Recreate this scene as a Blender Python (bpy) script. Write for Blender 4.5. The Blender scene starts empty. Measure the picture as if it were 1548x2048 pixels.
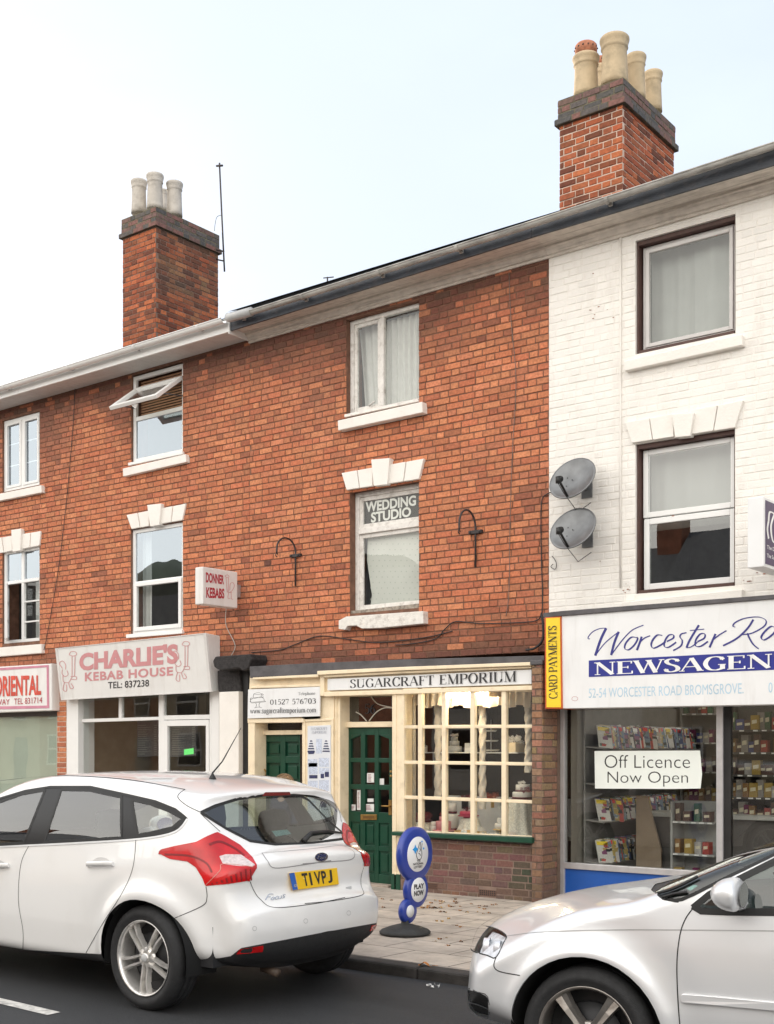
import bpy, bmesh, math, random
import numpy as np
from mathutils import Vector, Matrix
random.seed(7); rng = np.random.default_rng(7)
C = bpy.context.scene.collection
R = math.radians
# ---------------------------------------------------------------- camera model
F_PX = 2440.0; CX = 774.0; HY = 1495.0; CAM = (0.0, -11.3, 1.64)
PSI = math.atan(1876 / 2440.0); CP, SP = math.cos(PSI), math.sin(PSI)
def ray(px, py):
    u = (px - CX) / F_PX; v = (HY - py) / F_PX
    return (-SP + u * CP, CP + u * SP, v)
def at(px, py, Y=0.0):
    """point of the plane y=Y seen at photo pixel (px, py)"""
    d = ray(px, py); t = (Y - CAM[1]) / d[1]
    return (d[0] * t, Y, CAM[2] + d[2] * t)
def atg(px, py, Z=0.0):
    d = ray(px, py); t = (Z - CAM[2]) / d[2]
    return (d[0] * t, CAM[1] + d[1] * t, Z)
def rect(xl, xr, tl, tr, bl, br, Y=0.0):
    a, b, c, d = at(xl, tl, Y), at(xr, tr, Y), at(xr, br, Y), at(xl, bl, Y)
    return (a[0], b[0], (c[2] + d[2]) / 2, (a[2] + b[2]) / 2)   # x0,x1,z0,z1
cam_d = bpy.data.cameras.new('camera'); cam = bpy.data.objects.new('camera', cam_d); C.objects.link(cam)
cam.location = CAM; cam.rotation_euler = (R(90), 0, PSI)
cam_d.sensor_fit = 'HORIZONTAL'; cam_d.sensor_width = 36; cam_d.lens = 36 * F_PX / 1548
cam_d.shift_y = (HY - 1024) / 1548; cam_d.clip_end = 3000; cam_d.clip_start = .05
bpy.context.scene.camera = cam
# ---------------------------------------------------------------- materials
def lin(h):
    h = h.lstrip('#'); c = [int(h[i:i + 2], 16) / 255 for i in (0, 2, 4)]
    return tuple(x / 12.92 if x <= .04045 else ((x + .055) / 1.055) ** 2.4 for x in c)
_m = {}
def M(name, col=(.5, .5, .5), rough=.6, var=.12, scale=6.0, bump=0.0, bscale=60., metal=0., coat=0., emit=None, es=1., attr=False, spec=.5, dirt=None, dscale=2., damt=.5, streak=None):
    if name in _m: return _m[name]
    m = bpy.data.materials.new(name); m.use_nodes = True; _m[name] = m
    nt = m.node_tree; N = nt.nodes; L = nt.links; b = N['Principled BSDF']
    if isinstance(col, str): col = lin(col)
    b.inputs['Roughness'].default_value = rough; b.inputs['Metallic'].default_value = metal
    b.inputs['Specular IOR Level'].default_value = spec; b.inputs['Coat Weight'].default_value = coat
    b.inputs['Coat Roughness'].default_value = .03
    tc = N.new('ShaderNodeNewGeometry'); vec = tc.outputs['Position']
    no = N.new('ShaderNodeTexNoise'); no.inputs['Scale'].default_value = scale; no.inputs['Detail'].default_value = 6
    L.new(vec, no.inputs['Vector'])
    base = None
    if attr:
        at_ = N.new('ShaderNodeAttribute'); at_.attribute_name = 'Col'; base = at_.outputs['Color']
    mr = N.new('ShaderNodeMapRange'); mr.inputs['To Min'].default_value = 1 - var; mr.inputs['To Max'].default_value = 1 + var
    mr.inputs['From Min'].default_value = .3; mr.inputs['From Max'].default_value = .7
    L.new(no.outputs['Fac'], mr.inputs['Value'])
    mx = N.new('ShaderNodeMix'); mx.data_type = 'RGBA'; mx.blend_type = 'MULTIPLY'; mx.inputs[0].default_value = 1
    if base is not None: L.new(base, mx.inputs[6])
    else: mx.inputs[6].default_value = (*col, 1)
    L.new(mr.outputs[0], mx.inputs[7]); out = mx.outputs[2]
    if dirt is not None:
        dn = N.new('ShaderNodeTexNoise'); dn.inputs['Scale'].default_value = dscale; dn.inputs['Detail'].default_value = 9; dn.inputs['Roughness'].default_value = .65
        if streak:
            mp = N.new('ShaderNodeMapping'); mp.inputs['Scale'].default_value = streak; L.new(vec, mp.inputs['Vector']); L.new(mp.outputs[0], dn.inputs['Vector'])
        else: L.new(vec, dn.inputs['Vector'])
        cr = N.new('ShaderNodeMapRange'); cr.inputs['From Min'].default_value = .52; cr.inputs['From Max'].default_value = .72; cr.inputs['To Max'].default_value = damt
        L.new(dn.outputs['Fac'], cr.inputs['Value'])
        m2 = N.new('ShaderNodeMix'); m2.data_type = 'RGBA'; L.new(cr.outputs[0], m2.inputs[0]); L.new(out, m2.inputs[6])
        m2.inputs[7].default_value = (*(lin(dirt) if isinstance(dirt, str) else dirt), 1); out = m2.outputs[2]
    L.new(out, b.inputs['Base Color'])
    if bump:
        bn = N.new('ShaderNodeTexNoise'); bn.inputs['Scale'].default_value = bscale; bn.inputs['Detail'].default_value = 5; L.new(vec, bn.inputs['Vector'])
        bp = N.new('ShaderNodeBump'); bp.inputs['Strength'].default_value = bump; bp.inputs['Distance'].default_value = .01
        L.new(bn.outputs['Fac'], bp.inputs['Height']); L.new(bp.outputs[0], b.inputs['Normal'])
    if emit is not None:
        b.inputs['Emission Color'].default_value = (*(lin(emit) if isinstance(emit, str) else emit), 1); b.inputs['Emission Strength'].default_value = es
    return m
def GL(name, tint=(.9, .93, .92), refl=1.0, rough=0.0, wav=0.0, gc=(1, 1, 1)):
    if name in _m: return _m[name]
    m = bpy.data.materials.new(name); m.use_nodes = True; _m[name] = m; nt = m.node_tree; N = nt.nodes; L = nt.links
    N.remove(N['Principled BSDF']); o = N['Material Output']
    lw = N.new('ShaderNodeLayerWeight'); lw.inputs['Blend'].default_value = .5; pw = N.new('ShaderNodeMath'); pw.operation = 'POWER'; pw.inputs[1].default_value = 5; L.new(lw.outputs['Facing'], pw.inputs[0])
    fr = N.new('ShaderNodeMath'); fr.operation = 'MULTIPLY_ADD'; fr.inputs[1].default_value = .96; fr.inputs[2].default_value = .045; L.new(pw.outputs[0], fr.inputs[0])
    mu = N.new('ShaderNodeMath'); mu.operation = 'MULTIPLY'; mu.use_clamp = True; mu.inputs[1].default_value = refl; L.new(fr.outputs[0], mu.inputs[0])
    t = N.new('ShaderNodeBsdfTransparent'); t.inputs[0].default_value = (*tint, 1)
    g = N.new('ShaderNodeBsdfGlossy'); g.inputs['Roughness'].default_value = rough; g.inputs[0].default_value = (*gc, 1)
    if wav:
        tc = N.new('ShaderNodeNewGeometry'); n = N.new('ShaderNodeTexNoise'); n.inputs['Scale'].default_value = 1.6; n.inputs['Detail'].default_value = 1
        L.new(tc.outputs['Position'], n.inputs['Vector']); bp = N.new('ShaderNodeBump'); bp.inputs['Strength'].default_value = wav; bp.inputs['Distance'].default_value = .02
        L.new(n.outputs['Fac'], bp.inputs['Height']); L.new(bp.outputs[0], g.inputs['Normal'])
    x = N.new('ShaderNodeMixShader'); L.new(mu.outputs[0], x.inputs[0]); L.new(t.outputs[0], x.inputs[1]); L.new(g.outputs[0], x.inputs[2]); L.new(x.outputs[0], o.inputs[0])
    return m
# ---------------------------------------------------------------- objects
_base = {}
def tag(o, label=None, cat=None, group=None, kind=None):
    if label: o['label'] = label
    if cat: o['category'] = cat
    if group: o['group'] = group
    if kind: o['kind'] = kind
    return o
def thing(name, label, cat, loc=(0, 0, 0), group=None, rz=0.):
    o = bpy.data.objects.new(name, None); C.objects.link(o); o.location = loc; o.rotation_euler = (0, 0, rz); o.empty_display_size = .1
    _base[o.name] = tuple(loc); return tag(o, label, cat, group)
class MB:
    def __init__(s): s.v = []; s.f = []; s.c = []; s.col = None; s.sm = []; s.smooth = False
    def add(s, vs, fs):
        n = len(s.v); s.v.extend([tuple(p) for p in vs])
        for f in fs: s.f.append([n + i for i in f]); s.c.append(s.col); s.sm.append(s.smooth)
        return s
    def box(s, x0, x1, y0, y1, z0, z1):
        if x0 > x1: x0, x1 = x1, x0
        if y0 > y1: y0, y1 = y1, y0
        if z0 > z1: z0, z1 = z1, z0
        return s.add([(x0, y0, z0), (x1, y0, z0), (x1, y1, z0), (x0, y1, z0), (x0, y0, z1), (x1, y0, z1), (x1, y1, z1), (x0, y1, z1)],
                     [(0, 3, 2, 1), (4, 5, 6, 7), (0, 1, 5, 4), (1, 2, 6, 5), (2, 3, 7, 6), (3, 0, 4, 7)])
    def hexa(s, a, b):   # two quads (front a, back b), same order
        return s.add(list(a) + list(b), [(0, 1, 2, 3), (7, 6, 5, 4), (1, 0, 4, 5), (2, 1, 5, 6), (3, 2, 6, 7), (0, 3, 7, 4)])
    def prism(s, poly, y0, y1):   # poly of (x,z)
        n = len(poly); a = [(x, y0, z) for x, z in poly]; b = [(x, y1, z) for x, z in poly]
        A = sum(poly[i][0] * poly[(i + 1) % n][1] - poly[(i + 1) % n][0] * poly[i][1] for i in range(n))
        f = [tuple(range(n)), tuple(range(2 * n - 1, n - 1, -1))] + [((i + 1) % n, i, n + i, n + (i + 1) % n) for i in range(n)]
        if A < 0: f = [tuple(reversed(q)) for q in f]
        return s.add(a + b, f)
    def ext(s, pts, vec):   # polygon of 3d points extruded along vec
        n = len(pts); a = [Vector(p) for p in pts]; b = [p + Vector(vec) for p in a]
        return s.add(a + b, [tuple(range(n)), tuple(range(2 * n - 1, n - 1, -1))] + [((i + 1) % n, i, n + i, n + (i + 1) % n) for i in range(n)])
    def pan(s, pp, Y, d):  # prism traced on the facade plane y=Y
        q = [at(x, y, Y) for x, y in pp]; return s.prism([(p[0], p[2]) for p in q], Y, Y + d)
    def bar(s, x0, y0, x1, y1, w, Y, d):   # straight bar between two pixels, width w px across
        a = np.array((x0, y0), float); b = np.array((x1, y1), float); t = (b - a) / np.linalg.norm(b - a); n = np.array((-t[1], t[0])) * w / 2
        return s.pan([tuple(a + n), tuple(b + n), tuple(b - n), tuple(a - n)], Y, d)
    def tube(s, pts, r, n=8, cap=True):
        pts = [Vector(p) for p in pts]; m = len(pts); rr = r if hasattr(r, '__len__') else [r] * m
        vs = []; up = None
        for i, p in enumerate(pts):
            t = (pts[min(i + 1, m - 1)] - pts[max(i - 1, 0)]).normalized()
            if up is None:
                up = Vector((0, 0, 1)) if abs(t.z) < .9 else Vector((1, 0, 0))
            a = t.cross(up).normalized(); up = a.cross(t).normalized()
            for k in range(n):
                w = 2 * math.pi * k / n; vs.append(p + (a * math.cos(w) + up * math.sin(w)) * rr[i])
        fs = [(i * n + k, i * n + (k + 1) % n, (i + 1) * n + (k + 1) % n, (i + 1) * n + k) for i in range(m - 1) for k in range(n)]
        if cap: fs += [tuple(range(n - 1, -1, -1)), tuple(range((m - 1) * n, m * n))]
        o = s.smooth; s.smooth = True; s.add(vs, fs); s.smooth = o; return s
    def lathe(s, prof, loc, n=24, ax='z', a0=0.):   # prof [(r,h)]
        vs = []
        for r_, h in prof:
            for k in range(n):
                w = 2 * math.pi * k / n + a0; c, d = r_ * math.cos(w), r_ * math.sin(w)
                vs.append((loc[0] + c, loc[1] + d, loc[2] + h) if ax == 'z' else (loc[0] + c, loc[1] + h, loc[2] + d) if ax == 'y' else (loc[0] + h, loc[1] + c, loc[2] + d))
        m = len(prof); fs = []
        for i in range(m - 1):
            for k in range(n):
                q = (i * n + k, i * n + (k + 1) % n, (i + 1) * n + (k + 1) % n, (i + 1) * n + k); fs.append(q if ax != 'y' else q[::-1])
        a, b = tuple(range(n)), tuple(range((m - 1) * n, m * n))
        if prof[0][0] > 1e-4: fs.append(a[::-1] if ax != 'y' else a)
        if prof[-1][0] > 1e-4: fs.append(b if ax != 'y' else b[::-1])
        o = s.smooth; s.smooth = True; s.add(vs, fs); s.smooth = o; return s
    def grid(s, P, closed=False):   # P [rows][cols] of points
        r_, c_ = len(P), len(P[0]); vs = [p for row in P for p in row]
        fs = [(i * c_ + j, i * c_ + (j + 1) % c_, (i + 1) * c_ + (j + 1) % c_, (i + 1) * c_ + j) for i in range(r_ - 1) for j in range(c_ if closed else c_ - 1)]
        o = s.smooth; s.smooth = True; s.add(vs, fs); s.smooth = o; return s
    def build(s, name, mat, parent=None, bevel=0., smooth=None, sub=0, weld=False):
        me = bpy.data.meshes.new(name); b = _base.get(parent.name, (0, 0, 0)) if parent else (0, 0, 0)
        me.from_pydata([(p[0] - b[0], p[1] - b[1], p[2] - b[2]) for p in s.v], [], s.f)
        if weld:
            bm = bmesh.new(); bm.from_mesh(me); bmesh.ops.remove_doubles(bm, verts=bm.verts, dist=1e-5); bm.to_mesh(me); bm.free()
        else:
            me.polygons.foreach_set('use_smooth', [bool(x) if smooth is None else smooth for x in s.sm])
            if any(c is not None for c in s.c):
                a = me.color_attributes.new('Col', 'FLOAT_COLOR', 'CORNER'); arr = []
                for f, c in zip(s.f, s.c): arr += [*(c or (.5, .5, .5)), 1.0] * len(f)
                a.data.foreach_set('color', arr)
        if weld and smooth: me.polygons.foreach_set('use_smooth', [True] * len(me.polygons))
        me.update()
        if mat: me.materials.append(mat)
        o = bpy.data.objects.new(name, me); C.objects.link(o)
        if parent: o.parent = parent; _base[o.name] = b
        if bevel:
            m = o.modifiers.new('b', 'BEVEL'); m.width = bevel; m.segments = 2; m.limit_method = 'ANGLE'; m.angle_limit = R(40)
        if sub:
            m = o.modifiers.new('s', 'SUBSURF'); m.levels = sub; m.render_levels = sub
        return o
def copy_tree(o, parent=None):
    c = o.copy(); C.objects.link(c); c.parent = parent
    for ch in o.children: copy_tree(ch, c)
    return c
# ---------------------------------------------------------------- lettering
def text_shape(txt, off=0.0, shear=0.0, space=1.0):
    cu = bpy.data.curves.new('t', 'FONT'); cu.body = txt; cu.offset = off; cu.shear = shear; cu.space_character = space; cu.resolution_u = 4; cu.fill_mode = 'FRONT'
    o = bpy.data.objects.new('t', cu); C.objects.link(o); dg = bpy.context.evaluated_depsgraph_get(); me = bpy.data.meshes.new_from_object(o.evaluated_get(dg))
    V = np.array([v.co[:2] for v in me.vertices]); Fs = [tuple(p.vertices) for p in me.polygons]
    bpy.data.objects.remove(o); bpy.data.curves.remove(cu); bpy.data.meshes.remove(me)
    V = (V - V.min(0)) / (V.max(0) - V.min(0)); return V, Fs
def onquad(V, q):   # unit coords -> bilinear quad (TL,TR,BR,BL)
    q = [np.array(p, float) for p in q]; out = []
    for a, b in V: out.append((q[0] * (1 - a) + q[1] * a) * b + (q[3] * (1 - a) + q[2] * a) * (1 - b))
    return out
def write(mb, txt, q, off=0.0, **k):   # q: four 3d points TL,TR,BR,BL
    V, Fs = text_shape(txt, off, **k); mb.add(onquad(V, q), Fs); return mb
def fq(tl, tr, br, bl, Y): return [at(*p, Y) for p in (tl, tr, br, bl)]
def cat(pts, n=8, closed=False):
    P = [np.array(p, float) for p in pts]; m = len(P); out = []
    for i in range(m if closed else m - 1):
        if closed: a, b, c, d = P[(i - 1) % m], P[i], P[(i + 1) % m], P[(i + 2) % m]
        else: a, b, c, d = P[max(i - 1, 0)], P[i], P[i + 1], P[min(i + 2, m - 1)]
        for k in range(n):
            t = k / n; out.append(.5 * (2 * b + (c - a) * t + (2 * a - 5 * b + 4 * c - d) * t * t + (3 * b - a - 3 * c + d) * t ** 3))
    if not closed: out.append(P[-1])
    return np.array(out)
class Pen:
    """2d strokes -> flat ribbons; every stroke lifted a hair so none are coplanar"""
    def __init__(s): s.r = []
    def line(s, x0, y0, x1, y1, w, w2=None):
        s.r.append((np.array([(x0, y0), (x1, y1)], float), [w, w if w2 is None else w2])); return s
    def curve(s, pts, w=.03, W=.13, ang=0., n=8, closed=False):
        P = cat(pts, n, closed)
        if closed: P = np.vstack([P, P[:1]])
        T = np.gradient(P, axis=0)
        if closed: T[0] = T[-1] = P[1] - P[-2]
        d = np.arctan2(T[:, 1], T[:, 0]); s.r.append((P, list(w + (W - w) * np.abs(np.sin(d - ang)) ** 1.3))); return s
    def put(s, mb, f, lift):   # f(x,y)->3d, lift: vector per stroke
        L_ = Vector(lift)
        for i, (P, w) in enumerate(s.r):
            T = np.gradient(P, axis=0); T /= np.maximum(np.linalg.norm(T, axis=1), 1e-9)[:, None]; Nn = np.stack([-T[:, 1], T[:, 0]], 1) * (np.array(w) / 2)[:, None]
            A = [Vector(f(*p)) + L_ * (i + 1) for p in P + Nn]; B = [Vector(f(*p)) + L_ * (i + 1) for p in P - Nn]; n = len(A)
            mb.add(A + B, [(k, n + k, n + k + 1, k + 1) for k in range(n - 1)])
        return mb
# serif capitals and small letters: (advance, strokes) 'l' straight with width, 'c' curve auto contrast, 's' serif bar centre x, y, half length
TK, TN = .14, .035
def _S(*a): return a
GLY = {
 'A': (.76, 'l .03 0 .36 1 n;l .37 1 .68 0 t;l .14 .33 .57 .33 n;s .04 0 .1;s .68 0 .12'),
 'C': (.72, 'c .66 .78 .6 .93 .42 1.0 .2 .9 .08 .5 .2 .1 .42 0 .6 .08 .68 .24;l .66 .98 .66 .72 n'),
 'D': (.8, 'l .13 0 .13 1 t;c .13 .98 .4 .98 .66 .82 .72 .5 .66 .18 .4 .02 .13 .02;s .1 0 .1;s .1 1 .1'),
 'E': (.64, 'l .13 0 .13 1 t;l .1 .98 .55 .98 n;l .13 .52 .42 .52 n;l .1 .02 .58 .02 n;l .55 1 .55 .8 n;l .58 0 .58 .22 n;l .42 .42 .42 .62 n;s .06 0 .06;s .06 1 .06'),
 'F': (.6, 'l .13 0 .13 1 t;l .1 .98 .55 .98 n;l .13 .52 .42 .52 n;l .55 1 .55 .78 n;l .42 .42 .42 .62 n;s .13 0 .14;s .06 1 .06'),
 'G': (.8, 'c .66 .78 .6 .93 .42 1.0 .2 .9 .08 .5 .2 .1 .42 0 .58 .06 .66 .14;l .66 .98 .66 .72 n;l .66 .06 .66 .42 t;s .64 .42 .13'),
 'H': (.82, 'l .13 0 .13 1 t;l .69 0 .69 1 t;l .13 .5 .69 .5 n;s .13 0 .13;s .13 1 .13;s .69 0 .13;s .69 1 .13'),
 'I': (.34, 'l .17 0 .17 1 t;s .17 0 .14;s .17 1 .14'),
 'K': (.76, 'l .13 0 .13 1 t;l .15 .45 .62 1 n;l .3 .6 .66 0 t;s .13 0 .13;s .13 1 .13;s .62 1 .12;s .66 0 .12'),
 'L': (.62, 'l .13 0 .13 1 t;l .1 .02 .56 .02 n;l .56 0 .56 .24 n;s .13 1 .13'),
 'M': (.98, 'l .13 0 .13 1 n;l .13 1 .47 0 t;l .47 0 .82 1 n;l .82 0 .82 1 t;s .13 0 .11;s .1 1 .1;s .82 0 .13;s .85 1 .1'),
 'N': (.84, 'l .13 0 .13 1 n;l .13 1 .7 0 t;l .7 0 .7 1 n;s .13 0 .11;s .1 1 .1;s .7 1 .11'),
 'O': (.82, 'o .41 .5 .33 .5'),
 'P': (.66, 'l .13 0 .13 1 t;c .13 .98 .35 .98 .55 .9 .59 .73 .54 .55 .35 .47 .13 .48;s .13 0 .14;s .08 1 .08'),
 'R': (.76, 'l .13 0 .13 1 t;c .13 .98 .33 .98 .52 .9 .56 .74 .5 .57 .33 .5 .13 .51;l .36 .5 .66 0 t;s .13 0 .13;s .08 1 .08;s .69 0 .08'),
 'S': (.58, 'c .49 .8 .44 .93 .28 1.0 .13 .92 .1 .77 .2 .6 .4 .46 .5 .28 .46 .1 .28 0 .12 .06 .07 .22;l .5 .98 .5 .76 n;l .06 .02 .06 .26 n'),
 'T': (.7, 'l .35 0 .35 1 t;l .05 .98 .65 .98 n;l .05 1 .05 .78 n;l .65 1 .65 .78 n;s .35 0 .14'),
 'U': (.8, 'l .14 .3 .14 1 t;c .14 .3 .18 .08 .38 0 .58 .06 .66 .3;l .66 .3 .66 1 n;s .14 1 .13;s .66 1 .11'),
 'V': (.74, 'l .06 1 .37 0 t;l .37 0 .68 1 n;s .06 1 .12;s .68 1 .1'),
 'W': (1.06, 'l .06 1 .32 0 t;l .32 0 .55 1 n;l .52 1 .78 0 t;l .78 0 1.0 1 n;s .06 1 .12;s .53 1 .12;s 1.0 1 .1'),
 'Y': (.72, 'l .06 1 .37 .45 t;l .37 .45 .67 1 n;l .37 0 .37 .46 t;s .06 1 .11;s .67 1 .1;s .37 0 .13'),
 '0': (.56, 'o .28 .5 .21 .5'), '1': (.5, 'l .27 0 .27 1 t;l .27 1 .12 .86 n;s .27 0 .13'),
 '2': (.56, 'c .09 .76 .16 .95 .3 1 .44 .9 .46 .72 .36 .48 .2 .24 .08 .04;l .07 .04 .48 .04 t;l .48 0 .5 .2 n'),
 '3': (.56, 'c .1 .84 .2 .98 .34 .97 .44 .82 .38 .6 .24 .53;c .24 .53 .42 .48 .48 .3 .42 .08 .26 0 .09 .06'),
 '4': (.56, 'l .38 0 .38 1 t;l .38 1 .06 .3 n;l .06 .3 .52 .3 n'),
 '5': (.56, 'l .16 .97 .47 .97 t;l .16 1 .13 .55 n;c .13 .55 .28 .62 .44 .52 .48 .32 .42 .1 .26 0 .09 .06'),
 '6': (.56, 'c .44 .95 .26 .86 .12 .6 .09 .35 .14 .1 .28 0 .44 .1 .47 .32 .4 .52 .26 .57 .12 .45'),
 '7': (.56, 'l .07 .96 .49 .96 t;l .49 .96 .22 0 n;l .07 1 .07 .8 n'),
 '-': (.36, 'l .05 .35 .3 .35 n'), '.': (.26, 'l .12 0 .12 .1 t'), ' ': (.34, ''),
 'a': (.5, 'c .1 .5 .16 .64 .3 .64 .36 .5 .36 .3;l .36 0 .36 .52 t;c .36 .38 .16 .32 .08 .16 .16 .02 .3 .04 .36 .14'),
 'c': (.48, 'c .4 .5 .32 .66 .18 .62 .08 .33 .18 .04 .3 0 .42 .1'),
 'e': (.5, 'c .1 .36 .42 .36 .38 .58 .25 .66 .13 .58 .08 .33 .16 .06 .28 0 .42 .1'),
 'f': (.34, 'l .16 0 .16 .85 t;c .16 .85 .2 .98 .3 1.0 .36 .93;l .04 .62 .3 .62 n;s .16 0 .11'),
 'g': (.52, 'o .25 .42 .15 .22;c .2 .22 .12 .12 .3 .06 .44 -.04 .4 -.2 .22 -.27 .06 -.18 .14 .0;l .38 .6 .5 .66 n'),
 'h': (.58, 'l .13 0 .13 1 t;c .13 .5 .24 .64 .36 .64 .42 .5;l .42 0 .42 .52 t;s .13 0 .1;s .42 0 .1;s .07 1 .06'),
 'i': (.3, 'l .15 0 .15 .64 t;l .15 .82 .15 .94 t;s .15 0 .11;s .1 .64 .06'), 'l': (.3, 'l .15 0 .15 1 t;s .15 0 .11;s .1 1 .06'),
 'm': (.88, 'l .13 0 .13 .64 t;c .13 .5 .24 .64 .36 .64 .43 .5;l .43 0 .43 .52 t;c .43 .5 .54 .64 .66 .64 .73 .5;l .73 0 .73 .52 t;s .13 0 .1;s .43 0 .1;s .73 0 .1;s .07 .64 .06'),
 'n': (.58, 'l .13 0 .13 .64 t;c .13 .5 .24 .64 .36 .64 .42 .5;l .42 0 .42 .52 t;s .13 0 .1;s .42 0 .1;s .07 .64 .06'),
 'o': (.54, 'o .27 .32 .19 .32'), 'p': (.56, 'l .13 -.28 .13 .64 t;c .13 .56 .28 .66 .42 .56 .46 .33 .42 .1 .28 0 .13 .08;s .13 -.28 .11;s .07 .64 .06'),
 'r': (.42, 'l .13 0 .13 .64 t;c .13 .48 .22 .62 .34 .62;s .13 0 .11;s .07 .64 .06'),
 's': (.42, 'c .33 .52 .26 .65 .14 .62 .1 .5 .2 .36 .33 .24 .3 .06 .16 0 .06 .1'),
 't': (.34, 'l .15 .08 .15 .82 t;l .03 .62 .3 .62 n;c .15 .1 .2 0 .32 .06'),
 'u': (.58, 'l .13 .14 .13 .64 t;c .13 .14 .2 0 .32 .02 .42 .16;l .42 0 .42 .64 t;s .09 .64 .06;s .38 .64 .06;s .46 0 .05'),
 'w': (.74, 'l .06 .64 .22 0 t;l .22 0 .37 .64 n;l .36 .64 .52 0 t;l .52 0 .67 .64 n;s .06 .64 .09;s .66 .64 .08'),
}
def serif(mb, txt, q, tk=TK, tn=TN, lift=(0, -.00015, 0), track=.0):
    pen = Pen(); x = 0.
    for ch in txt:
        adv, sp = GLY[ch]
        for st in filter(None, sp.split(';')):
            a = st.split(); k = a[0]
            if k == 'l':
                w = tk if a[5] == 't' else tn; v = [float(z) for z in a[1:5]]; pen.line(x + v[0], v[1], x + v[2], v[3], w)
            elif k == 'c':
                v = [float(z) for z in a[1:]]; pen.curve([(x + v[i], v[i + 1]) for i in range(0, len(v), 2)], tn, tk, n=4)
            elif k == 's':
                v = [float(z) for z in a[1:]]; yy = v[1] + (.018 if v[1] <= 0 else -.018); pen.line(x + v[0] - v[2], yy, x + v[0] + v[2], yy, tn)
            elif k == 'o':
                v = [float(z) for z in a[1:]]; pen.curve([(x + v[0] + v[2] * math.cos(w), v[1] + v[3] * math.sin(w)) for w in [i * math.pi / 4 for i in range(8)]], tn, tk, n=4, closed=True)
        x += adv + track
    x -= track; q = [np.array(p, float) for p in q]
    f = lambda a, b: tuple((q[0] * (1 - a / x) + q[1] * a / x) * b + (q[3] * (1 - a / x) + q[2] * a / x) * (1 - b))
    return pen.put(mb, f, lift)
from mathutils import noise as _nz
# ---------------------------------------------------------------- world, sun
SUN_EL, SUN_AZ = 17.0, 0.0
w = bpy.data.worlds.new('World'); bpy.context.scene.world = w; w.use_nodes = True
nt = w.node_tree; N = nt.nodes; L = nt.links; bg = N['Background']
sky = N.new('ShaderNodeTexSky'); sky.sky_type = 'NISHITA'; sky.sun_disc = False
sun_dir = Vector((-math.cos(R(SUN_EL)) * math.cos(R(24)), math.cos(R(SUN_EL)) * math.sin(R(24)), math.sin(R(SUN_EL))))   # towards the sun: left, a little behind the terrace
sky.sun_elevation = R(SUN_EL); sky.sun_rotation = math.atan2(sun_dir.x, sun_dir.y); sky.air_density = 1.2; sky.dust_density = 2.5; sky.ozone_density = 1.0
tc = N.new('ShaderNodeTexCoord'); mp = N.new('ShaderNodeMapping'); mp.inputs['Scale'].default_value = (1, 1, 2.6)
n1 = N.new('ShaderNodeTexNoise'); n1.inputs['Scale'].default_value = 1.7; n1.inputs['Detail'].default_value = 7; n1.inputs['Roughness'].default_value = .55
L.new(tc.outputs['Generated'], mp.inputs[0]); L.new(mp.outputs[0], n1.inputs['Vector'])
mr = N.new('ShaderNodeMapRange'); mr.inputs['From Min'].default_value = .40; mr.inputs['From Max'].default_value = .66; mr.inputs['To Min'].default_value = .80; mr.inputs['To Max'].default_value = .97
L.new(n1.outputs['Fac'], mr.inputs['Value'])
mx = N.new('ShaderNodeMix'); mx.data_type = 'RGBA'; L.new(mr.outputs[0], mx.inputs[0]); L.new(sky.outputs[0], mx.inputs[6]); mx.inputs[7].default_value = (7.2, 7.9, 8.6, 1)
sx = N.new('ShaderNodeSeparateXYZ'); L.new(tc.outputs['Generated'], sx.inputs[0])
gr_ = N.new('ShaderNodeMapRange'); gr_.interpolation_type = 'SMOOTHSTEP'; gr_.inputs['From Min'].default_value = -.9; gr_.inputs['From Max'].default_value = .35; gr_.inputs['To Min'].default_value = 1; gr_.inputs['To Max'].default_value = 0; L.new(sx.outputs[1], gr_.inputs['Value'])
cm = N.new('ShaderNodeMix'); cm.data_type = 'RGBA'; L.new(gr_.outputs[0], cm.inputs[0]); cm.inputs[6].default_value = (.70, .715, .775, 1); cm.inputs[7].default_value = (2.50, 2.18, 1.86, 1)   # sky brightened and warmed behind the camera to light the shop fronts
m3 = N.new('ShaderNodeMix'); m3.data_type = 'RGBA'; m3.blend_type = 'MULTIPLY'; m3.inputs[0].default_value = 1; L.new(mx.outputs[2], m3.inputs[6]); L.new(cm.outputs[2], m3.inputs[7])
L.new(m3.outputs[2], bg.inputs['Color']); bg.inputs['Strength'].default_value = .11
sd = bpy.data.lights.new('sun', 'SUN'); sd.energy = 2.6; sd.angle = R(.6); sd.color = (1, .86, .68)
so = bpy.data.objects.new('sun', sd); C.objects.link(so); so.rotation_euler = sun_dir.to_track_quat('Z', 'Y').to_euler(); so.location = (-20, 20, 30)
sc = bpy.context.scene
sc.view_settings.view_transform = 'Standard'; sc.view_settings.look = 'None'; sc.view_settings.gamma = 1; sc.view_settings.exposure = .70
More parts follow.
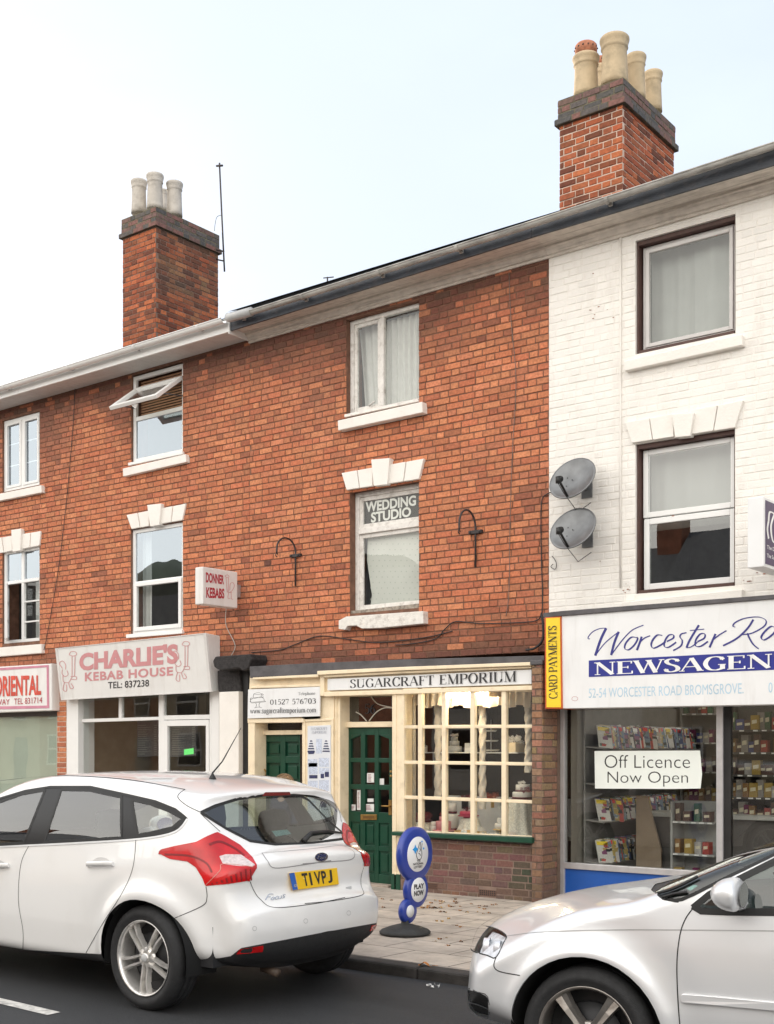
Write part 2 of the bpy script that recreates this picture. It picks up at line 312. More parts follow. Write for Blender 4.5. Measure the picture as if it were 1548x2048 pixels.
# ---------------------------------------------------------------- ground
def tarmac():
    m = M('tarmac', (.036, .037, .040), .66, .55, 95., 1.0, 210., dirt=(.018, .019, .021), dscale=.9, damt=.8, streak=(.45, 1.4, 1)); return m
def paving():
    m = bpy.data.materials.new('paving'); m.use_nodes = True; nt = m.node_tree; N = nt.nodes; L = nt.links; b = N['Principled BSDF']; b.inputs['Roughness'].default_value = .75
    g = N.new('ShaderNodeNewGeometry'); br = N.new('ShaderNodeTexBrick'); br.inputs['Scale'].default_value = 1; br.inputs['Brick Width'].default_value = .62; br.inputs['Row Height'].default_value = .46; br.inputs['Mortar Size'].default_value = .007; br.inputs['Mortar Smooth'].default_value = .3
    br.inputs['Color1'].default_value = (.51, .44, .37, 1); br.inputs['Color2'].default_value = (.44, .38, .325, 1); br.inputs['Mortar'].default_value = (.07, .06, .05, 1)
    L.new(g.outputs['Position'], br.inputs['Vector'])
    n = N.new('ShaderNodeTexNoise'); n.inputs['Scale'].default_value = 3.2; n.inputs['Detail'].default_value = 8; n.inputs['Roughness'].default_value = .7; L.new(g.outputs['Position'], n.inputs['Vector'])
    mr = N.new('ShaderNodeMapRange'); mr.inputs['From Min'].default_value = .35; mr.inputs['From Max'].default_value = .7; mr.inputs['To Min'].default_value = 1.12; mr.inputs['To Max'].default_value = .6; L.new(n.outputs['Fac'], mr.inputs['Value'])
    x = N.new('ShaderNodeMix'); x.data_type = 'RGBA'; x.blend_type = 'MULTIPLY'; x.inputs[0].default_value = 1; L.new(br.outputs['Color'], x.inputs[6]); L.new(mr.outputs[0], x.inputs[7]); L.new(x.outputs[2], b.inputs['Base Color'])
    n2 = N.new('ShaderNodeTexNoise'); n2.inputs['Scale'].default_value = 90; L.new(g.outputs['Position'], n2.inputs['Vector'])
    ad = N.new('ShaderNodeMath'); ad.operation = 'MULTIPLY_ADD'; ad.inputs[1].default_value = -3.; L.new(br.outputs['Fac'], ad.inputs[0]); L.new(n2.outputs['Fac'], ad.inputs[2])
    bp = N.new('ShaderNodeBump'); bp.inputs['Strength'].default_value = .5; bp.inputs['Distance'].default_value = .004; L.new(ad.outputs[0], bp.inputs['Height']); L.new(bp.outputs[0], b.inputs['Normal'])
    return m
KY = -4.30; ROAD_N = KY - .02
def struct(name, mb, mat, **k): o = mb.build(name, mat, **k); o['kind'] = 'structure'; return o
struct('ground', MB().add([(-400, -400, -.05), (400, -400, -.05), (400, 600, -.05), (-400, 600, -.05)], [(0, 1, 2, 3)]), M('earth', (.10, .11, .06), .9, .3, .2))
def gridxy(x0, x1, y0, y1, nx, ny, zf):
    return [[(x0 + (x1 - x0) * i / nx, y0 + (y1 - y0) * j / ny, zf(x0 + (x1 - x0) * i / nx, y0 + (y1 - y0) * j / ny)) for i in range(nx + 1)] for j in range(ny + 1)]
struct('road', MB().grid(gridxy(-90, 60, -22, ROAD_N, 60, 12, lambda x, y: 0.0)), tarmac())
struct('pavement', MB().grid(gridxy(-90, 60, KY + .13, .35, 60, 4, lambda x, y: .078 - .055 * (y - KY) / 4.3)), paving())
struct('opposite_pavement', MB().box(-90, 60, -25.5, -22.1, -.04, .10), paving())
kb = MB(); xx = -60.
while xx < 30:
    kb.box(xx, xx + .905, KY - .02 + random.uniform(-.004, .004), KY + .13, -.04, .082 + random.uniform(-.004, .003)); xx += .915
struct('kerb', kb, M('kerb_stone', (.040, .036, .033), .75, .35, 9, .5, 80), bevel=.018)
# gutter grit along the kerb and white bay line
ln = MB(); a = atg(-70, 1985, .004); b_ = atg(108, 2027, .004); dx = .0
ln.add([(a[0], a[1] - .05, .004), (b_[0], b_[1] - .05, .004), (b_[0], b_[1] + .05, .004), (a[0], a[1] + .05, .004)], [(0, 1, 2, 3)])
struct('road_marking', ln, M('road_paint', (.62, .60, .56), .6, .25, 25, .3, 200, dirt=(.08, .08, .08), dscale=14, damt=.7))
# ---------------------------------------------------------------- bricks
def nz(x, y, s=1.0, o=0.): return _nz.noise(Vector((x * s, y * s, o)))
def mixc(a, b, t): t = max(0, min(1, t)); return tuple(p * (1 - t) + q * t for p, q in zip(a, b))
RED = [(.54, .190, .088), (.56, .207, .096), (.525, .172, .080), (.545, .196, .100), (.57, .220, .104), (.50, .156, .076)]
SOOT = (.085, .038, .028)
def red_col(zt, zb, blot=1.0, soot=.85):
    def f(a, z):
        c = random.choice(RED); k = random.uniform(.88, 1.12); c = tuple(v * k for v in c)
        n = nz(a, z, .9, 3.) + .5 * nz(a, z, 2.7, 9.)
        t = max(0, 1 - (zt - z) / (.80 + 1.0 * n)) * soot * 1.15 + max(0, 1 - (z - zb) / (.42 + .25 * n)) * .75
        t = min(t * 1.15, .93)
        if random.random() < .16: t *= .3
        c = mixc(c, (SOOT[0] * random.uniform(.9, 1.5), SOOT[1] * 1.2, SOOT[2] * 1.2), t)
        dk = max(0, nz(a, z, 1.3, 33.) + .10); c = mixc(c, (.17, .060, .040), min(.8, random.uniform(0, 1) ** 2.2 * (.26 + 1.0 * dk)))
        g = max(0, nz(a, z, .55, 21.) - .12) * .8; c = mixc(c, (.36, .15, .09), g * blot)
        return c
    return f
def bricks(mb, a0, a1, z0, z1, mp, cf, holes=(), anchor=None, bl=.215, bh=.065, mt=.010, proud=.007, header=.1025, bond='flemish', jit=.0022, top=None, off=0.):
    """real bricks: mp(a,z,out) -> 3d. Holes (a0,a1,z0,z1) stay open."""
    z = z0; row = 0
    while z < z1 - .02:
        zz1 = min(z + bh, z1); zm = (z + zz1) / 2
        spans = [(a0, a1)]
        for h in holes:
            if h[2] - .034 < zm < h[3] + .01:
                ns = []
                for s in spans:
                    if h[1] <= s[0] or h[0] >= s[1]: ns.append(s); continue
                    if h[0] > s[0]: ns.append((s[0], h[0]))
                    if h[1] < s[1]: ns.append((h[1], s[1]))
                spans = ns
        a = (a0 if anchor is None else anchor) - (.0 if row % 2 == 0 else .165) - random.uniform(0, .02) * (anchor is None) + off; k = 0; wr = random.Random(row * 13 + 5)
        while a < a1:
            if bond == 'flemish': wd = bl if k % 2 == 0 else header
            elif bond == 'english': wd = bl if row % 4 else header
            else: wd = bl
            wd += wr.uniform(-.006, .006)
            for s in spans:
                p, q = max(a, s[0]), min(a + wd, s[1])
                if q - p < .018: continue
                pr = proud + random.uniform(-.002, .0025); j = lambda: random.uniform(-jit, jit); e = .0045; jz = random.uniform(-.0025, .0025)
                o = [(p, z + jz), (q, z + jz + j()), (q, zz1 + jz), (p, zz1 + jz + j())]
                i_ = [(p + e + j(), z + e + j()), (q - e + j(), z + e + j()), (q - e + j(), zz1 - e + j()), (p + e + j(), zz1 - e + j())]
                mb.col = cf(p, zm)
                mb.add([mp(x, y, -.002) for x, y in o] + [mp(x, y, pr + j() * .6) for x, y in i_], [(4, 5, 6, 7), (0, 1, 5, 4), (1, 2, 6, 5), (2, 3, 7, 6), (3, 0, 4, 7)])
            a += wd + mt; k += 1
        z += bh + mt; row += 1
    mb.col = None; return mb
def front(Y): return lambda a, z, o: (a, Y - o, z)
def right(X): return lambda a, z, o: (X + o, a, z)
def backing(mb, x0, x1, z0, z1, Y, holes, depth=.16):
    xs = sorted({x0, x1, *[min(max(h[i], x0), x1) for h in holes for i in (0, 1)]}); zs = sorted({z0, z1, *[min(max(h[i], z0), z1) for h in holes for i in (2, 3)]})
    for i in range(len(xs) - 1):
        for j in range(len(zs) - 1):
            xm, zm = (xs[i] + xs[i + 1]) / 2, (zs[j] + zs[j + 1]) / 2
            if any(h[0] < xm < h[1] and h[2] < zm < h[3] for h in holes): continue
            mb.add([(xs[i], Y, zs[j]), (xs[i + 1], Y, zs[j]), (xs[i + 1], Y, zs[j + 1]), (xs[i], Y, zs[j + 1])], [(0, 1, 2, 3)])
            mb.add([(xs[i], Y + .3, zs[j]), (xs[i + 1], Y + .3, zs[j]), (xs[i + 1], Y + .3, zs[j + 1]), (xs[i], Y + .3, zs[j + 1])], [(3, 2, 1, 0)])
    for h in holes:   # reveals
        a, b, c, d = h
        mb.add([(a, Y, c), (a, Y, d), (a, Y + .3, d), (a, Y + .3, c)], [(0, 1, 2, 3)]); mb.add([(b, Y, c), (b, Y, d), (b, Y + .3, d), (b, Y + .3, c)], [(3, 2, 1, 0)])
        mb.add([(a, Y, d), (b, Y, d), (b, Y + .3, d), (a, Y + .3, d)], [(0, 1, 2, 3)]); mb.add([(a, Y, c), (b, Y, c), (b, Y + .3, c), (a, Y + .3, c)], [(3, 2, 1, 0)])
    return mb
m_brick = M('red_brick', rough=.88, var=.22, scale=38, bump=.6, bscale=120, attr=True)
m_mort = M('old_mortar', (.17, .085, .055), .95, .3, 12)
m_white = M('white_masonry_paint', (.80, .765, .715), .62, .035, 3, .35, 40, dirt=(.50, .44, .38), dscale=2.6, damt=.22)
m_wbrick = M('white_painted_brick', rough=.62, var=.03, scale=5, bump=.35, bscale=70, attr=True, dirt=(.54, .47, .40), dscale=2.4, damt=.38, streak=(2.2, 2.2, .5))
m_upvc = M('white_plastic_frame', (.78, .775, .76), .32, .02)
m_oldwood = M('old_white_woodwork', (.74, .71, .67), .55, .08, 20, .5, 40, dirt=(.30, .25, .21), dscale=11, damt=.6)
m_cream = M('cream_gloss_woodwork', (.84, .71, .51), .4, .06, 6, .2, 30, dirt=(.45, .33, .19), dscale=7, damt=.35)
m_slate = M('slate', (.06, .065, .075), .7, .25, 5, .6, 30)
m_lead = M('weathered_lead', (.085, .08, .085), .6, .35, 6, .5, 25, dirt=(.03, .028, .028), dscale=3, damt=.7)
m_dark = M('dark_vent_shade', (.028, .026, .025), .9)
m_gutdark = M('grey_weathered_gutter', (.40, .39, .365), .5, .3, 4, .3, 30, dirt=(.09, .088, .085), dscale=3.5, damt=.85, streak=(.7, 4, 8))
m_fdark = M('slate_blue_fascia_paint', (.030, .036, .048), .5, .3, 5, .4, 30, dirt=(.12, .10, .09), dscale=9, damt=.35)
m_cornice = M('flaking_cream_cornice_paint', (.64, .585, .52), .6, .12, 12, .6, 40, dirt=(.22, .18, .15), dscale=5, damt=.8, streak=(.35, 6, 6))
m_alu = M('silver_aluminium', (.55, .54, .55), .35, .1, 10, metal=.55)
m_black = M('black_painted_timber', (.012, .012, .012), .5, .3, 8)
XL, XAB, XBC, XCD, XR = -21.5, at(80, 1000)[0], at(500, 1000)[0], at(1098, 1000)[0], 1.2
ZT = 6.825
def pxr(xl, xr, tl, tr, bl, br): return rect(xl, xr, tl, tr, bl, br, 0.)
W = dict(
 Au=pxr(5, 79, 842, 822, 984, 970), Al=pxr(5, 79, 1103, 1091, 1288, 1281),
 Bu=pxr(263, 366, 762, 733, 931, 905), Bl=pxr(262, 366, 1062, 1040, 1273, 1262),
 Cu=pxr(693, 838, 640, 600, 825, 803), Cl=pxr(700, 838, 983, 963, 1229, 1214),
 Du=pxr(1271, 1471, 482, 427, 712, 663), Dl=pxr(1271, 1470, 889, 856, 1193, 1166))
W['Bu'] = W['Bu'][:3] + (ZT,)
def building(name, label, x0): return thing(name, label, 'shop building', (x0, 0, 0))
bA = building('terraced_shop', 'brick takeaway building with double casement windows, cut off at the left edge', XL)
bB = building('terraced_shop', 'red brick kebab shop building with white plastic windows and white fascia boards under its roof', XAB)
bC = building('terraced_shop', 'red brick building with cream and green cake shop front and wedding studio window', XBC)
bD = building('terraced_shop', 'white painted brick newsagent building at the right end of the row', XCD)
def zone(b, x0, x1, z0, cf, holes, mb_mat, mort, off):
    m = MB(); bricks(m, x0, x1, z0, ZT, front(0.), cf, holes, anchor=XL, **({'proud': .0032, 'jit': .0012} if mb_mat is m_wbrick else {}))
    o = m.build('wall', mb_mat, b); backing(MB(), x0, x1, z0, ZT + .3, 0., holes).build('wall_core', mort, b); return o
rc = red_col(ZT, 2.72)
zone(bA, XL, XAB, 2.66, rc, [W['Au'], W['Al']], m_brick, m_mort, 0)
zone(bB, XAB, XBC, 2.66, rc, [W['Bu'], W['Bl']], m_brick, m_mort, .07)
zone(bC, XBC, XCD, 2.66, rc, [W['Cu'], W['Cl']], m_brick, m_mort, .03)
def wc(a, z):
    c = (.82, .79, .745); k = random.uniform(.955, 1.02)
    return tuple(v * k for v in c)
zone(bD, XCD, XR, 2.9, wc, [W['Du'], W['Dl']], m_wbrick, m_white, .1)
# ---------------------------------------------------------------- windows
def niche(b, r, Y, d=1.4, mat=None):
    x0, x1, z0, z1 = r; m = MB(); e = .04
    x0 -= .25; x1 += .25; z0 -= .15; z1 += .1
    m.add([(x0, Y, z0), (x1, Y, z0), (x1, Y, z1), (x0, Y, z1), (x0, Y + d, z0), (x1, Y + d, z0), (x1, Y + d, z1), (x0, Y + d, z1)],
          [(4, 7, 6, 5), (0, 4, 5, 1), (3, 2, 6, 7), (0, 3, 7, 4), (1, 5, 6, 2)])
    m.build('room', mat or M('dim_room', (.16, .15, .14), .9), b)
def frame(mb, x0, x1, z0, z1, Y, w, d=.05, wb=None):
    wb = wb or w
    mb.box(x0, x0 + w, Y, Y + d, z0, z1); mb.box(x1 - w, x1, Y, Y + d, z0, z1); mb.box(x0 + w, x1 - w, Y, Y + d, z1 - w, z1); mb.box(x0 + w, x1 - w, Y, Y + d, z0, z0 + wb)
def pane(win, x0, x1, z0, z1, Y, mat, name='pane'):
    return MB().add([(x0, Y, z0), (x1, Y, z0), (x1, Y, z1), (x0, Y, z1)], [(0, 1, 2, 3)]).build(name, mat, win)
def curtain(win, x0, x1, z0, z1, Y, mat, folds=9, amp=.02, name='curtain', lean=0., seed=0):
    n = folds * 10; rr = random.Random(seed); ph = [rr.uniform(.7, 1.3) for _ in range(folds + 2)]
    P = []
    for j in range(5):
        t = j / 4; row = []
        for i in range(n + 1):
            s = i / n; k = s * folds; a = amp * ph[int(k)] * (.6 + .4 * t)
            row.append((x0 + (x1 - x0) * s + lean * (1 - t) * (1 - s), Y + a * math.sin(2 * math.pi * (k + .25 * nz(s * 5, t, 1, seed)))  , z0 + (z1 - z0) * t))
        P.append(row)
    m = MB().grid(P); return m.build(name, mat, win)
g_win = GL('window_glass', (.93, .95, .94), 1.3, wav=.10)
g_sky = GL('window_glass_bright', (.78, .82, .84), 6.0, wav=.12, gc=(.80, .90, 1.0))
m_net = M('net_curtain', (.60, .60, .575), .9, .05, 14); m_net2 = M('grey_voile', (.36, .37, .355), .9, .06, 3)
def sill(b, px4, Y, dep, mat, bev=.008, z=None):
    m = MB(); m.pan(px4, Y, dep); return m.build('window_sill', mat, b, bevel=bev)
def lintel(b, top, bot, key, Y, mat, stones=2):
    """wedge lintel: top=(xl,yl,xr,yr), bot likewise, key=(xl_top,xr_top,xl_bot,xr_bot,ytop,ybot)"""
    ml, mr_ = MB(), MB(); cur = [ml]; kxl, kxr, kbl, kbr, kyt, kyb = key
    L_ = lambda s, x: s[1] + (s[3] - s[1]) * (x - s[0]) / (s[2] - s[0])
    def seg(ta, tb, ba, bb):
        g = .8; cur[0].pan([(ta + g, L_(top, ta)), (tb - g, L_(top, tb)), (bb - g, L_(bot, bb)), (ba + g, L_(bot, ba))], Y, .06)
    tk1 = (kxl + kbl) / 2 + 1; tk2 = (kxr + kbr) / 2 - 1
    for k in range(stones):
        f0, f1 = k / stones, (k + 1) / stones
        cur[0] = ml; seg(top[0] + (tk1 - top[0]) * f0, top[0] + (tk1 - top[0]) * f1, bot[0] + (tk1 - bot[0]) * f0, bot[0] + (tk1 - bot[0]) * f1)
        cur[0] = mr_; seg(tk2 + (top[2] - tk2) * f0, tk2 + (top[2] - tk2) * f1, tk2 + (bot[2] - tk2) * f0, tk2 + (bot[2] - tk2) * f1)
    o = ml.build('lintel', mat, b, bevel=.006); mr_.build('lintel', mat, b, bevel=.006)
    MB().pan([(kxl, kyt), (kxr, kyt - 3), (kbr, kyb - 3), (kbl, kyb)], Y - .035, .09).build('keystone', mat, o, bevel=.006)
    return o
# --- kebab shop building (B)
def winB():
    x0, x1, z0, z1 = W['Bu']; niche(bB, W['Bu'], .32)
    m = MB(); zt = at(315, 828, .03)[2]; frame(m, x0, x1, z0 + .02, z1 - .02, .03, .055); m.box(x0 + .055, x1 - .055, .031, .079, zt - .03, zt + .03); m.box(x0 - .03, x1 + .03, -.04, .08, z0 - .02, z0 + .02)
    w = m.build('window', m_upvc, bB, bevel=.006)
    pane(w, x0 + .05, x1 - .05, z0 + .05, zt - .02, .05, g_sky)
    # blind behind the open light, open top hung sash
    m = MB()
    for k in range(14):
        z = zt + .03 + k * (z1 - zt - .1) / 14; m.box(x0 + .06, x1 - .06, .12, .13, z, z + .022)
    m.build('blind', M('bamboo_blind', (.33, .17, .09), .7, .2, 30), w)
    S = [at(366, 750, .02), at(343, 793, -.42), at(226, 827, -.42), at(262, 772, .02)]
    # hinged along the top of the window, pushed out at its foot
    xa, xb = x0 + .06, x1 - .03; ztop = at(362, 750, .0)[2]; ang = R(52); Ls = .60; dy, dz = -math.sin(ang), -math.cos(ang)
    def sp(u, v, o=0): return (xa + (xb - xa) * u, .02 + dy * Ls * v - math.cos(ang) * o, ztop + dz * Ls * v + math.sin(ang) * o)
    s = MB()
    for (u0, u1, v0, v1) in ((0, 1, 0, .11), (0, 1, .89, 1), (0, .08, .11, .89), (.92, 1, .11, .89)):
        s.hexa([sp(u0, v0), sp(u1, v0), sp(u1, v1), sp(u0, v1)], [sp(u0, v0, -.05), sp(u1, v0, -.05), sp(u1, v1, -.05), sp(u0, v1, -.05)])
    o = s.build('open_sash', m_upvc, w, bevel=.005)
    MB().add([sp(.07, .1, -.025), sp(.93, .1, -.025), sp(.93, .9, -.025), sp(.07, .9, -.025)], [(0, 1, 2, 3)]).build('pane', GL('obscured_glass', (.55, .57, .52), 2.5, .15), w)
    MB().tube([sp(.99, .75, -.05), (x1 - .03, .03, zt + .16)], .008).build('window_stay', m_lead, w); MB().tube([sp(.01, .75, -.05), (x0 + .03, .03, zt + .16)], .008).build('window_stay', m_lead, w)
    MB().tube([sp(.45, .98, -.06), sp(.5, 1.0, -.11), sp(.56, .98, -.06)], .008).build('window_handle', m_upvc, w)
    sill(bB, [(245, 937), (371, 908), (372, 924), (246, 953)], -.07, .12, m_white)
    # lower
    x0, x1, z0, z1 = W['Bl']; niche(bB, W['Bl'], .32)
    zm = at(310, 1163, .03)[2]; m = MB(); frame(m, x0, x1, z0 + .02, z1, .03, .055); m.box(x0 + .055, x1 - .055, .031, .079, zm - .03, zm + .03)
    frame(m, x0 + .05, x1 - .045, z0 + .06, zm + .01, .004, .055, .05); m.box(x0 - .05, x1 + .03, -.05, .08, z0 - .03, z0 + .02)
    w = m.build('window', m_upvc, bB, bevel=.006); pane(w, x0 + .05, x1 - .05, zm + .02, z1 - .05, .05, g_sky); pane(w, x0 + .09, x1 - .09, z0 + .1, zm - .03, .03, g_win)
    curtain(w, x0 + .02, x0 + .2, z0, z1, .2, m_net, 2, .01)
    lintel(bB, (252, 1030, 372, 1007), (262, 1058, 365, 1040), (294, 322, 300, 318, 1010, 1053), -.03, m_white)
winB()
# --- cake shop building (C)
def winC():
    x0, x1, z0, z1 = W['Cu']; niche(bC, W['Cu'], .32, 1.6, M('pale_room', (.4, .4, .38), .9))
    m = MB(); Y = .07; frame(m, x0, x1, z0, z1, Y, .05, .06, .04); xm = at(763, 720, Y)[0]; m.box(xm - .03, xm + .03, Y + .001, Y + .055, z0 + .04, z1 - .05)
    frame(m, x0 + .05, xm - .03, z0 + .04, z1 - .05, Y + .02, .045, .035); m.box(x0 - .01, x1 + .01, -.03, .1, z0 - .035, z0)
    w = m.build('window', m_oldwood, bC, bevel=.005); pane(w, x0 + .08, xm - .06, z0 + .07, z1 - .08, Y + .035, g_win); pane(w, xm + .02, x1 - .04, z0 + .03, z1 - .04, Y + .035, g_win)
    curtain(w, x0, xm + .02, z0, z1 - .05, .25, m_net, 4, .018, lean=.1, seed=3); curtain(w, xm - .02, x1, z0, z1 - .05, .23, m_net, 7, .02, seed=5)
    MB().tube([at(738, 812, Y - .01), at(745, 806, Y - .01), at(749, 803, Y - .01)], .01).build('window_handle', m_oldwood, w)
    sill(bC, [(675, 841), (844, 803), (845, 825), (676, 861)], -.10, .15, m_white)
    x0, x1, z0, z1 = W['Cl']; niche(bC, W['Cl'], .32, 1.0, M('pale_room', (.4, .4, .38), .9)); Y = .10
    m = MB(); zm = at(770, 1056, Y)[2]; frame(m, x0, x1, z0, z1, Y, .055, .06); m.box(x0 + .055, x1 - .055, Y - .01, Y + .05, zm - .035, zm + .035)
    frame(m, x0 + .055, x1 + .02, zm + .035, z1 - .055, Y + .02, .05, .03); frame(m, x0 + .055, x1 + .02, z0 + .055, zm - .035, Y + .02, .05, .03)
    w = m.build('window', m_oldwood, bC, bevel=.005)
    pane(w, x0 + .09, x1, zm + .07, z1 - .1, Y + .036, GL('thin_glass', (.95, .96, .95), .8)); pane(w, x0 + .09, x1, z0 + .1, zm - .07, Y + .036, g_win)
    b = MB(); b.box(x0 + .1, x1, Y + .055, Y + .06, zm + .05, z1 - .08); bo = b.build('window_board', M('charcoal_board', (.035, .033, .03), .7, .3, 3), w)
    t = MB(); K = M('white_vinyl_lettering', (.72, .72, .68), .5, .04)
    write(t, 'WEDDING', fq((731, 1004), (832, 990), (832, 1011), (731, 1025), Y + .05), .035); write(t, 'STUDIO', fq((742, 1025), (822, 1013), (822, 1033), (742, 1046), Y + .05), .035); t.build('lettering', K, w)
    # speckled blind, hanging askew
    m = MB(); m.pan([(736, 1062), (842, 1050), (842, 1222), (738, 1232), (744, 1190), (734, 1120)], Y + .09, .004)
    bl = m.build('blind', M('cream_blind_cloth', (.60, .60, .555), .9, .04, 3), w)
    d = MB(); rr = random.Random(2)
    for j in range(15):
        for i in range(9):
            px, py = 742 + i * 11 + (j % 2) * 5 + rr.uniform(-1, 1), 1066 + j * 11; p = at(px, py, Y + .088); r = .008
            d.add([(p[0] + r * math.cos(k * 1.05), p[1], p[2] + r * math.sin(k * 1.05)) for k in range(6)], [(0, 1, 2, 3, 4, 5)])
    d.build('blind_pattern', M('sage_print', (.44, .47, .42), .9), w)
    MB().pan([(702, 1222), (838, 1207), (838, 1222), (702, 1236)], .02, .10).build('window_board', M('rotten_sill_wood', (.30, .26, .215), .8, .5, 25, .8, 60), bC)
    m = MB(); m.pan([(677, 1241), (692, 1233), (846, 1222), (847, 1247), (760, 1256), (723, 1257), (712, 1251), (694, 1252), (690, 1260), (677, 1258)], -.10, .15)
    m.build('window_sill', M('chipped_white_sill', (.74, .71, .66), .65, .08, 20, .6, 50, dirt=(.33, .28, .24), dscale=13, damt=.8), bC, bevel=.006)
    lintel(bC, (682, 946, 848, 917), (692, 980, 838, 958), (742, 779, 747, 774, 919, 972), -.045, m_white)
winC()
# --- newsagent building (D)
def winD():
    br = M('brown_painted_reveal', (.075, .035, .028), .6, .2)
    for key, split in (('Du', None), ('Dl', 1028)):
        x0, x1, z0, z1 = W[key]; niche(bD, W[key], .32, 1.6, M('grey_room', (.30, .31, .30), .9))
        m = MB()   # brown lining of the opening
        e = .004
        m.box(x0 + e, x0 + .022, .03, .16, z0 + e, z1 - e); m.box(x1 - .02, x1 - e, .03, .16, z0 + e, z1 - e); m.box(x0 + .022, x1 - .02, .03, .16, z1 - .045, z1 - e); m.box(x0 + .022, x1 - .02, .015, .16, z0 + e, z0 + .035)
        m.build('window_lining', br, bD); Y = .10; m = MB(); a, b, c, d = x0 + .035, x1 - .03, z0 + .045, z1 - .05
        g = g_win if key == 'Du' else g_sky
        if split is None:
            frame(m, a, b, c, d, Y, .028, .05); frame(m, a + .03, b - .03, c + .03, d - .03, Y - .012, .04, .05); w = m.build('window', M('weathered_white_upvc', (.60, .575, .56), .4, .05), bD, bevel=.006)
            pane(w, a + .06, b - .06, c + .06, d - .06, Y + .01, g_win); curtain(w, a, b - .45, c, d, .30, m_net2, 3, .012, seed=1, name='curtain'); curtain(w, b - .5, b, c, d, .27, m_net2, 2, .018, seed=4)
        else:
            zm = at(1370, split, Y)[2]; frame(m, a, b, zm + .008, d, Y, .055, .05); frame(m, a + .01, b, c, zm - .004, Y - .004, .06, .05)
            w = m.build('window', m_upvc, bD, bevel=.006); pane(w, a + .05, b - .05, zm + .05, d - .05, Y + .01, GL('window_glass_half', (.9, .92, .91), 2.6, wav=.08)); pane(w, a + .05, b - .05, c + .05, zm - .05, Y + .01, GL('window_glass_dark', (.5, .52, .5), 2.6, wav=.04))
            curtain(w, a, b, zm - .1, d, .30, m_net2, 4, .01, seed=2)
    sill(bD, [(1247, 722), (1483, 668), (1485, 690), (1249, 742)], -.07, .12, m_white)
    sill(bD, [(1243, 1204), (1484, 1178), (1484, 1196), (1243, 1222)], -.06, .10, m_white)
    lintel(bD, (1249, 845, 1487, 800), (1262, 886, 1470, 855), (1343, 1388, 1350, 1380, 828, 875), -.035, m_white)
    MB().tube([at(1241, y, -.012) for y in (470, 700, 900, 1175)], .012).build('conduit', m_white, bD)
    m = MB(); rr = random.Random(11)
    for _ in range(26):   # chips in the paint that show the brick
        px, py = rr.choice([(rr.uniform(1110, 1240), rr.uniform(600, 640)), (rr.uniform(1225, 1262), rr.uniform(1160, 1190)), (rr.uniform(1485, 1548), rr.uniform(1130, 1165)), (rr.uniform(1110, 1540), rr.uniform(540, 1180))])
        p = at(px, py, -.009); r = rr.uniform(.004, .014); m.add([(p[0] + r * rr.uniform(.6, 1.8) * math.cos(k * 1.05), p[1] - rr.uniform(0, .001), p[2] + r * .5 * math.sin(k * 1.05)) for k in range(6)], [(0, 1, 2, 3, 4, 5)])
    m.build('paint_chip', M('bare_brick_chip', (.30, .15, .10), .9, .3), bD)
winD()
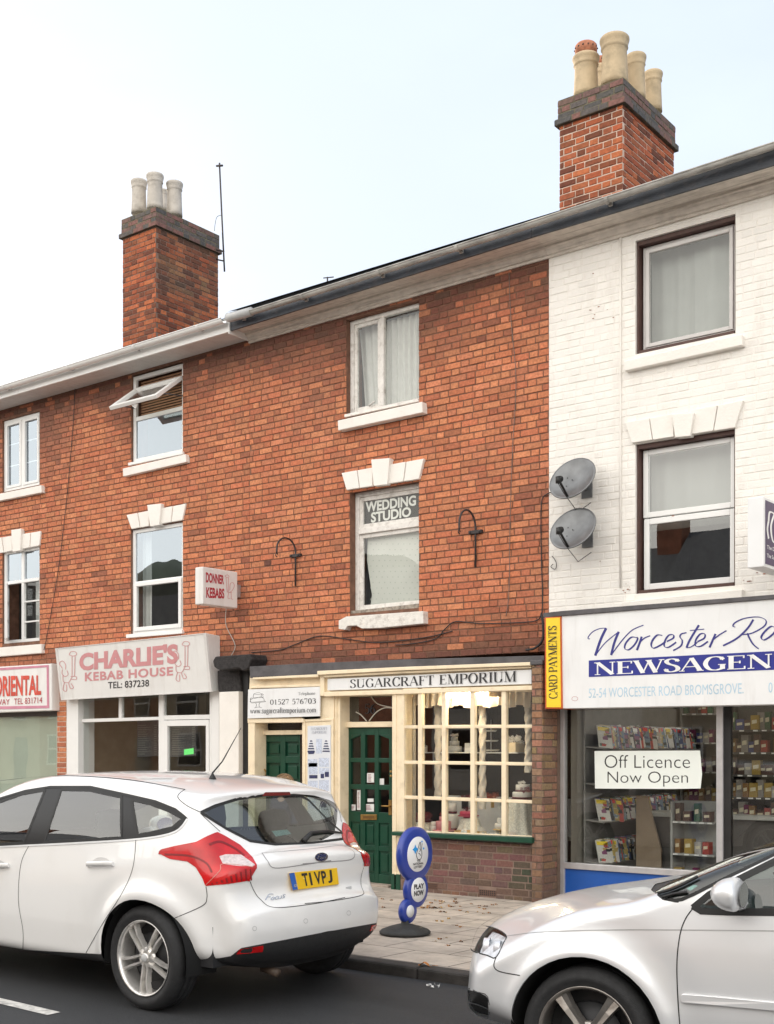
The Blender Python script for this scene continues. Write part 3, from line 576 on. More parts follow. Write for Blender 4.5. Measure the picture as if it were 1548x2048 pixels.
# --- takeaway building (A)
def winA():
    for key, hs in (('Au', ()), ('Al', (.5,))):
        x0, x1, z0, z1 = W[key]; niche(bA, W[key], .32); Y = .03; m = MB(); frame(m, x0, x1, z0, z1, Y, .05, .06); xm = at(45, 1000, Y)[0]
        m.box(xm - .03, xm + .03, Y + .001, Y + .05, z0 + .05, z1 - .05)
        if key == 'Au':
            for a, b in ((x0 + .05, xm - .03), (xm + .03, x1 - .05)): frame(m, a, b, z0 + .05, z1 - .05, Y - .01, .04, .04)
            for f in (.36, .66): m.box(x0 + .08, x1 - .08, Y + .03, Y + .036, z0 + (z1 - z0) * f - .008, z0 + (z1 - z0) * f + .008)
            w = m.build('window', m_upvc, bA, bevel=.005); pane(w, x0 + .07, xm - .05, z0 + .07, z1 - .07, Y + .025, g_sky); pane(w, xm + .05, x1 - .07, z0 + .07, z1 - .07, Y + .025, g_sky)
        else:
            zt = at(40, 1163, Y)[2]; m.box(x0 + .05, x1 - .05, Y - .005, Y + .055, zt - .025, zt + .025)
            for f in (.33, .66): m.box(xm + .03, x1 - .05, Y + .01, Y + .03, z0 + (zt - z0) * f - .012, z0 + (zt - z0) * f + .012)
            w = m.build('window', m_upvc, bA, bevel=.005)
            pane(w, x0 + .05, xm - .03, zt + .02, z1 - .05, Y + .03, g_sky); pane(w, xm + .03, x1 - .05, zt + .02, z1 - .05, Y + .03, g_sky); pane(w, xm + .03, x1 - .05, z0 + .05, zt - .02, Y + .035, g_win)
            # casement standing open
            s = MB(); n = 8; ang = R(38); Lw = xm - x0 - .06
            def cp(u, v, o=0.): return (x0 + .05 + Lw * u * math.cos(ang) + math.sin(ang) * o, Y - Lw * u * math.sin(ang) + math.cos(ang) * o, z0 + .05 + (zt - z0 - .08) * v)
            for (u0, u1, v0, v1) in ((0, 1, 0, .05), (0, 1, .95, 1), (0, .12, .05, .95), (.88, 1, .05, .95), (.12, .88, .33, .355), (.12, .88, .65, .675)):
                s.hexa([cp(u0, v0), cp(u1, v0), cp(u1, v1), cp(u0, v1)], [cp(u0, v0, .04), cp(u1, v0, .04), cp(u1, v1, .04), cp(u0, v1, .04)])
            s.build('open_sash', m_upvc, w, bevel=.004); MB().add([cp(.1, .04, .02), cp(.9, .04, .02), cp(.9, .96, .02), cp(.1, .96, .02)], [(0, 1, 2, 3)]).build('pane', g_sky, w)
            curtain(w, xm + .1, x1, z0, zt, .2, m_net2, 3, .02, seed=9)
    sill(bA, [(-14, 990), (82, 970), (83, 985), (-14, 1004)], -.07, .12, m_white); sill(bA, [(-14, 1296), (82, 1288), (83, 1306), (-14, 1314)], -.07, .12, m_white)
    lintel(bA, (-18, 1078, 82, 1062), (-10, 1108, 79, 1091), (22, 42, 25, 40, 1060, 1104), -.03, m_white)
winA()
# ---------------------------------------------------------------- eaves and roofs
def mold(mb, p0, p1, prof):
    n = len(prof); A = [(p0[0], p0[1] + dy, p0[2] + dz) for dy, dz in prof]; B = [(p1[0], p1[1] + dy, p1[2] + dz) for dy, dz in prof]
    return mb.add(A + B, [tuple(range(n))[::-1], tuple(range(n, 2 * n))] + [(i, (i + 1) % n, n + (i + 1) % n, n + i) for i in range(n)])
def gutter(b, pts, r, mat, clips, cmat=None):
    m = MB(); P = [Vector(p) for p in pts]; rows = []
    for p in P: rows.append([(p.x, p.y + r * math.cos(a), p.z + r * math.sin(a)) for a in [math.pi + math.pi * k / 10 for k in range(11)]])
    m.grid(rows); rows2 = [[(q[0], p.y + (q[1] - p.y) * .9, p.z + (q[2] - p.z) * .9) for q in rw] for p, rw in zip(P, rows)]; m.grid(rows2)
    m.tube([(p.x, p.y - r, p.z) for p in P], .008, 6)
    g = m.build('gutter', mat, b)
    for f in clips:
        i = min(int(f * (len(P) - 1)), len(P) - 2); t = f * (len(P) - 1) - i; p = P[i].lerp(P[i + 1], t); k = MB()
        k.grid([[(p.x + dx, p.y + (r + .008) * math.cos(a), p.z + (r + .008) * math.sin(a)) for a in [math.pi + math.pi * j / 10 for j in range(11)]] for dx in (-.02, .02)])
        k.box(p.x - .02, p.x + .02, p.y + r, p.y + r + .03, p.z - .05, p.z + .02); k.build('gutter_bracket', cmat or mat, g)
    return g
def lerp3(a, b, t): return tuple(p + (q - p) * t for p, q in zip(a, b))
def atx(x, p, q): t = (x - p[0]) / (q[0] - p[0]); return lerp3(p, q, t)
gy = -.46; G0, G1 = at(0, 776, gy), at(458, 635, gy); G2, G3, G4 = at(462, 636, gy), at(1118, 429, gy), at(1548, 289, gy)
f0, f1 = at(0, 798, -.385), at(459, 663, -.385)
def eaveW(b, xa, xb, clips):
    m = MB(); a, c = atx(xa, f0, f1), atx(xb, f0, f1); m.add([(a[0], -.385, a[2]), (c[0], -.385, c[2]), (c[0], -.385, 7.03), (a[0], -.385, 7.03), (a[0], -.36, a[2]), (c[0], -.36, c[2]), (c[0], -.36, 7.03), (a[0], -.36, 7.03)], [(0, 1, 2, 3), (1, 0, 4, 5), (0, 3, 7, 4), (2, 1, 5, 6)]).build('fascia_board', m_upvc, b, bevel=.003)
    m = MB(); k = 0; x = xa      # tongued soffit strips
    while x < xb:
        x2 = min(x + .1, xb); z = atx(x, f0, f1)[2]; m.box(x + .002, x2 - .002, -.36, 0, z + .004, z + .02); x += .1
    m.box(xa, xb, -.36, 0, f1[2] + .022, f1[2] + .03); m.build('soffit', M('white_soffit', (.62, .60, .585), .5, .05, 8, dirt=(.4, .37, .35), dscale=2, damt=.5), b)
    gutter(b, [atx(xa + (xb - xa) * i / 4, G0, G1) for i in range(5)], .055, m_upvc, clips)
eaveW(bA, XL, XAB - .002, (.62, .97)); eaveW(bB, XAB + .002, XBC - .004, (.3, .62, .9))
c0, c1, c2 = at(500, 688, 0), at(1098, 518, 0), at(1548, 388, 0)
d0, d1, d2 = at(463, 661, -.36), at(1098, 464, -.36), at(1548, 330, -.36)
PROF = [(0, .0), (-.028, .0), (-.028, .026), (-.05, .03), (-.06, .05), (-.075, .075), (-.10, .085), (-.10, .108), (-.34, .108), (-.34, .128), (0, .128)]
def eaveD(b, xa, xb, p, q, dp, dq, gp, clips):
    mold(MB(), atx(xa, p, q), atx(xb, p, q), PROF).build('cornice', m_cornice, b)
    a, c = atx(xa, dp, dq), atx(xb, dp, dq)
    MB().hexa([(a[0], -.362, a[2]), (c[0], -.362, c[2]), (c[0], -.362, 7.09), (a[0], -.362, 7.09)], [(a[0], -.338, a[2]), (c[0], -.338, c[2]), (c[0], -.338, 7.09), (a[0], -.338, 7.09)]).build('fascia_board', m_fdark, b)
    gutter(b, gp, .044, m_gutdark, clips)
eaveD(bC, XBC, XCD - .002, c0, c1, d0, d1, [lerp3(G2, atx(XCD, G3, G4), i / 5) for i in range(6)], (.04, .28, .55, .8))
eaveD(bD, XCD + .002, XR, c1, c2, d1, d2, [atx(XCD + (XR - XCD) * i / 5, G3, G4) for i in range(6)], (.12, .35, .62, .9))
MB().tube([lerp3(G1, G2, -.6), lerp3(G1, G2, .5), atx(G2[0] + .35, G2, G3)], .056, 14).build('gutter_joint', M('grey_gutter_joint', (.42, .42, .42), .4), bC)
MB().prism([(XBC - .008, 6.83), (XBC + .008, 6.83), (XBC + .008, 7.02), (XBC - .008, 7.02)], -.38, 0).build('soffit_end', m_upvc, bB)
def roof(b, x0, x1, z0):
    y0, yr, yb = -.40, 4.0, 8.4; zr = z0 + (yr - y0) * math.tan(R(21)); m = MB()
    m.add([(x0, y0, z0), (x1, y0, z0), (x1, yr, zr), (x0, yr, zr), (x1, yb, z0), (x0, yb, z0)], [(0, 1, 2, 3), (3, 2, 4, 5)])
    m.add([(x0, y0, z0 - .02), (x1, y0, z0 - .02), (x1, yb, z0 - .02), (x0, yb, z0 - .02)], [(3, 2, 1, 0)]); return m.build('roof', m_slate, b)
rA = roof(bA, XL, XAB, 7.02); rB = roof(bB, XAB, XBC, 7.03); rC = roof(bC, XBC, XCD, 7.10); rD = roof(bD, XCD, XR, 7.10)
for b, x0, x1 in ((bA, XL, XAB), (bB, XAB, XBC), (bC, XBC, XCD), (bD, XCD, XR)):
    m = MB(); m.box(x0, x1, 7.8, 8.1, 0, 7.1); m.build('rear_wall', M('rear_brick', (.3, .12, .07), .9, .3, 3), b)
MB().box(XR - .25, XR, .3, 7.8, 0, 7.1).build('end_wall', M('rear_brick'), bD)
# ---------------------------------------------------------------- chimneys
m_blue = M('sooty_blue_brick', rough=.8, var=.3, scale=30, bump=.5, bscale=90, attr=True)
def stack(b, rf, xl, xr, xs, y_top_corner, Yf, colf, wide, pale, top_wide):
    """front face px xl..xr, right hand side runs back to px xs at depth"""
    fx0, fx1 = at(xl, 500, Yf)[0], at(xr, 500, Yf)[0]
    d = ray(xs, 500); yb = CAM[1] + fx1 / d[0] * d[1]
    zt = at(xr, y_top_corner, Yf)[2]; zb = 6.9; hc = .33; zc = zt - hc
    m = MB(); bricks(m, fx0, fx1, zb, zc, front(Yf), colf, bl=.215, jit=.003, proud=.007); bricks(m, Yf, yb, zb, zc, right(fx1), colf, jit=.003, proud=.007, off=.05)
    bricks(m, fx0, fx1, zb, zc, lambda a, z, o: (a, yb + o, z), colf); bricks(m, Yf, yb, zb, zc, lambda a, z, o: (fx0 - o, a, z), colf)
    ch = m.build('chimney', m_brick, b)
    MB().box(fx0, fx1, Yf, yb, zb, zc).build('chimney_core', pale, ch)
    e = .028; m = MB()
    def blue(a, z): return mixc(random.choice([(.10, .085, .08), (.075, .07, .068), (.15, .085, .075), (.19, .09, .075)]), (.12, .10, .05), max(0, nz(a, z, 3)) * .5)
    for (zz0, zz1, ee) in ((zc, zc + .07, e * 1.6), (zc + .07, zc + .30, e * .55), ):
        bricks(m, fx0 - ee, fx1 + ee, zz0, zz1, front(Yf - ee), blue, proud=.004); bricks(m, Yf - ee, yb + ee, zz0, zz1, right(fx1 + ee), blue, proud=.004)
        bricks(m, Yf - ee, yb + ee, zz0, zz1, lambda a, z, o, ee=ee: (fx0 - ee - o, a, z), blue)
    cp = m.build('chimney_cap', m_blue, ch); k = MB()
    k.box(fx0 - e * 1.6, fx1 + e * 1.6, Yf - e * 1.6, yb + e * 1.6, zc, zc + .068); k.box(fx0 - e * .55, fx1 + e * .55, Yf - e * .55, yb + e * .55, zc + .068, zt - .035)
    P = []   # crumbling mortar flaunching
    nn = 16
    for j in range(nn + 1):
        row = []
        for i in range(nn + 1):
            u, v = i / nn, j / nn; ed = min(u, 1 - u, v, 1 - v) * 5
            row.append((fx0 + (fx1 - fx0) * u, Yf + (yb - Yf) * v, zt - .035 + .035 * min(1, ed) + .014 * nz(u * 9, v * 9, 1, fx0)))
        P.append(row)
    k.grid(P); k.build('chimney_flaunching', M('mossy_mortar', (.13, .115, .075), .95, .5, 14, .9, 60), ch)
    return ch, fx0, fx1, yb, zt
def chcol(a, z):
    c = random.choice(RED); c = mixc(c, (.10, .045, .035), random.choice([0, .1, .25, .4, .6, .8]) ); return (c[0] * .80, c[1] * .62, c[2] * .50)
def chcolL(a, z):
    c = chcol(a, z)
    if a > .9 and a < 3.5: c = mixc(c, mixc((.055, .045, .035), (.35, .27, .13), max(0, nz(a, z, 3.1, 2) * 1.6)), max(0, min(1, (z - 8.2) * .55 + nz(a, z, 2, 5) * .7)))
    return c
m_pale = M('pale_mortar', (.56, .44, .36), .95, .2, 8)
chR, rx0, rx1, ryb, rzt = stack(bD, rD, 1120, 1245, 1347, 150, 1.1, chcol, 0, m_pale, 0)
chL, lx0, lx1, lyb, lzt = stack(bB, rB, 246, 312, 436, 409, 1.1, chcolL, 0, M('dark_mortar', (.20, .13, .10), .95, .2, 8), 0)
m_pot = M('buff_clay_pot', (.50, .39, .25), .8, .12, 9, .4, 60, dirt=(.16, .14, .10), dscale=5, damt=.5)
m_potp = M('pale_clay_pot', (.50, .46, .41), .8, .12, 9, .4, 60, dirt=(.22, .19, .16), dscale=6, damt=.6)
def pot(ch, px, ytop, ybase, wpx, Y, mat, cowl=None):
    ytop += 7 if wpx > 31 else 4; cowl = cowl and cowl + 6; p = at(px, ybase, Y); t = at(px, ytop, Y); h = t[2] - p[2]; s = math.hypot(p[0], p[1] + 11.3) ; r = wpx / 2 / F_PX * (s * .99)
    pr = [(r * .80, -.06), (r * .80, 0), (r * .92, h * .25), (r * .96, h * .62), (r * .98, h * .70), (r * 1.10, h * .76), (r * 1.12, h * .79), (r * 1.0, h * .82), (r * 1.05, h * .90), (r * 1.22, h * .94), (r * 1.24, h * .985), (r * 1.12, h), (r * .85, h), (r * .8, h * .8)]
    pr = [(r * 1.06, -.06), (r * 1.03, 0), (r * .97, h * .35), (r * .93, h * .70), (r * .95, h * .72), (r * 1.04, h * .75), (r * 1.0, h * .78), (r * 1.08, h * .88), (r * 1.13, h * .92), (r * 1.13, h * .97), (r * 1.05, h), (r * .82, h), (r * .8, h * .8)]
    o = MB().lathe(pr, p, 28).build('chimney_pot', mat, ch)
    if cowl:
        m = MB(); hh = at(px, cowl, Y)[2] - t[2]; m.lathe([(r * .78, -.02), (r * .80, hh * .25), (r * .92, hh * .35), (r * .92, hh * .85), (r * .8, hh), (r * .3, hh * 1.08), (0.0005, hh * 1.1)], t, 24)
        for k in range(14):
            w_ = 2 * math.pi * k / 14; q = (t[0] + r * .925 * math.cos(w_), t[1] + r * .925 * math.sin(w_), t[2] + hh * .6); m.box(q[0] - .012, q[0] + .012, q[1] - .012, q[1] + .012, q[2] - .02, q[2] + .02) if 0 else None
        c = m.build('chimney_pot', M('terracotta_cowl', (.40, .16, .09), .8, .3, 20), ch)
        v = MB()
        for k in range(14):
            w_ = 2 * math.pi * k / 14; q = (t[0] + r * .93 * math.cos(w_), t[1] + r * .93 * math.sin(w_)); v.lathe([(.011, -.001), (.011, .001)], (q[0], q[1], t[2] + hh * .6), 8, 'y')
        v.build('cowl_hole', m_black, ch)
    return o
ym = (1.1 + ryb) / 2
pot(chR, 1172, 107, 186, 48, 1.38, m_pot, 84); pot(chR, 1200, 128, 196, 34, 2.05, m_pot, 112); pot(chR, 1229, 70, 163, 52, 1.33, m_pot); pot(chR, 1272, 105, 190, 36, 1.85, m_pot); pot(chR, 1306, 139, 215, 34, 2.35, m_pot)
pot(chL, 278, 358, 420, 29, 1.33, m_potp); pot(chL, 310, 346, 412, 31, 1.33, m_potp); pot(chL, 326, 377, 415, 20, 2.0, m_potp); pot(chL, 349, 362, 425, 30, 1.6, m_potp)
def one(name, mb, mat, label, catg, group=None, **k):
    o = mb.build(name, mat, **k); return tag(o, label, catg, group)
m_sign = M('white_sign_board', (.76, .765, .77), .38, .03, 4, dirt=(.48, .46, .43), dscale=2.5, damt=.32, streak=(2.5, 2.5, .35))
m_signy = M('cream_sign_board', (.74, .73, .71), .38, .03, 4, dirt=(.5, .46, .42), dscale=3, damt=.35, streak=(2.5, 2.5, .35))
m_ink = M('black_lettering', (.02, .018, .02), .5, .05)
m_shopglass = GL('shop_glass', (.95, .96, .95), .7, wav=.05)
def z4(x, y): return (480 + x / 3.9375, 1300 + y / 3.9385)
def z5(x, y): return (770 + x / 4.097, 1320 + y / 4.096)
def z6(x, y): return (1080 + x / 3.303, 1180 + y / 3.303)
def z3(x, y): return (x / 2.977, 1240 + y / 2.978)
def shellroom(b, x0, x1, z0, z1, y0, y1, mats, nm='room'):
    a = MB().add([(x0, y1, z0), (x1, y1, z0), (x1, y1, z1), (x0, y1, z1)], [(0, 1, 2, 3)]).add([(x0, y0, z0), (x0, y1, z0), (x0, y1, z1), (x0, y0, z1)], [(0, 1, 2, 3)]).add([(x1, y0, z0), (x1, y1, z0), (x1, y1, z1), (x1, y0, z1)], [(3, 2, 1, 0)])
    r = a.build('shop_interior_wall', mats[0], b)
    MB().add([(x0, y0, z0), (x1, y0, z0), (x1, y1, z0), (x0, y1, z0)], [(0, 1, 2, 3)]).build('shop_floor', mats[1], r)
    MB().add([(x0, y0, z1), (x1, y0, z1), (x1, y1, z1), (x0, y1, z1)], [(3, 2, 1, 0)]).build('shop_ceiling', mats[2], r)
# ================================================================ C: cake shop front
YF = -.25
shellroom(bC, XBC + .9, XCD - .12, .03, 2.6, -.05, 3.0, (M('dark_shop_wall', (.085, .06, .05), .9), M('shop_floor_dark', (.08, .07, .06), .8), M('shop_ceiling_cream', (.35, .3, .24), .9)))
m = MB(); m.pan([(499, 1333), (630, 1326), (800, 1319), (1088, 1311), (1088, 1325), (800, 1336), (632, 1349), (500, 1356)], YF - .04, .30); m.build('flashing', m_lead, bC, bevel=.004)
m = MB()   # cream fascia carcass and cornice
m.pan([(640, 1336), (1064, 1324), (1064, 1378), (640, 1392)], YF + .03, .22)
m.pan([(500, 1350), (641, 1344), (641, 1440), (495, 1442)], YF + .05, .22)
fa = m.build('fascia', m_cream, bC)
m = MB(); m.pan([(634, 1342), (800, 1334), (1062, 1324), (1062, 1331), (800, 1341), (634, 1350)], YF - .07, .14); m.pan([(648, 1350), (800, 1342), (1062, 1332), (1062, 1336), (800, 1347), (648, 1355)], YF - .035, .09)
m.pan([(505, 1353), (636, 1348), (636, 1354), (505, 1359)], YF - .04, .12); m.pan([(505, 1372), (640, 1368), (640, 1373), (497, 1377)], YF + .0, .06)
m.pan([(640, 1344), (648, 1343), (648, 1392), (640, 1392)], YF - .01, .06); m.pan([(648, 1384), (1064, 1371), (1064, 1380), (648, 1393)], YF - .03, .10)
m.build('cornice', m_cream, fa, bevel=.006)
zb = .0
def post(mb, xl, xr, yt, Y, d, ybot=1800):
    a, b = at(xl, yt, Y), at(xr, yt, Y); mb.box(a[0], b[0], Y, Y + d, zb, a[2])
m = MB(); post(m, 496, 509, 1438, YF + .03, .25)
m.pan([(495, 1437), (607, 1437), (607, 1445), (495, 1446)], YF + .02, .25); post(m, 604, 668, 1386, YF + .05, .20); m.pan([(521, 1461), (606, 1460), (606, 1469), (521, 1470)], -.06, .1)
post(m, 519, 524, 1446, -.04, .08)
fr = m.build('shop_front_frame', m_cream, bC, bevel=.006)
m = MB()   # raised mouldings round the poster panel, door jambs
for q in ([(606, 1439), (666, 1436), (666, 1441), (606, 1444)], [(606, 1444), (610, 1444), (610, 1700), (606, 1700)], [(662, 1441), (666, 1441), (666, 1700), (662, 1700)]): m.pan(q, YF + .035, .05)
post(m, 668, 680, 1386, YF + .07, .22); post(m, 670, 673, 1390, YF + .055, .05)
post(m, 784, 800, 1383, YF + .0, .25); post(m, 788, 792, 1388, YF - .012, .04)
m.pan([(686, 1384), (786, 1381), (786, 1391), (686, 1393)], -.10, .14)
m.pan([(684, 1444), (784, 1443), (784, 1454), (684, 1455)], -.06, .12)
m.build('door_surround', m_cream, fr, bevel=.005)
MB().box(at(783, 1750, YF)[0], at(801, 1750, YF)[0], YF - .012, YF + .2, 0, at(790, 1750, YF)[2]).build('jamb_foot', M('dark_green_gloss'), fr) if 0 else None
m_green = M('dark_green_gloss_paint', (.006, .052, .029), .33, .15, 6, .2, 30)
MB().box(at(783, 1750, YF)[0], at(801, 1750, YF)[0], YF - .012, YF + .2, 0, at(790, 1748, YF)[2]).build('jamb_foot', m_green, fr, bevel=.004)
# passage door
Yd = .0; MB().pan([(524, 1447), (606, 1446), (606, 1461), (524, 1462)], Yd + .03, .01).build('fanlight', M('black_glass', (.01, .01, .01), .1), fr)
a, b_, c, d = rect(524, 607, 1470, 1469, 1775, 1775, Yd); m = MB(); m.box(a, b_, Yd + .02, Yd + .06, .03, d)
dr = m.build('door', m_green, bC); m = MB(); wd = b_ - a
def panelled(m, a, b_, z0, z1, Y, cols, rows, st=.10):
    """stiles and rails standing proud of recessed panels"""
    W_ = b_ - a; H = z1 - z0; xs = [a]; 
    for c0, c1 in cols: xs += [a + W_ * c0, a + W_ * c1]
    xs.append(b_); 
    for i in range(0, len(xs), 2): m.box(xs[i], xs[i + 1], Y, Y + .03, z0, z1)
    for c0, c1 in cols:
        zz = [z0]
        for r0, r1 in rows: zz += [z0 + H * r0, z0 + H * r1]
        zz.append(z1)
        for i in range(0, len(zz), 2): m.box(a + W_ * c0, a + W_ * c1, Y + .001, Y + .029, zz[i], zz[i + 1])
        for r0, r1 in rows: m.box(a + W_ * c0 + .035, a + W_ * c1 - .035, Y + .012, Y + .028, z0 + H * r0 + .035, z0 + H * r1 - .035)
panelled(m, a, b_, .03, d, Yd - .01, [(.13, .46), (.58, .90)], [(.06, .24), (.30, .62), (.67, .80), (.85, .95)]); m.build('door_panelling', m_green, dr, bevel=.005)
m_brass = M('aged_brass', (.45, .27, .09), .35, .2, 20, metal=.9)
MB().tube([at(528, 1537, Yd - .02), at(531, 1542, Yd - .07), at(531, 1551, Yd - .07), at(528, 1556, Yd - .02)], .01).build('handle', m_brass, dr)
MB().pan([(523, 1535), (529, 1535), (529, 1560), (523, 1560)], Yd - .022, .01).build('lock_plate', m_brass, dr)
# main door
Yd = -.02; a, b_, c, d = rect(688, 784, 1456, 1455, 1770, 1772, Yd); c = .035; H = d - c
cols = [(701, 721), (730, 749), (757, 778)]; rows = [(1470, 1516), (1525, 1569), (1579, 1624)]
m = MB(); ms = MB(); gx = [(at(p, 1500, Yd)[0], at(q, 1500, Yd)[0]) for p, q in cols]; gz = [(at(740, q, Yd)[2], at(740, p, Yd)[2]) for p, q in rows]
xs = [a] + [v for p in gx for v in p] + [b_]
for i in range(0, 8, 2): m.box(xs[i], xs[i + 1], Yd, Yd + .045, c, d)
zz = sorted([v for p in gz for v in p]); lz = [(at(740, 1747, Yd)[2], at(740, 1701, Yd)[2]), (at(740, 1691, Yd)[2], at(740, 1645, Yd)[2])]
cuts = sorted([v for p in lz for v in p] + zz); cz = [c] + cuts + [d]
for (p, q) in gx:
    for i in range(0, len(cz), 2): m.box(p, q, Yd + .001, Yd + .044, cz[i], cz[i + 1])
    for z0, z1 in lz: m.box(p, q, Yd + .02, Yd + .03, z0, z1); m.box(p + .025, q - .025, Yd + .008, Yd + .02, z0 + .03, z1 - .03)
# shaped top corners of the upper lights
z1 = gz[0][1]; m.prism([(gx[0][0], z1), (gx[0][1], z1), (gx[0][0], z1 - .05)], Yd + .002, Yd + .043); m.prism([(gx[2][1], z1), (gx[2][0], z1), (gx[2][1], z1 - .05)], Yd + .002, Yd + .043)
dr = m.build('door', m_green, bC, bevel=.004)
for i, (p, q) in enumerate(gx):
    for j, (z0, z1) in enumerate(gz): pane(dr, p, q, z0, z1, Yd + .03, g_win)
m_paper = M('white_paper', (.72, .72, .70), .7, .04)
for q in ([(734, 1546), (748, 1546), (748, 1565), (734, 1565)], [(758, 1557), (768, 1557), (768, 1570), (758, 1570)], [(714, 1580), (721, 1580), (721, 1620), (714, 1620)], [(702, 1609), (711, 1609), (711, 1621), (702, 1621)], [(730, 1608), (748, 1608), (748, 1623), (730, 1623)], [(735, 1597), (747, 1597), (747, 1604), (735, 1604)]): MB().pan(q, Yd + .022, .002).build('door_notice', m_paper, dr)
m = MB(); rr = random.Random(4)
for (x0, x1, y0, y1) in ((736, 746, 1549, 1562), (715, 720, 1584, 1617), (732, 746, 1611, 1620), (703, 710, 1612, 1619)):
    y = y0
    while y < y1: m.pan([(x0, y), (x0 + (x1 - x0) * rr.uniform(.5, 1), y), (x0 + (x1 - x0) * .6, y + 1), (x0, y + 1)], Yd + .020, .001); y += 2.6
m.build('notice_print', M('red_black_print', (.25, .06, .08), .7), dr)
m = MB(); m.pan([(721, 1629), (753, 1629), (753, 1640), (721, 1640)], Yd - .012, .014); lb = m.build('letterbox', m_brass, dr, bevel=.003); MB().pan([(726, 1632), (748, 1632), (748, 1637), (726, 1637)], Yd - .014, .004).build('letterbox_flap', M('dull_brass', (.25, .15, .06), .4, metal=.8), dr)
m = MB(); p = at(781, 1612, Yd - .01); m.tube([(p[0], Yd - .01, p[2]), (p[0], Yd - .05, p[2]), (p[0] - .09, Yd - .06, p[2])], .009); m.pan([(777, 1600), (783, 1600), (783, 1630), (777, 1630)], Yd - .008, .01); m.build('handle', m_brass, dr)
for yy in (1543, 1552): MB().lathe([(.014, 0), (.012, .03), (.0005, .035)], at(781, yy, Yd - .04), 12, 'y').build('lock', m_brass, dr)
MB().box(a - .05, b_ + .05, Yd - .14, Yd + .1, 0, .05).build('doorstep', M('worn_stone', (.34, .28, .23), .8, .2, 9), bC, bevel=.01)
# fanlight of the main door
fx = rect(688, 784, 1392, 1391, 1443, 1443, -.02); fl = MB().pan([(688, 1392), (784, 1391), (784, 1443), (688, 1443)], .0, .006).build('fanlight', GL('dark_glass', (.35, .35, .34), 2.5), fr)
m = MB()
for q in ([(742, 1393), (756, 1408), (784, 1415), (784, 1416)], [(738, 1442), (752, 1425), (768, 1416), (784, 1416)], [(733, 1442), (722, 1430), (712, 1424)]): m.tube([at(x, y, -.008) for x, y in cat(q, 5)], .006, 6)
m.build('fanlight_tracery', M('pale_lead_strip', (.6, .57, .5), .5), fr)
serif(MB(), '56', fq((728, 1408), (751, 1408), (751, 1427), (728, 1427), -.009), .12, .05).build('house_number', M('faded_black', (.015, .015, .02), .5), fr)
# bay window: posts, glazing bars, panes
vx = [802, 839.5, 887, 944.5, 1007, 1065]
def hy(k, x):  # y of horizontal bar k at x
    L0 = [(1381, 1378), (1454, 1452.5), (1524.5, 1528), (1594, 1604), (1663, 1675)][k]; return L0[0] + (L0[1] - L0[0]) * (x - 800) / 264
m = MB()
for x, w_ in zip(vx[1:-1], (8, 8, 8.5, 9)): m.pan([(x - w_ / 2, hy(0, x)), (x + w_ / 2, hy(0, x)), (x + w_ / 2, hy(4, x)), (x - w_ / 2, hy(4, x))], YF - .01, .06)
m.pan([(799, 1381), (808, 1381), (808, 1665), (799, 1664)], YF - .005, .06)
for k in range(5):
    h = (5, 3.4, 3.4, 3.4, 3)[k]
    for i in range(5):
        xa, xb = vx[i] + 4.2, vx[i + 1] - (4.2 if i < 4 else 0); m.pan([(xa, hy(k, xa) - h), (xb, hy(k, xb) - h), (xb, hy(k, xb) + h), (xa, hy(k, xa) + h)], YF + .002, .05)
bw = m.build('bay_window', m_cream, bC, bevel=.006)
for k in range(4):
    for i in range(5): MB().pan([(vx[i], hy(k, vx[i])), (vx[i + 1], hy(k, vx[i + 1])), (vx[i + 1], hy(k + 1, vx[i + 1])), (vx[i], hy(k + 1, vx[i]))], YF + .028, .002).build('pane', m_shopglass, bw)
m = MB(); m.pan([(783, 1663), (1064, 1675), (1064, 1687), (783, 1671)], YF - .10, .16); m.build('window_sill', m_green, bC, bevel=.008)
def browncol(a, z):
    c = random.choice([(.150, .085, .064), (.130, .076, .060), (.170, .095, .068), (.115, .070, .058), (.155, .090, .068)]); c = tuple(v * random.uniform(.85, 1.15) for v in c)
    g = max(0, nz(a, z, 1.9, 40) + .1) * (1.2 if z < .45 and a > -7.6 else .15); return mixc(c, (.035, .05, .03), g)
m_bb = M('brown_brick', rough=.85, var=.2, scale=40, bump=.5, bscale=110, attr=True); m_bm = M('brown_mortar', (.21, .145, .115), .95, .2, 10)
sx0, sx1 = at(801, 1700, YF)[0], at(1064, 1700, YF)[0]; sz = at(930, 1682, YF)[2]
m = MB(); bricks(m, sx0, sx1, .0, sz, front(YF), browncol, holes=[at(857, 1775, YF)[:1] + at(875, 1775, YF)[:1] + (at(866, 1777, YF)[2], at(866, 1766, YF)[2]), at(959, 1789, YF)[:1] + at(992, 1789, YF)[:1] + (at(975, 1791, YF)[2], at(975, 1779, YF)[2])], bl=.20, header=.105, proud=.004, mt=.009, bond='english')
st = m.build('stallriser', m_bb, bC); MB().box(sx0, sx1, YF, YF + .2, 0, sz).build('stallriser_core', m_bm, st)
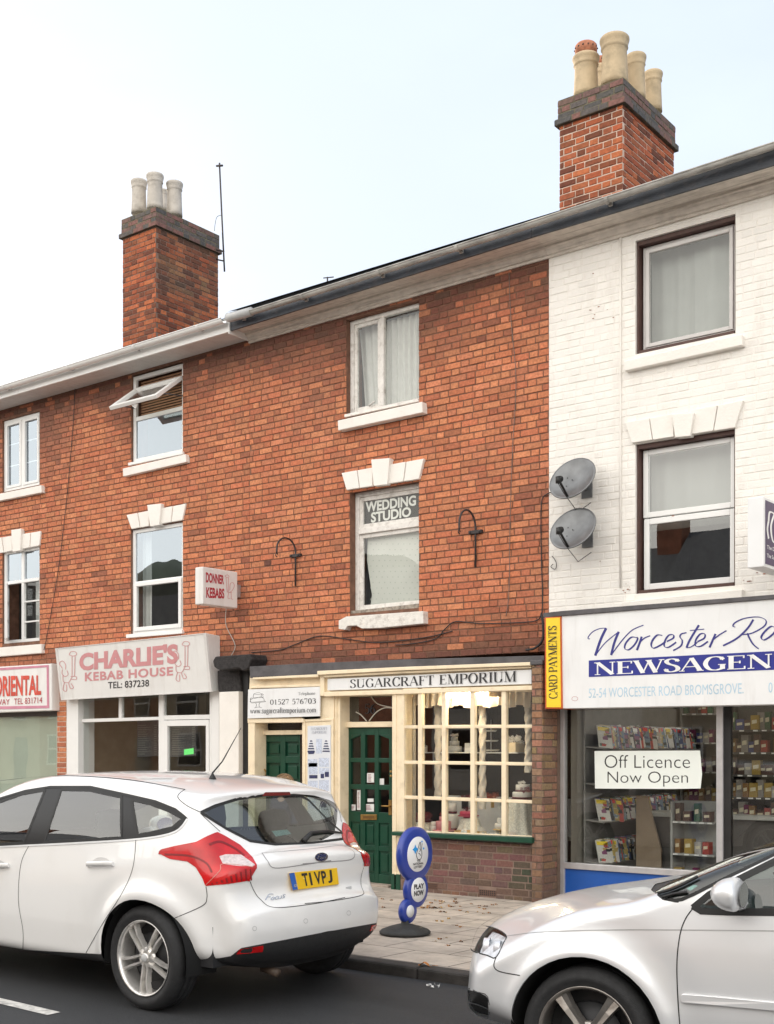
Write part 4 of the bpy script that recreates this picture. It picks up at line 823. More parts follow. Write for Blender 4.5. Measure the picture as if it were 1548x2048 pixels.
for q in ((857, 875, 1766, 1777), (959, 992, 1779, 1790)):
    x0, x1 = at(q[0], q[3], YF)[0], at(q[1], q[3], YF)[0]; z0, z1 = at(q[0], q[3], YF)[2], at(q[0], q[2], YF)[2]; m = MB(); n = 8
    for i in range(n + 1): m.box(x0 + (x1 - x0) * i / n - .004, x0 + (x1 - x0) * i / n + .004, YF - .006, YF + .01, z0, z1)
    for i in range(4): m.box(x0, x1, YF - .004, YF + .008, z0 + (z1 - z0) * i / 3 - .003, z0 + (z1 - z0) * i / 3 + .003)
    v = m.build('air_brick', M('dirty_terracotta', (.13, .07, .05), .9), bC); MB().box(x0, x1, YF - .003, YF - .001, z0, z1).build('vent_shade_sheet', m_dark, v)  # opening behind the grille is a dark sheet, shade put into its colour
# brick pier between C and D
px0, px1 = at(1064, 1500, -.30)[0], at(1084, 1500, -.30)[0]; pzt = at(1074, 1330, -.3)[2]
def piercol(a, z):
    c = random.choice([(.27, .150, .092), (.235, .130, .082), (.30, .17, .105), (.205, .112, .075)]); c = tuple(v * random.uniform(.85, 1.15) for v in c)
    return mixc(c, (.10, .062, .045), min(1, max(0, .9 - z) * .8 + max(0, nz(a, z, 2, 8)) * .4))
m = MB(); bricks(m, px0, px1, 0, pzt, front(-.30), piercol, bond='s', proud=.006); bricks(m, -.30, .05, 0, pzt, right(px1), piercol, proud=.006, bond='s')
pr = m.build('brick_pier', m_bb, bC); MB().box(px0, px1, -.30, .1, 0, pzt).build('pier_core', M('pier_mortar', (.15, .105, .08), .95, .2, 9), pr)
MB().box(px0 - .01, px1 + .02, -.33, .05, pzt, pzt + .05).build('pier_cap', m_lead, pr, bevel=.01)
def plain_sign(name, q, Y, d, label, mat=m_sign, grp=None):
    p = at(*q[3], Y); t = thing(name, label, 'sign', (p[0], Y, p[2]), grp); MB().pan(q, Y, d).build('board', mat, t, bevel=.003); return t
s1 = plain_sign('shop_sign', [(655, 1358), (1063, 1339), (1063, 1368), (655, 1381)], YF - .012, .03, 'long narrow white board lettered in black serif capitals above the cake shop window')
serif(MB(), 'SUGARCRAFT EMPORIUM', fq((700, 1359.5), (1034, 1342), (1034, 1363), (700, 1376), YF - .0125), .15, .04, track=.06).build('lettering', m_ink, s1)
s2 = plain_sign('shop_sign', [(496, 1379), (640, 1373.5), (639, 1432.5), (495, 1437)], YF - .0, .02, 'small white telephone sign with cake drawing above the green passage door')
Yt = YF - .0005; m = MB(); serif(m, 'Telephone', fq(z4(457, 332), z4(594, 328), z4(594, 352), z4(457, 356), Yt), .10, .04); serif(m, '01527 576703', fq(z4(236, 392), z4(600, 380), z4(600, 421), z4(236, 431), Yt), .13, .04, track=.02)
serif(m, 'www.sugarcraftemporium.com', fq(z4(80, 458), z4(606, 450), z4(606, 490), z4(80, 500), Yt), .12, .05); m.build('lettering', M('grey_black_print', (.05, .05, .055), .5, .05), s2)
pen = Pen(); 
for c_ in ([(108, 345), (140, 336), (165, 342), (172, 352), (140, 350), (108, 348)], [(108, 348), (106, 378), (140, 376), (168, 366)], [(170, 350), (168, 366), (182, 376), (180, 362)], [(100, 382), (85, 392), (88, 410), (140, 408), (190, 402)], [(98, 380), (140, 374), (182, 378), (192, 402)], [(192, 402), (196, 408), (88, 418)], [(122, 418), (130, 430), (124, 455)], [(158, 414), (150, 430), (154, 452)], [(112, 457), (140, 450), (172, 452)], [(100, 380), (86, 378), (82, 392)], [(84, 400), (80, 408), (92, 412)], [(176, 344), (184, 352), (176, 358)]): pen.curve(c_, 2.2, 3.0)
m = MB(); pen.put(m, lambda x, y: at(*z4(x, y), Yt), (0, -.0001, 0)); m.build('cake_drawing', m_ink, s2)
# poster panel
pq = [(615, 1452), (661, 1450), (661, 1700), (615, 1700)]
po = plain_sign('poster_panel', pq, YF + .03, .012, 'tall white poster panel of cake photographs between the two green doors', M('glossy_poster', (.70, .72, .76), .25, .03)); Yt = YF + .0295; m = MB()
serif(m, 'SUGARCRAFT', fq(z4(557, 612), z4(690, 606), z4(690, 628), z4(557, 632), Yt), .12, .05); serif(m, 'EMPORIUM', fq(z4(565, 641), z4(682, 636), z4(682, 656), z4(565, 660), Yt), .12, .05); m.build('lettering', M('grey_print', (.3, .32, .38), .6), po)
m = MB(); rr = random.Random(9)
for cx_ in (560, 678):
    for k in range(5):
        y0 = 712 + k * 20; w0, w1 = 7 + k * 4.6, 11 + k * 4.8; m.pan([z4(cx_ - w0, y0), z4(cx_ + w0, y0), z4(cx_ + w1, y0 + 10), z4(cx_ - w1, y0 + 10)], Yt - .0004 * (k + 1), .0004)
m.pan([z4(532, 800), z4(588, 798), z4(580, 818), z4(540, 820)], Yt - .003, .0004)
for q in ((635, 975, 662, 1010), (668, 960, 700, 1000), (545, 985, 610, 1012), (630, 1150, 690, 1160), (632, 1185, 680, 1240), (660, 1254, 696, 1258)): m.pan([z4(q[0], q[1]), z4(q[2], q[1]), z4(q[2], q[3]), z4(q[0], q[3])], Yt - .001, .0004)
m.build('dark_prints', M('navy_print', (.03, .035, .10), .4, .6, 60), po)
m = MB()
for q in ((600, 700, 645, 815), (535, 860, 608, 920), (620, 850, 700, 920), (540, 890, 612, 980), (622, 930, 702, 975), (535, 1030, 612, 1090), (622, 1025, 700, 1110), (540, 1110, 605, 1160), (628, 1120, 700, 1145), (540, 1190, 600, 1250)):
    m.pan([z4(q[0], q[1]), z4(q[2], q[1]), z4(q[2], q[3]), z4(q[0], q[3])], Yt - .0002, .0002)
m.build('pale_prints', M('pale_blue_print', (.52, .57, .68), .4, .25, 70), po)
# ---------------------------------------------------------------- cake shop window display
DS = sz + .03
MB().box(sx0 + .02, sx1, YF + .05, 1.2, DS - .04, DS).build('display_floor', M('white_cloth', (.55, .52, .47), .9, .1, 12), bC)
MB().box(sx0 + .05, sx1 - .02, .62, .66, DS, DS + .42).build('display_back', M('white_board_inside', (.62, .62, .62), .6), bC)
m_voile = M('cream_voile', (.66, .60, .52), .85, .06, 20)
def drape(px, ytop, ybot, Y, wpx, lab):
    a_, b2 = at(px, ytop, Y), at(px, ybot, Y); r = wpx / 2 / 172; P = []
    for j in range(46):
        t = j / 45; row = []
        for k in range(20):
            w_ = 2 * math.pi * k / 20; rr_ = r * (1 + .20 * math.sin(3 * w_ + t * 42) + .1 * math.sin(t * 9)); row.append((a_[0] + rr_ * math.cos(w_), a_[1] + rr_ * math.sin(w_), a_[2] + (b2[2] - a_[2]) * t))
        P.append(row)
    return one('twisted_drape', MB().grid(P, closed=True), m_voile, lab, 'drape', 'twisted cream drapes')
for px, yb_, lab in ((876, 1600, 'twisted cream drape hanging behind the second column of shop window panes'), (965, 1618, 'twisted cream drape hanging in the middle of the cake shop window'), (1057, 1545, 'twisted cream drape hanging beside the brick pier')): drape(px, 1405, yb_, .22, 13, lab)
P = []
for j in range(6):
    t = j / 5; row = []
    for i in range(201):
        s = i / 200; p = at(806 + 258 * s, 1383 + t * (30 + 3 * math.sin(s * 40)), .05); row.append((p[0], .05 + .03 * math.sin(s * 125 + math.sin(s * 31)) * (.4 + t), p[2]))
    P.append(row)
one('valance', MB().grid(P), M('sheer_valance', (.70, .62, .52), .8, .05), 'gathered sheer valance along the top of the cake shop window', 'curtain')
P = []
for j in range(9):
    t = j / 8; row = []
    for i in range(61):
        s = i / 60; p = at(806 + 24 * s + 10 * t * t * 0, 1395 + t * 265, .0); row.append((p[0], .02 * math.sin(s * 26 + t * .8) + .0, p[2]))
    P.append(row)
one('side_curtain', MB().grid(P), M('grey_cream_net', (.42, .39, .33), .9, .08, 12), 'limp net curtain at the left end of the cake shop window', 'curtain')
t = thing('tube_light', 'lit fluorescent tube light inside the top of the cake shop window', 'light', at(945, 1395, -.10)); p0, p1 = at(893, 1391, -.10), at(985, 1388, -.10)
MB().tube([p0, p1], .019, 12).build('tube', M('lit_tube', (1, .9, .7), .5, emit=(1, .86, .64), es=42), t); MB().box(p1[0] - .03, p1[0] + .1, -.14, -.06, p1[2] - .03, p1[2] + .05).build('tube_end_box', M('tan_plastic', (.45, .33, .2), .5), t)
p0, p1 = at(852, 1504, .5), at(1050, 1505, .5); t = thing('glass_shelf', 'pale glass shelf carrying small cakes halfway up the cake shop window', 'shelf', p0); MB().box(p0[0], p1[0], .34, .66, p0[2] - .012, p0[2]).build('shelf_board', M('white_glass', (.7, .7, .68), .2), t)
for px in (856, 1046): MB().box(at(px, 1500, .5)[0], at(px, 1500, .5)[0] + .015, .6, .66, p0[2] - .12, p0[2] - .012).build('bracket', m_alu, t)
SH = p0[2]
def C_(name, c, rough=.45): return M(name, c, rough, .05, 15)
IC = C_('white_icing', (.74, .71, .66)); PK = C_('pink_icing', (.62, .25, .27)); DP = C_('deep_pink_icing', (.50, .06, .12)); BU = C_('burgundy_ribbon', (.10, .008, .02)); GDc = C_('gold_stand', (.55, .38, .15), .3); CRM = C_('cream_icing', (.66, .55, .38)); PW = C_('grey_pearl_icing', (.45, .44, .42))
def blob(m, p, r, n=8):
    m.lathe([(r * math.sin(a) + .0004, -r * math.cos(a)) for a in [math.pi * k / 6 for k in range(7)]], p, n)
def flowers(px, z, Y, r, n, mat, parent, seed=0, sq=.7):
    rr = random.Random(seed); m = MB(); x = at(px, 1600, Y)[0]
    for _ in range(n):
        a_, b2 = rr.uniform(0, 6.28), rr.uniform(0, 1); q = (x + r * math.cos(a_) * math.sqrt(b2), Y + r * math.sin(a_) * math.sqrt(b2) * .7, z + rr.uniform(0, r * sq)); s = r * rr.uniform(.16, .3)
        for k in range(5):
            w_ = k * 1.257 + a_; e = (q[0] + s * math.cos(w_), q[1] - s * .35, q[2] + s * math.sin(w_)); m.add([q, (e[0] + s * .35 * math.sin(w_), e[1], e[2] - s * .35 * math.cos(w_)), (e[0] * 1, e[1] - s * .2, e[2]), (e[0] - s * .35 * math.sin(w_), e[1], e[2] + s * .35 * math.cos(w_))], [(0, 1, 2, 3)])
    return m.build('flower_spray', mat, parent)
def cake(px, z, Y, tiers, mats, lab, ribbon=None, stand=None, topper=None, square=False, seed=0):
    x = at(px, 1600, Y)[0]; t = thing('display_cake', lab, 'cake', (x, Y, z))
    if stand:
        sr, shh, sm = stand; MB().lathe([(sr * .55, 0), (sr * .5, .01), (sr * .12, .03), (sr * .10, shh - .03), (sr * .35, shh - .015), (sr, shh - .01), (sr, shh), (sr * .2, shh + .001)], (x, Y, z), 28).build('cake_stand', sm, t); z += shh
    for k, (r, h) in enumerate(tiers):
        n = 4 if square else 28; m = MB(); m.lathe([(r, 0), (r * 1.0, h * .9), (r * .95, h), (.0006, h + .001)], (x, Y, z), n, a0=.6 if square else 0)
        o = m.build('tier', mats[k % len(mats)], t, bevel=.004 if square else 0)
        if ribbon: MB().lathe([(r + .003, h * .04), (r + .003, h * .26)], (x, Y, z), n, a0=.6 if square else 0).build('ribbon', ribbon, t)
        z += h
    if topper: flowers(px, z, Y, topper[0], topper[1], topper[2], t, seed)
    return t
cake(909, SH, .5, [(.085, .07), (.06, .06), (.04, .045)], [PW], 'grey tiered cake topped with white flowers on the glass shelf', topper=(.05, 26, IC), seed=1)
cake(1030, SH, .46, [(.105, .11)], [CRM], 'square cream gift cake topped with a spray of white lilies', square=True, topper=(.095, 40, IC), seed=2)
cake(850, SH, .5, [(.03, .06)], [IC], 'small white cake half hidden at the left end of the shelf', topper=(.035, 14, IC), seed=12)
x = at(982, 1500, .5)[0]; t = thing('tiered_cake_stand', 'three tier white cake stand on a thin chrome rod', 'cake stand', (x, .5, SH)); MB().tube([(x, .5, SH), (x, .5, SH + .37)], .006).build('rod', m_alu, t)
for z, r in ((.012, .10), (.12, .085), (.235, .07)): MB().lathe([(.001, 0), (r * .8, .0), (r, .014), (r * .98, .018), (r * .78, .005), (.001, .005)], (x, .5, SH + z), 24).build('plate', IC, t)
m = MB(); x = at(939, 1490, .5)[0]; m.hexa([(x - .07, .50, SH), (x + .045, .50, SH), (x + .06, .53, SH + .105), (x - .085, .53, SH + .105)], [(x - .07, .505, SH), (x + .045, .505, SH), (x + .06, .535, SH + .105), (x - .085, .535, SH + .105)]); one('card', m, m_paper, 'white card propped on the glass shelf between two cakes', 'card')
m_spark = M('sequinned_tulle', rough=.35, var=.25, scale=60, bump=.8, bscale=80, col=(.70, .67, .58), metal=.05)
def mound(px, z, Y, r, h, lab, seed=0, top=.35):
    x = at(px, 1600, Y)[0]; P = []
    for j in range(15):
        t = j / 14; row = []
        for k in range(48):
            w_ = 2 * math.pi * k / 48; rr_ = r * (1 - (1 - top) * t ** .55) * (1 + (.09 * math.sin(9 * w_ + seed) + .12 * nz(math.cos(w_) * 2, math.sin(w_) * 2, 1, seed + t)) * (1 - .6 * t)); row.append((x + rr_ * math.cos(w_), Y + rr_ * math.sin(w_), z + h * t))
        P.append(row)
    m = MB().grid(P, closed=True); n = len(m.v); m.add([tuple(p) for p in P[-1]], [tuple(range(48))]); o = one('tulle_draped_plinth', m, m_spark, lab, 'plinth'); return o
mound(1040, DS, .14, .25, .40, 'tall plinth draped in sparkling tulle at the right end of the cake shop window', 1, .5)
mound(940, DS, .22, .19, .19, 'low plinth draped in sparkling tulle under the deep pink cake', 2, .5)
mound(1003, DS, .06, .15, .08, 'lowest heap of sparkling tulle beside the gold cake stand', 3, .4); mound(845, DS, .26, .17, .13, 'small tulle draped plinth at the left of the cake shop window', 5, .55)
cake(1046, DS + .40, .14, [(.115, .075), (.08, .08)], [IC], 'two tier white wedding cake with burgundy ribbons on the tallest draped plinth', ribbon=BU, stand=(.13, .03, BU), topper=(.05, 16, IC), seed=3)
flowers(1052, DS + .51, .08, .06, 20, C_('burgundy_flowers', (.14, .012, .03)), bC, 5)
cake(887, DS, -.02, [(.085, .10), (.05, .05)], [PK], 'pink heart shaped looking cake on a pink stand near the sill', stand=(.125, .06, PK), topper=(.06, 20, C_('red_flowers', (.22, .02, .02))), seed=4)
cake(868, DS + .05, -.04, [(.04, .05), (.035, .05)], [IC], 'little white two tier cake beside the pink cake')
cake(937, DS + .19, .22, [(.10, .045)], [DP], 'deep pink flat cake on its own pink stand', stand=(.12, .03, DP), topper=(.06, 20, BU), seed=6)
cake(1002, DS, .0, [(.07, .06), (.045, .06)], [IC], 'small white cake on a gold stand in front of the tall plinth', stand=(.09, .10, GDc))
cake(846, DS + .12, .26, [(.11, .02)], [BU], 'dark red arrangement of berries on the small draped plinth', topper=(.11, 44, C_('red_flowers', (.22, .02, .02))), seed=8)
cake(930, DS + .28, .45, [(.04, .1)], [C_('black_candle', (.02, .015, .02))], 'dark candle holder with red flowers behind the deep pink cake', topper=(.08, 34, C_('burgundy_flowers', (.14, .012, .03))), seed=9)
cake(822, DS, .05, [(.06, .08), (.04, .06)], [IC], 'small white two tier cake at the left end of the display', topper=(.04, 16, IC), seed=21)
cake(960, DS, .02, [(.075, .06)], [CRM], 'low cream cake in front of the deep pink cake', topper=(.06, 26, IC), seed=22)
cake(1025, DS, -.08, [(.06, .05)], [PK], 'small pale pink cake at the foot of the tall draped plinth', topper=(.05, 20, IC), seed=23)
cake(905, DS, .35, [(.07, .22), (.05, .12)], [IC], 'tall white tiered cake standing behind the pink heart cake', ribbon=BU, topper=(.05, 18, IC), seed=24)
cake(985, DS + .30, .5, [(.02, .1)], [GDc], 'gold holder with orange red flowers in the middle of the display', topper=(.09, 34, C_('orange_flowers', (.30, .05, .02))), seed=10)
cake(1012, DS + .25, .35, [(.05, .06)], [IC], 'low white cake with silver leaves left of the tallest plinth', topper=(.09, 34, C_('silver_leaves', (.45, .47, .45))), seed=13)
x = at(933, 1665, -.08)[0]; t = thing('log_cake', 'golden log cake with white icing and a white bow lying by the sill', 'cake', (x, -.08, DS)); m = MB(); m.tube([(x - .16, -.06, DS + .035), (x - .05, -.08, DS + .042), (x + .06, -.08, DS + .042), (x + .15, -.05, DS + .035)], [.03, .04, .04, .03], 16); m.build('sponge', C_('golden_sponge', (.55, .33, .12)), t)
m = MB(); m.tube([(x - .13, -.06, DS + .062), (x - .03, -.08, DS + .07), (x + .08, -.08, DS + .068)], [.012, .022, .012], 10); blob(m, (x - .03, -.11, DS + .06), .022); blob(m, (x + .01, -.11, DS + .055), .022); m.build('icing', IC, t)
m = MB(); rr = random.Random(6)
for _ in range(60): 
    p = at(rr.uniform(966, 1000), 1660, -.12); blob(m, (p[0], -.12 + rr.uniform(-.05, .08), DS + .01 + rr.uniform(0, .05)), .011, 6)
one('bead_spray', m, PW, 'cluster of pearl beads and tiny flowers lying by the sill', 'decoration')
# ================================================================ B: kebab shop front
shellroom(bB, XAB + .3, XBC - .55, .03, 2.7, .15, 3.2, (M('kebab_wall', (.20, .18, .15), .8), M('kebab_floor', (.15, .13, .12), .7), M('kebab_ceiling', (.3, .29, .27), .8)))
m = MB()
def vbar(m, x0, x1, yt, Y, d, z0=0): a_, b2 = at(x0, yt, Y), at(x1, yt, Y); m.box(a_[0], b2[0], Y, Y + d, z0, a_[2])
vbar(m, 133, 156, 1380, -.02, .3); m.build('white_pilaster', m_upvc, bB, bevel=.006); m = MB(); vbar(m, 424, 438, 1375, .0, .3); m.build('white_pilaster', m_upvc, bB, bevel=.006)
m = MB(); vbar(m, 438, 477, 1384, -.14, .4); m.build('white_pilaster', m_white, bB, bevel=.01)
m = MB(); vbar(m, 476, 497, 1330, -.06, .3); m.build('black_downpipe_boxing', m_black, bB, bevel=.01)
m = MB(); m.pan([(425, 1322), (430, 1313), (500, 1308), (503, 1318), (495, 1338), (484, 1342), (478, 1336), (438, 1341), (428, 1334)], -.30, .34); m.pan([(434, 1341), (478, 1337), (482, 1383), (436, 1384)], -.10, .2); m.build('corbel', M('crumbling_black_corbel', (.028, .025, .025), .9, .5, 20, .9, 50), bB, bevel=.015)
Yg = .05; m = MB()
for x0, x1, y0 in ((156, 162, 1385), (317, 327, 1380), (419, 425, 1375)): vbar(m, x0, x1, y0, Yg, .06)
m.pan([(237, 1395), (243, 1395), (243, 1438), (237, 1438)], Yg + .001, .05)
m.pan([(162, 1438), (317, 1433.5), (317, 1440), (162, 1445)], Yg + .002, .055); m.pan([(327, 1431), (419, 1429), (419, 1438), (327, 1440)], Yg + .002, .055)
sf = m.build('shop_front_frame', m_upvc, bB, bevel=.005)
for x0, x1, y0, y1 in ((162, 237, 1385, 1439), (243, 317, 1383, 1436), (327, 419, 1378, 1432), (162, 317, 1442, 1780)):
    MB().pan([(x0, y0), (x1, y0 - 2), (x1, y1), (x0, y1)], Yg + .03, .002).build('pane', m_shopglass, sf)
m = MB(); a_, b2 = at(328, 1441, Yg), at(419, 1441, Yg); m.box(a_[0], at(336, 1441, Yg)[0], Yg - .015, Yg + .04, .04, a_[2]); m.box(at(413, 1441, Yg)[0], b2[0], Yg - .015, Yg + .04, .04, a_[2]); m.box(at(336, 1441, Yg)[0], at(413, 1441, Yg)[0], Yg - .014, Yg + .039, at(370, 1452, Yg)[2], a_[2]); m.box(at(336, 1441, Yg)[0], at(413, 1441, Yg)[0], Yg - .014, Yg + .039, .04, .25)
kd = m.build('door', m_upvc, bB, bevel=.005); MB().pan([(336, 1452), (413, 1450), (413, 1740), (336, 1740)], Yg + .015, .002).build('pane', m_shopglass, kd)
MB().pan([(368, 1499), (387, 1496), (387, 1508), (368, 1510)], Yg + .005, .004).build('open_notice', M('green_notice', (.10, .55, .12), .5, .1, 40, emit=(.1, .6, .15), es=.25), kd); MB().pan([(366, 1547), (394, 1546), (394, 1556), (366, 1557)], Yg + .005, .004).build('letter_notice', m_paper, kd)
# menu boards inside
m_menu = M('menu_board', (.34, .34, .36), .5, .2, 30)
for i, (x0, x1, lab) in enumerate(((222, 262, 'left menu board on the kebab shop wall with white price lines'), (272, 316, 'middle menu board on the kebab shop wall beside the mullion'), (340, 392, 'right menu board seen through the kebab shop door glass'))):
    Y = 1.6; q = [(x0, 1440), (x1, 1438), (x1, 1512), (x0, 1514)]; p = at(x0, 1514, Y); t = thing('menu_board', lab, 'menu board', (p[0], Y, p[2]), 'menu boards in the kebab shop'); MB().pan(q, Y, .03).build('board', m_menu, t); m = MB(); rr = random.Random(i)
    y = 1450
    while y < 1508: m.pan([(x0 + 4, y), (x0 + rr.uniform(18, x1 - x0 - 10), y), (x0 + 18, y + 1.6), (x0 + 4, y + 1.6)], Y - .004, .003); m.pan([(x1 - 8, y), (x1 - 3, y), (x1 - 3, y + 1.6), (x1 - 8, y + 1.6)], Y - .004, .003); y += 4.4
    m.build('price_lines', M('pale_print', (.62, .62, .60), .6), t)
m = MB(); m.box(at(230, 1500, 1.4)[0], XBC - .6, 1.2, 1.5, .05, 1.15); one('counter', m, M('steel_counter', (.35, .33, .30), .4, metal=.4), 'steel fronted serving counter inside the kebab shop', 'counter')
MB().box(XAB + .301, XAB + .33, .2, 3.1, .05, 2.6).build('panelling', M('tan_panelling', (.42, .35, .25), .7, .1), bB)
# kebab fascia sign: leaning box
TL, TR, BR_, BL = at(111, 1297, -.25), at(413, 1266, -.25), at(420, 1384, -.15), at(115, 1401, -.15)
TL = (TL[0], -.25, TL[2]); BR_ = (TR[0], -.15, at(420, 1384, -.15)[2]); BL = (TL[0], -.15, at(115, 1401, -.15)[2])
zt_ = (TL[2] + TR[2]) / 2; TL = (TL[0], -.25, TL[2]); TR = (TR[0], -.25, TR[2])
t = thing('shop_sign', 'large white lightbox sign with pink lettering over the kebab shop window', 'sign', (TL[0], -.05, BL[2]))
back = [(TL[0], .0, TL[2] - .02), (TR[0], .0, TR[2] - .02), (BR_[0], -.0, BR_[2] + .02), (BL[0], -.0, BL[2] + .02)]
MB().hexa([TL, TR, BR_, BL], back).build('sign_box', m_signy, t, bevel=.012)
def kq(x, y, o=.004):   # photo pixel -> point on the leaning face
    n = (Vector(TR) - Vector(TL)).cross(Vector(BL) - Vector(TL)).normalized(); n = -n if n.y > 0 else n; d = Vector(ray(x, y)); c_ = Vector(CAM); k = (Vector(TL) + n * o - c_).dot(n) / d.dot(n); return tuple(c_ + d * k)
m = MB(); rim = [(111, 1297, 412, 1266), (420, 1384, 115, 1401)]
e = .02; A_ = [Vector(TL), Vector(TR), Vector(BR_), Vector(BL)]; cen = sum(A_, Vector()) / 4; nn = Vector((0, -1, .15)).normalized() * .008
inn = [p + ((cen - p).normalized() * .05) for p in A_]
for i in range(4): j = (i + 1) % 4; m.hexa([A_[i] + nn, A_[j] + nn, inn[j] + nn, inn[i] + nn], [A_[i], A_[j], inn[j], inn[i]])
m.build('rim', m_alu if 0 else M('white_sign_rim', (.66, .64, .62), .4), t)
m_pink = M('faded_pink_vinyl', (.58, .26, .27), .5, .06, 12); m = MB()
write(m, "CHARLIE'S", [kq(158.5, 1306), kq(356, 1286), kq(356, 1327), kq(158.5, 1342)], .045)
write(m, "KEBAB HOUSE", [kq(169.6, 1345), kq(346, 1333), kq(346, 1351), kq(169.6, 1363)], .03, space=1.1); m.build('lettering', m_pink, t)
write(MB(), "TEL: 837238", [kq(216, 1364), kq(298, 1359), kq(298, 1373), kq(216, 1377.5)], .012).build('telephone_number', m_ink, t)
def chef(pen, fx, fy, sx):   # plain line drawn cook carrying a spit
    g = lambda pts: [(fx + sx * x, fy + y) for x, y in pts]
    for c_ in ([(0, 4), (4, 0), (12, 1), (14, 6), (8, 9), (0, 7), (0, 4)], [(5, 9), (5, 52)], [(11, 8), (10, 50)], [(2, 50), (13, 50), (13, 56), (2, 55)], [(-14, 34), (-20, 24), (-14, 19), (-8, 26), (-8, 36)], [(-14, 36), (-15, 44), (-9, 50), (-3, 46), (-5, 38)], [(-13, 48), (-12, 60), (-2, 62), (4, 52)], [(-10, 62), (-13, 76), (-6, 79), (-6, 66)], [(-2, 63), (2, 74), (8, 72), (3, 64)]): pen.curve(g(c_), 1.1, 1.3, n=5)
pen = Pen(); chef(pen, 139, 1303, 1); chef(pen, 367, 1283, 1) if 0 else chef(pen, 378, 1281, -1) if 0 else chef(pen, 365, 1283, 1)
m = MB(); pen.put(m, lambda x, y: kq(x, y), Vector((0, -1, .1)) * .0001); m.build('cook_drawing', m_pink, t)
# projecting DONNER KEBABS box
xs_, ya, yb2 = -11.02, -.71, -.10; zt1, zb1 = at(405, 1133, ya)[2], at(405, 1208, ya)[2]
p = lambda px, py: (xs_, CAM[1] + xs_ / ray(px, py)[0] * ray(px, py)[1], CAM[2] + xs_ / ray(px, py)[0] * ray(px, py)[2])
t = thing('projecting_sign', 'small white projecting box sign with red letters on the brick wall', 'sign', (xs_, 0, zb1)); MB().box(xs_ - .14, xs_, ya, yb2, zb1, zt1).build('sign_box', m_signy, t, bevel=.012); MB().box(xs_ - .1, xs_ - .04, yb2, .0, (zb1 + zt1) / 2 - .08, (zb1 + zt1) / 2 + .08).build('wall_bracket', m_alu, t)
def sq(px, py, o=.003): q = p(px, py); return (xs_ + o, q[1], q[2])
zz_ = lambda x, y: (x / 3.096, 700 + y / 3.096)
m_red = M('red_vinyl', (.42, .03, .05), .45, .05); m = MB(); write(m, 'DONNER', [sq(*zz_(1274, 1375)), sq(*zz_(1386, 1395)), sq(*zz_(1386, 1452)), sq(*zz_(1274, 1440))], .035); write(m, 'KEBABS', [sq(*zz_(1276, 1468)), sq(*zz_(1388, 1478)), sq(*zz_(1388, 1540)), sq(*zz_(1276, 1535))], .035); m.build('lettering', m_red, t)
pen = Pen()
for c_ in ([(1392, 1400), (1405, 1392), (1418, 1402), (1405, 1410), (1392, 1400)], [(1398, 1408), (1406, 1500)], [(1414, 1410), (1412, 1498)], [(1422, 1490), (1424, 1450), (1440, 1440), (1450, 1460), (1436, 1490), (1420, 1500)], [(1408, 1500), (1436, 1502)], [(1415, 1504), (1410, 1535), (1425, 1538)], [(1430, 1504), (1432, 1540), (1442, 1542)]): pen.curve([zz_(*q) for q in c_], .8, 1.0, n=5)
m = MB(); pen.put(m, lambda x, y: sq(x, y), (.0001, 0, 0)); m.build('cook_drawing', m_pink, t)
# ================================================================ A: takeaway front
shellroom(bA, XL + .1, XAB - .35, .03, 2.7, .2, 2.0, (M('kebab_wall'), M('kebab_floor'), M('kebab_ceiling')))
m = MB(); vbar(m, -300, 0, 1430, .02, .06); m = MB()
a_ = at(116, 1432, .05); m.box(XL, a_[0], .05, .06, .5, a_[2]); m.build('shop_window_blind', M('pale_green_blind', (.50, .515, .475), .8, .06, 3), bA)
MB().box(XL, a_[0], .02, .024, .5, a_[2]).build('pane', GL('green_shop_glass', (.91, .94, .91), 1.2, wav=.05), bA); MB().box(XL, a_[0], -.02, .1, 0, .5).build('stallriser', m_bb if 0 else M('rear_brick'), bA)
MB().box(XL, at(118, 1425, 0.)[0], -.0, .12, a_[2], 2.75).build('shop_front_head', M('dark_head', (.07, .06, .055), .8), bA)
m = MB(); x0, x1 = at(116, 1500, -.01)[0], at(134, 1500, -.01)[0]; bricks(m, x0, x1, 0, 2.75, front(-.02), red_col(9, -3), bond='s'); MB().box(x0, x1, -.02, .2, 0, 2.75).build('pier_core', M('pale_mortar'), bB); m.build('brick_pier', m_brick, bB)
TL, TR, BR_, BL = at(-300, 1352, -.17), at(102, 1327, -.17), at(103, 1421, -.17), at(-300, 1436, -.17)
t = thing('shop_sign', 'white takeaway sign with pink border and red letters cut off at the left edge', 'sign', (TL[0], 0, BL[2])); TR = (BR_[0], *TR[1:])
MB().hexa([TL, TR, BR_, BL], [(q[0], 0, q[2]) for q in (TL, TR, BR_, BL)]).build('sign_box', m_signy, t, bevel=.012)
m = MB(); m.pan([(-20, 1337), (97, 1330), (97, 1334), (-20, 1342)], -.176, .004); m.pan([(93, 1334), (97, 1334), (98, 1416), (94, 1416)], -.176, .004); m.pan([(-20, 1413), (98, 1411), (98, 1416), (-20, 1419)], -.1765, .004); m.build('border', M('pink_border', (.55, .22, .30), .5), t)
m = MB(); write(m, 'ORIENTAL', fq((-11, 1352), (82, 1350), (82, 1390), (-11, 1394), -.177), .03); m.build('lettering', M('orange_red_letters', (.60, .06, .03), .5, .2, 10), t)
m = MB(); write(m, 'TAKEAWAY', fq((-44, 1400), (19, 1398), (19, 1409), (-44, 1411), -.177), .0); write(m, 'TEL 831714', fq((28, 1397), (84, 1394), (84, 1406), (28, 1409), -.177), .0); m.build('small_lettering', m_red, t)
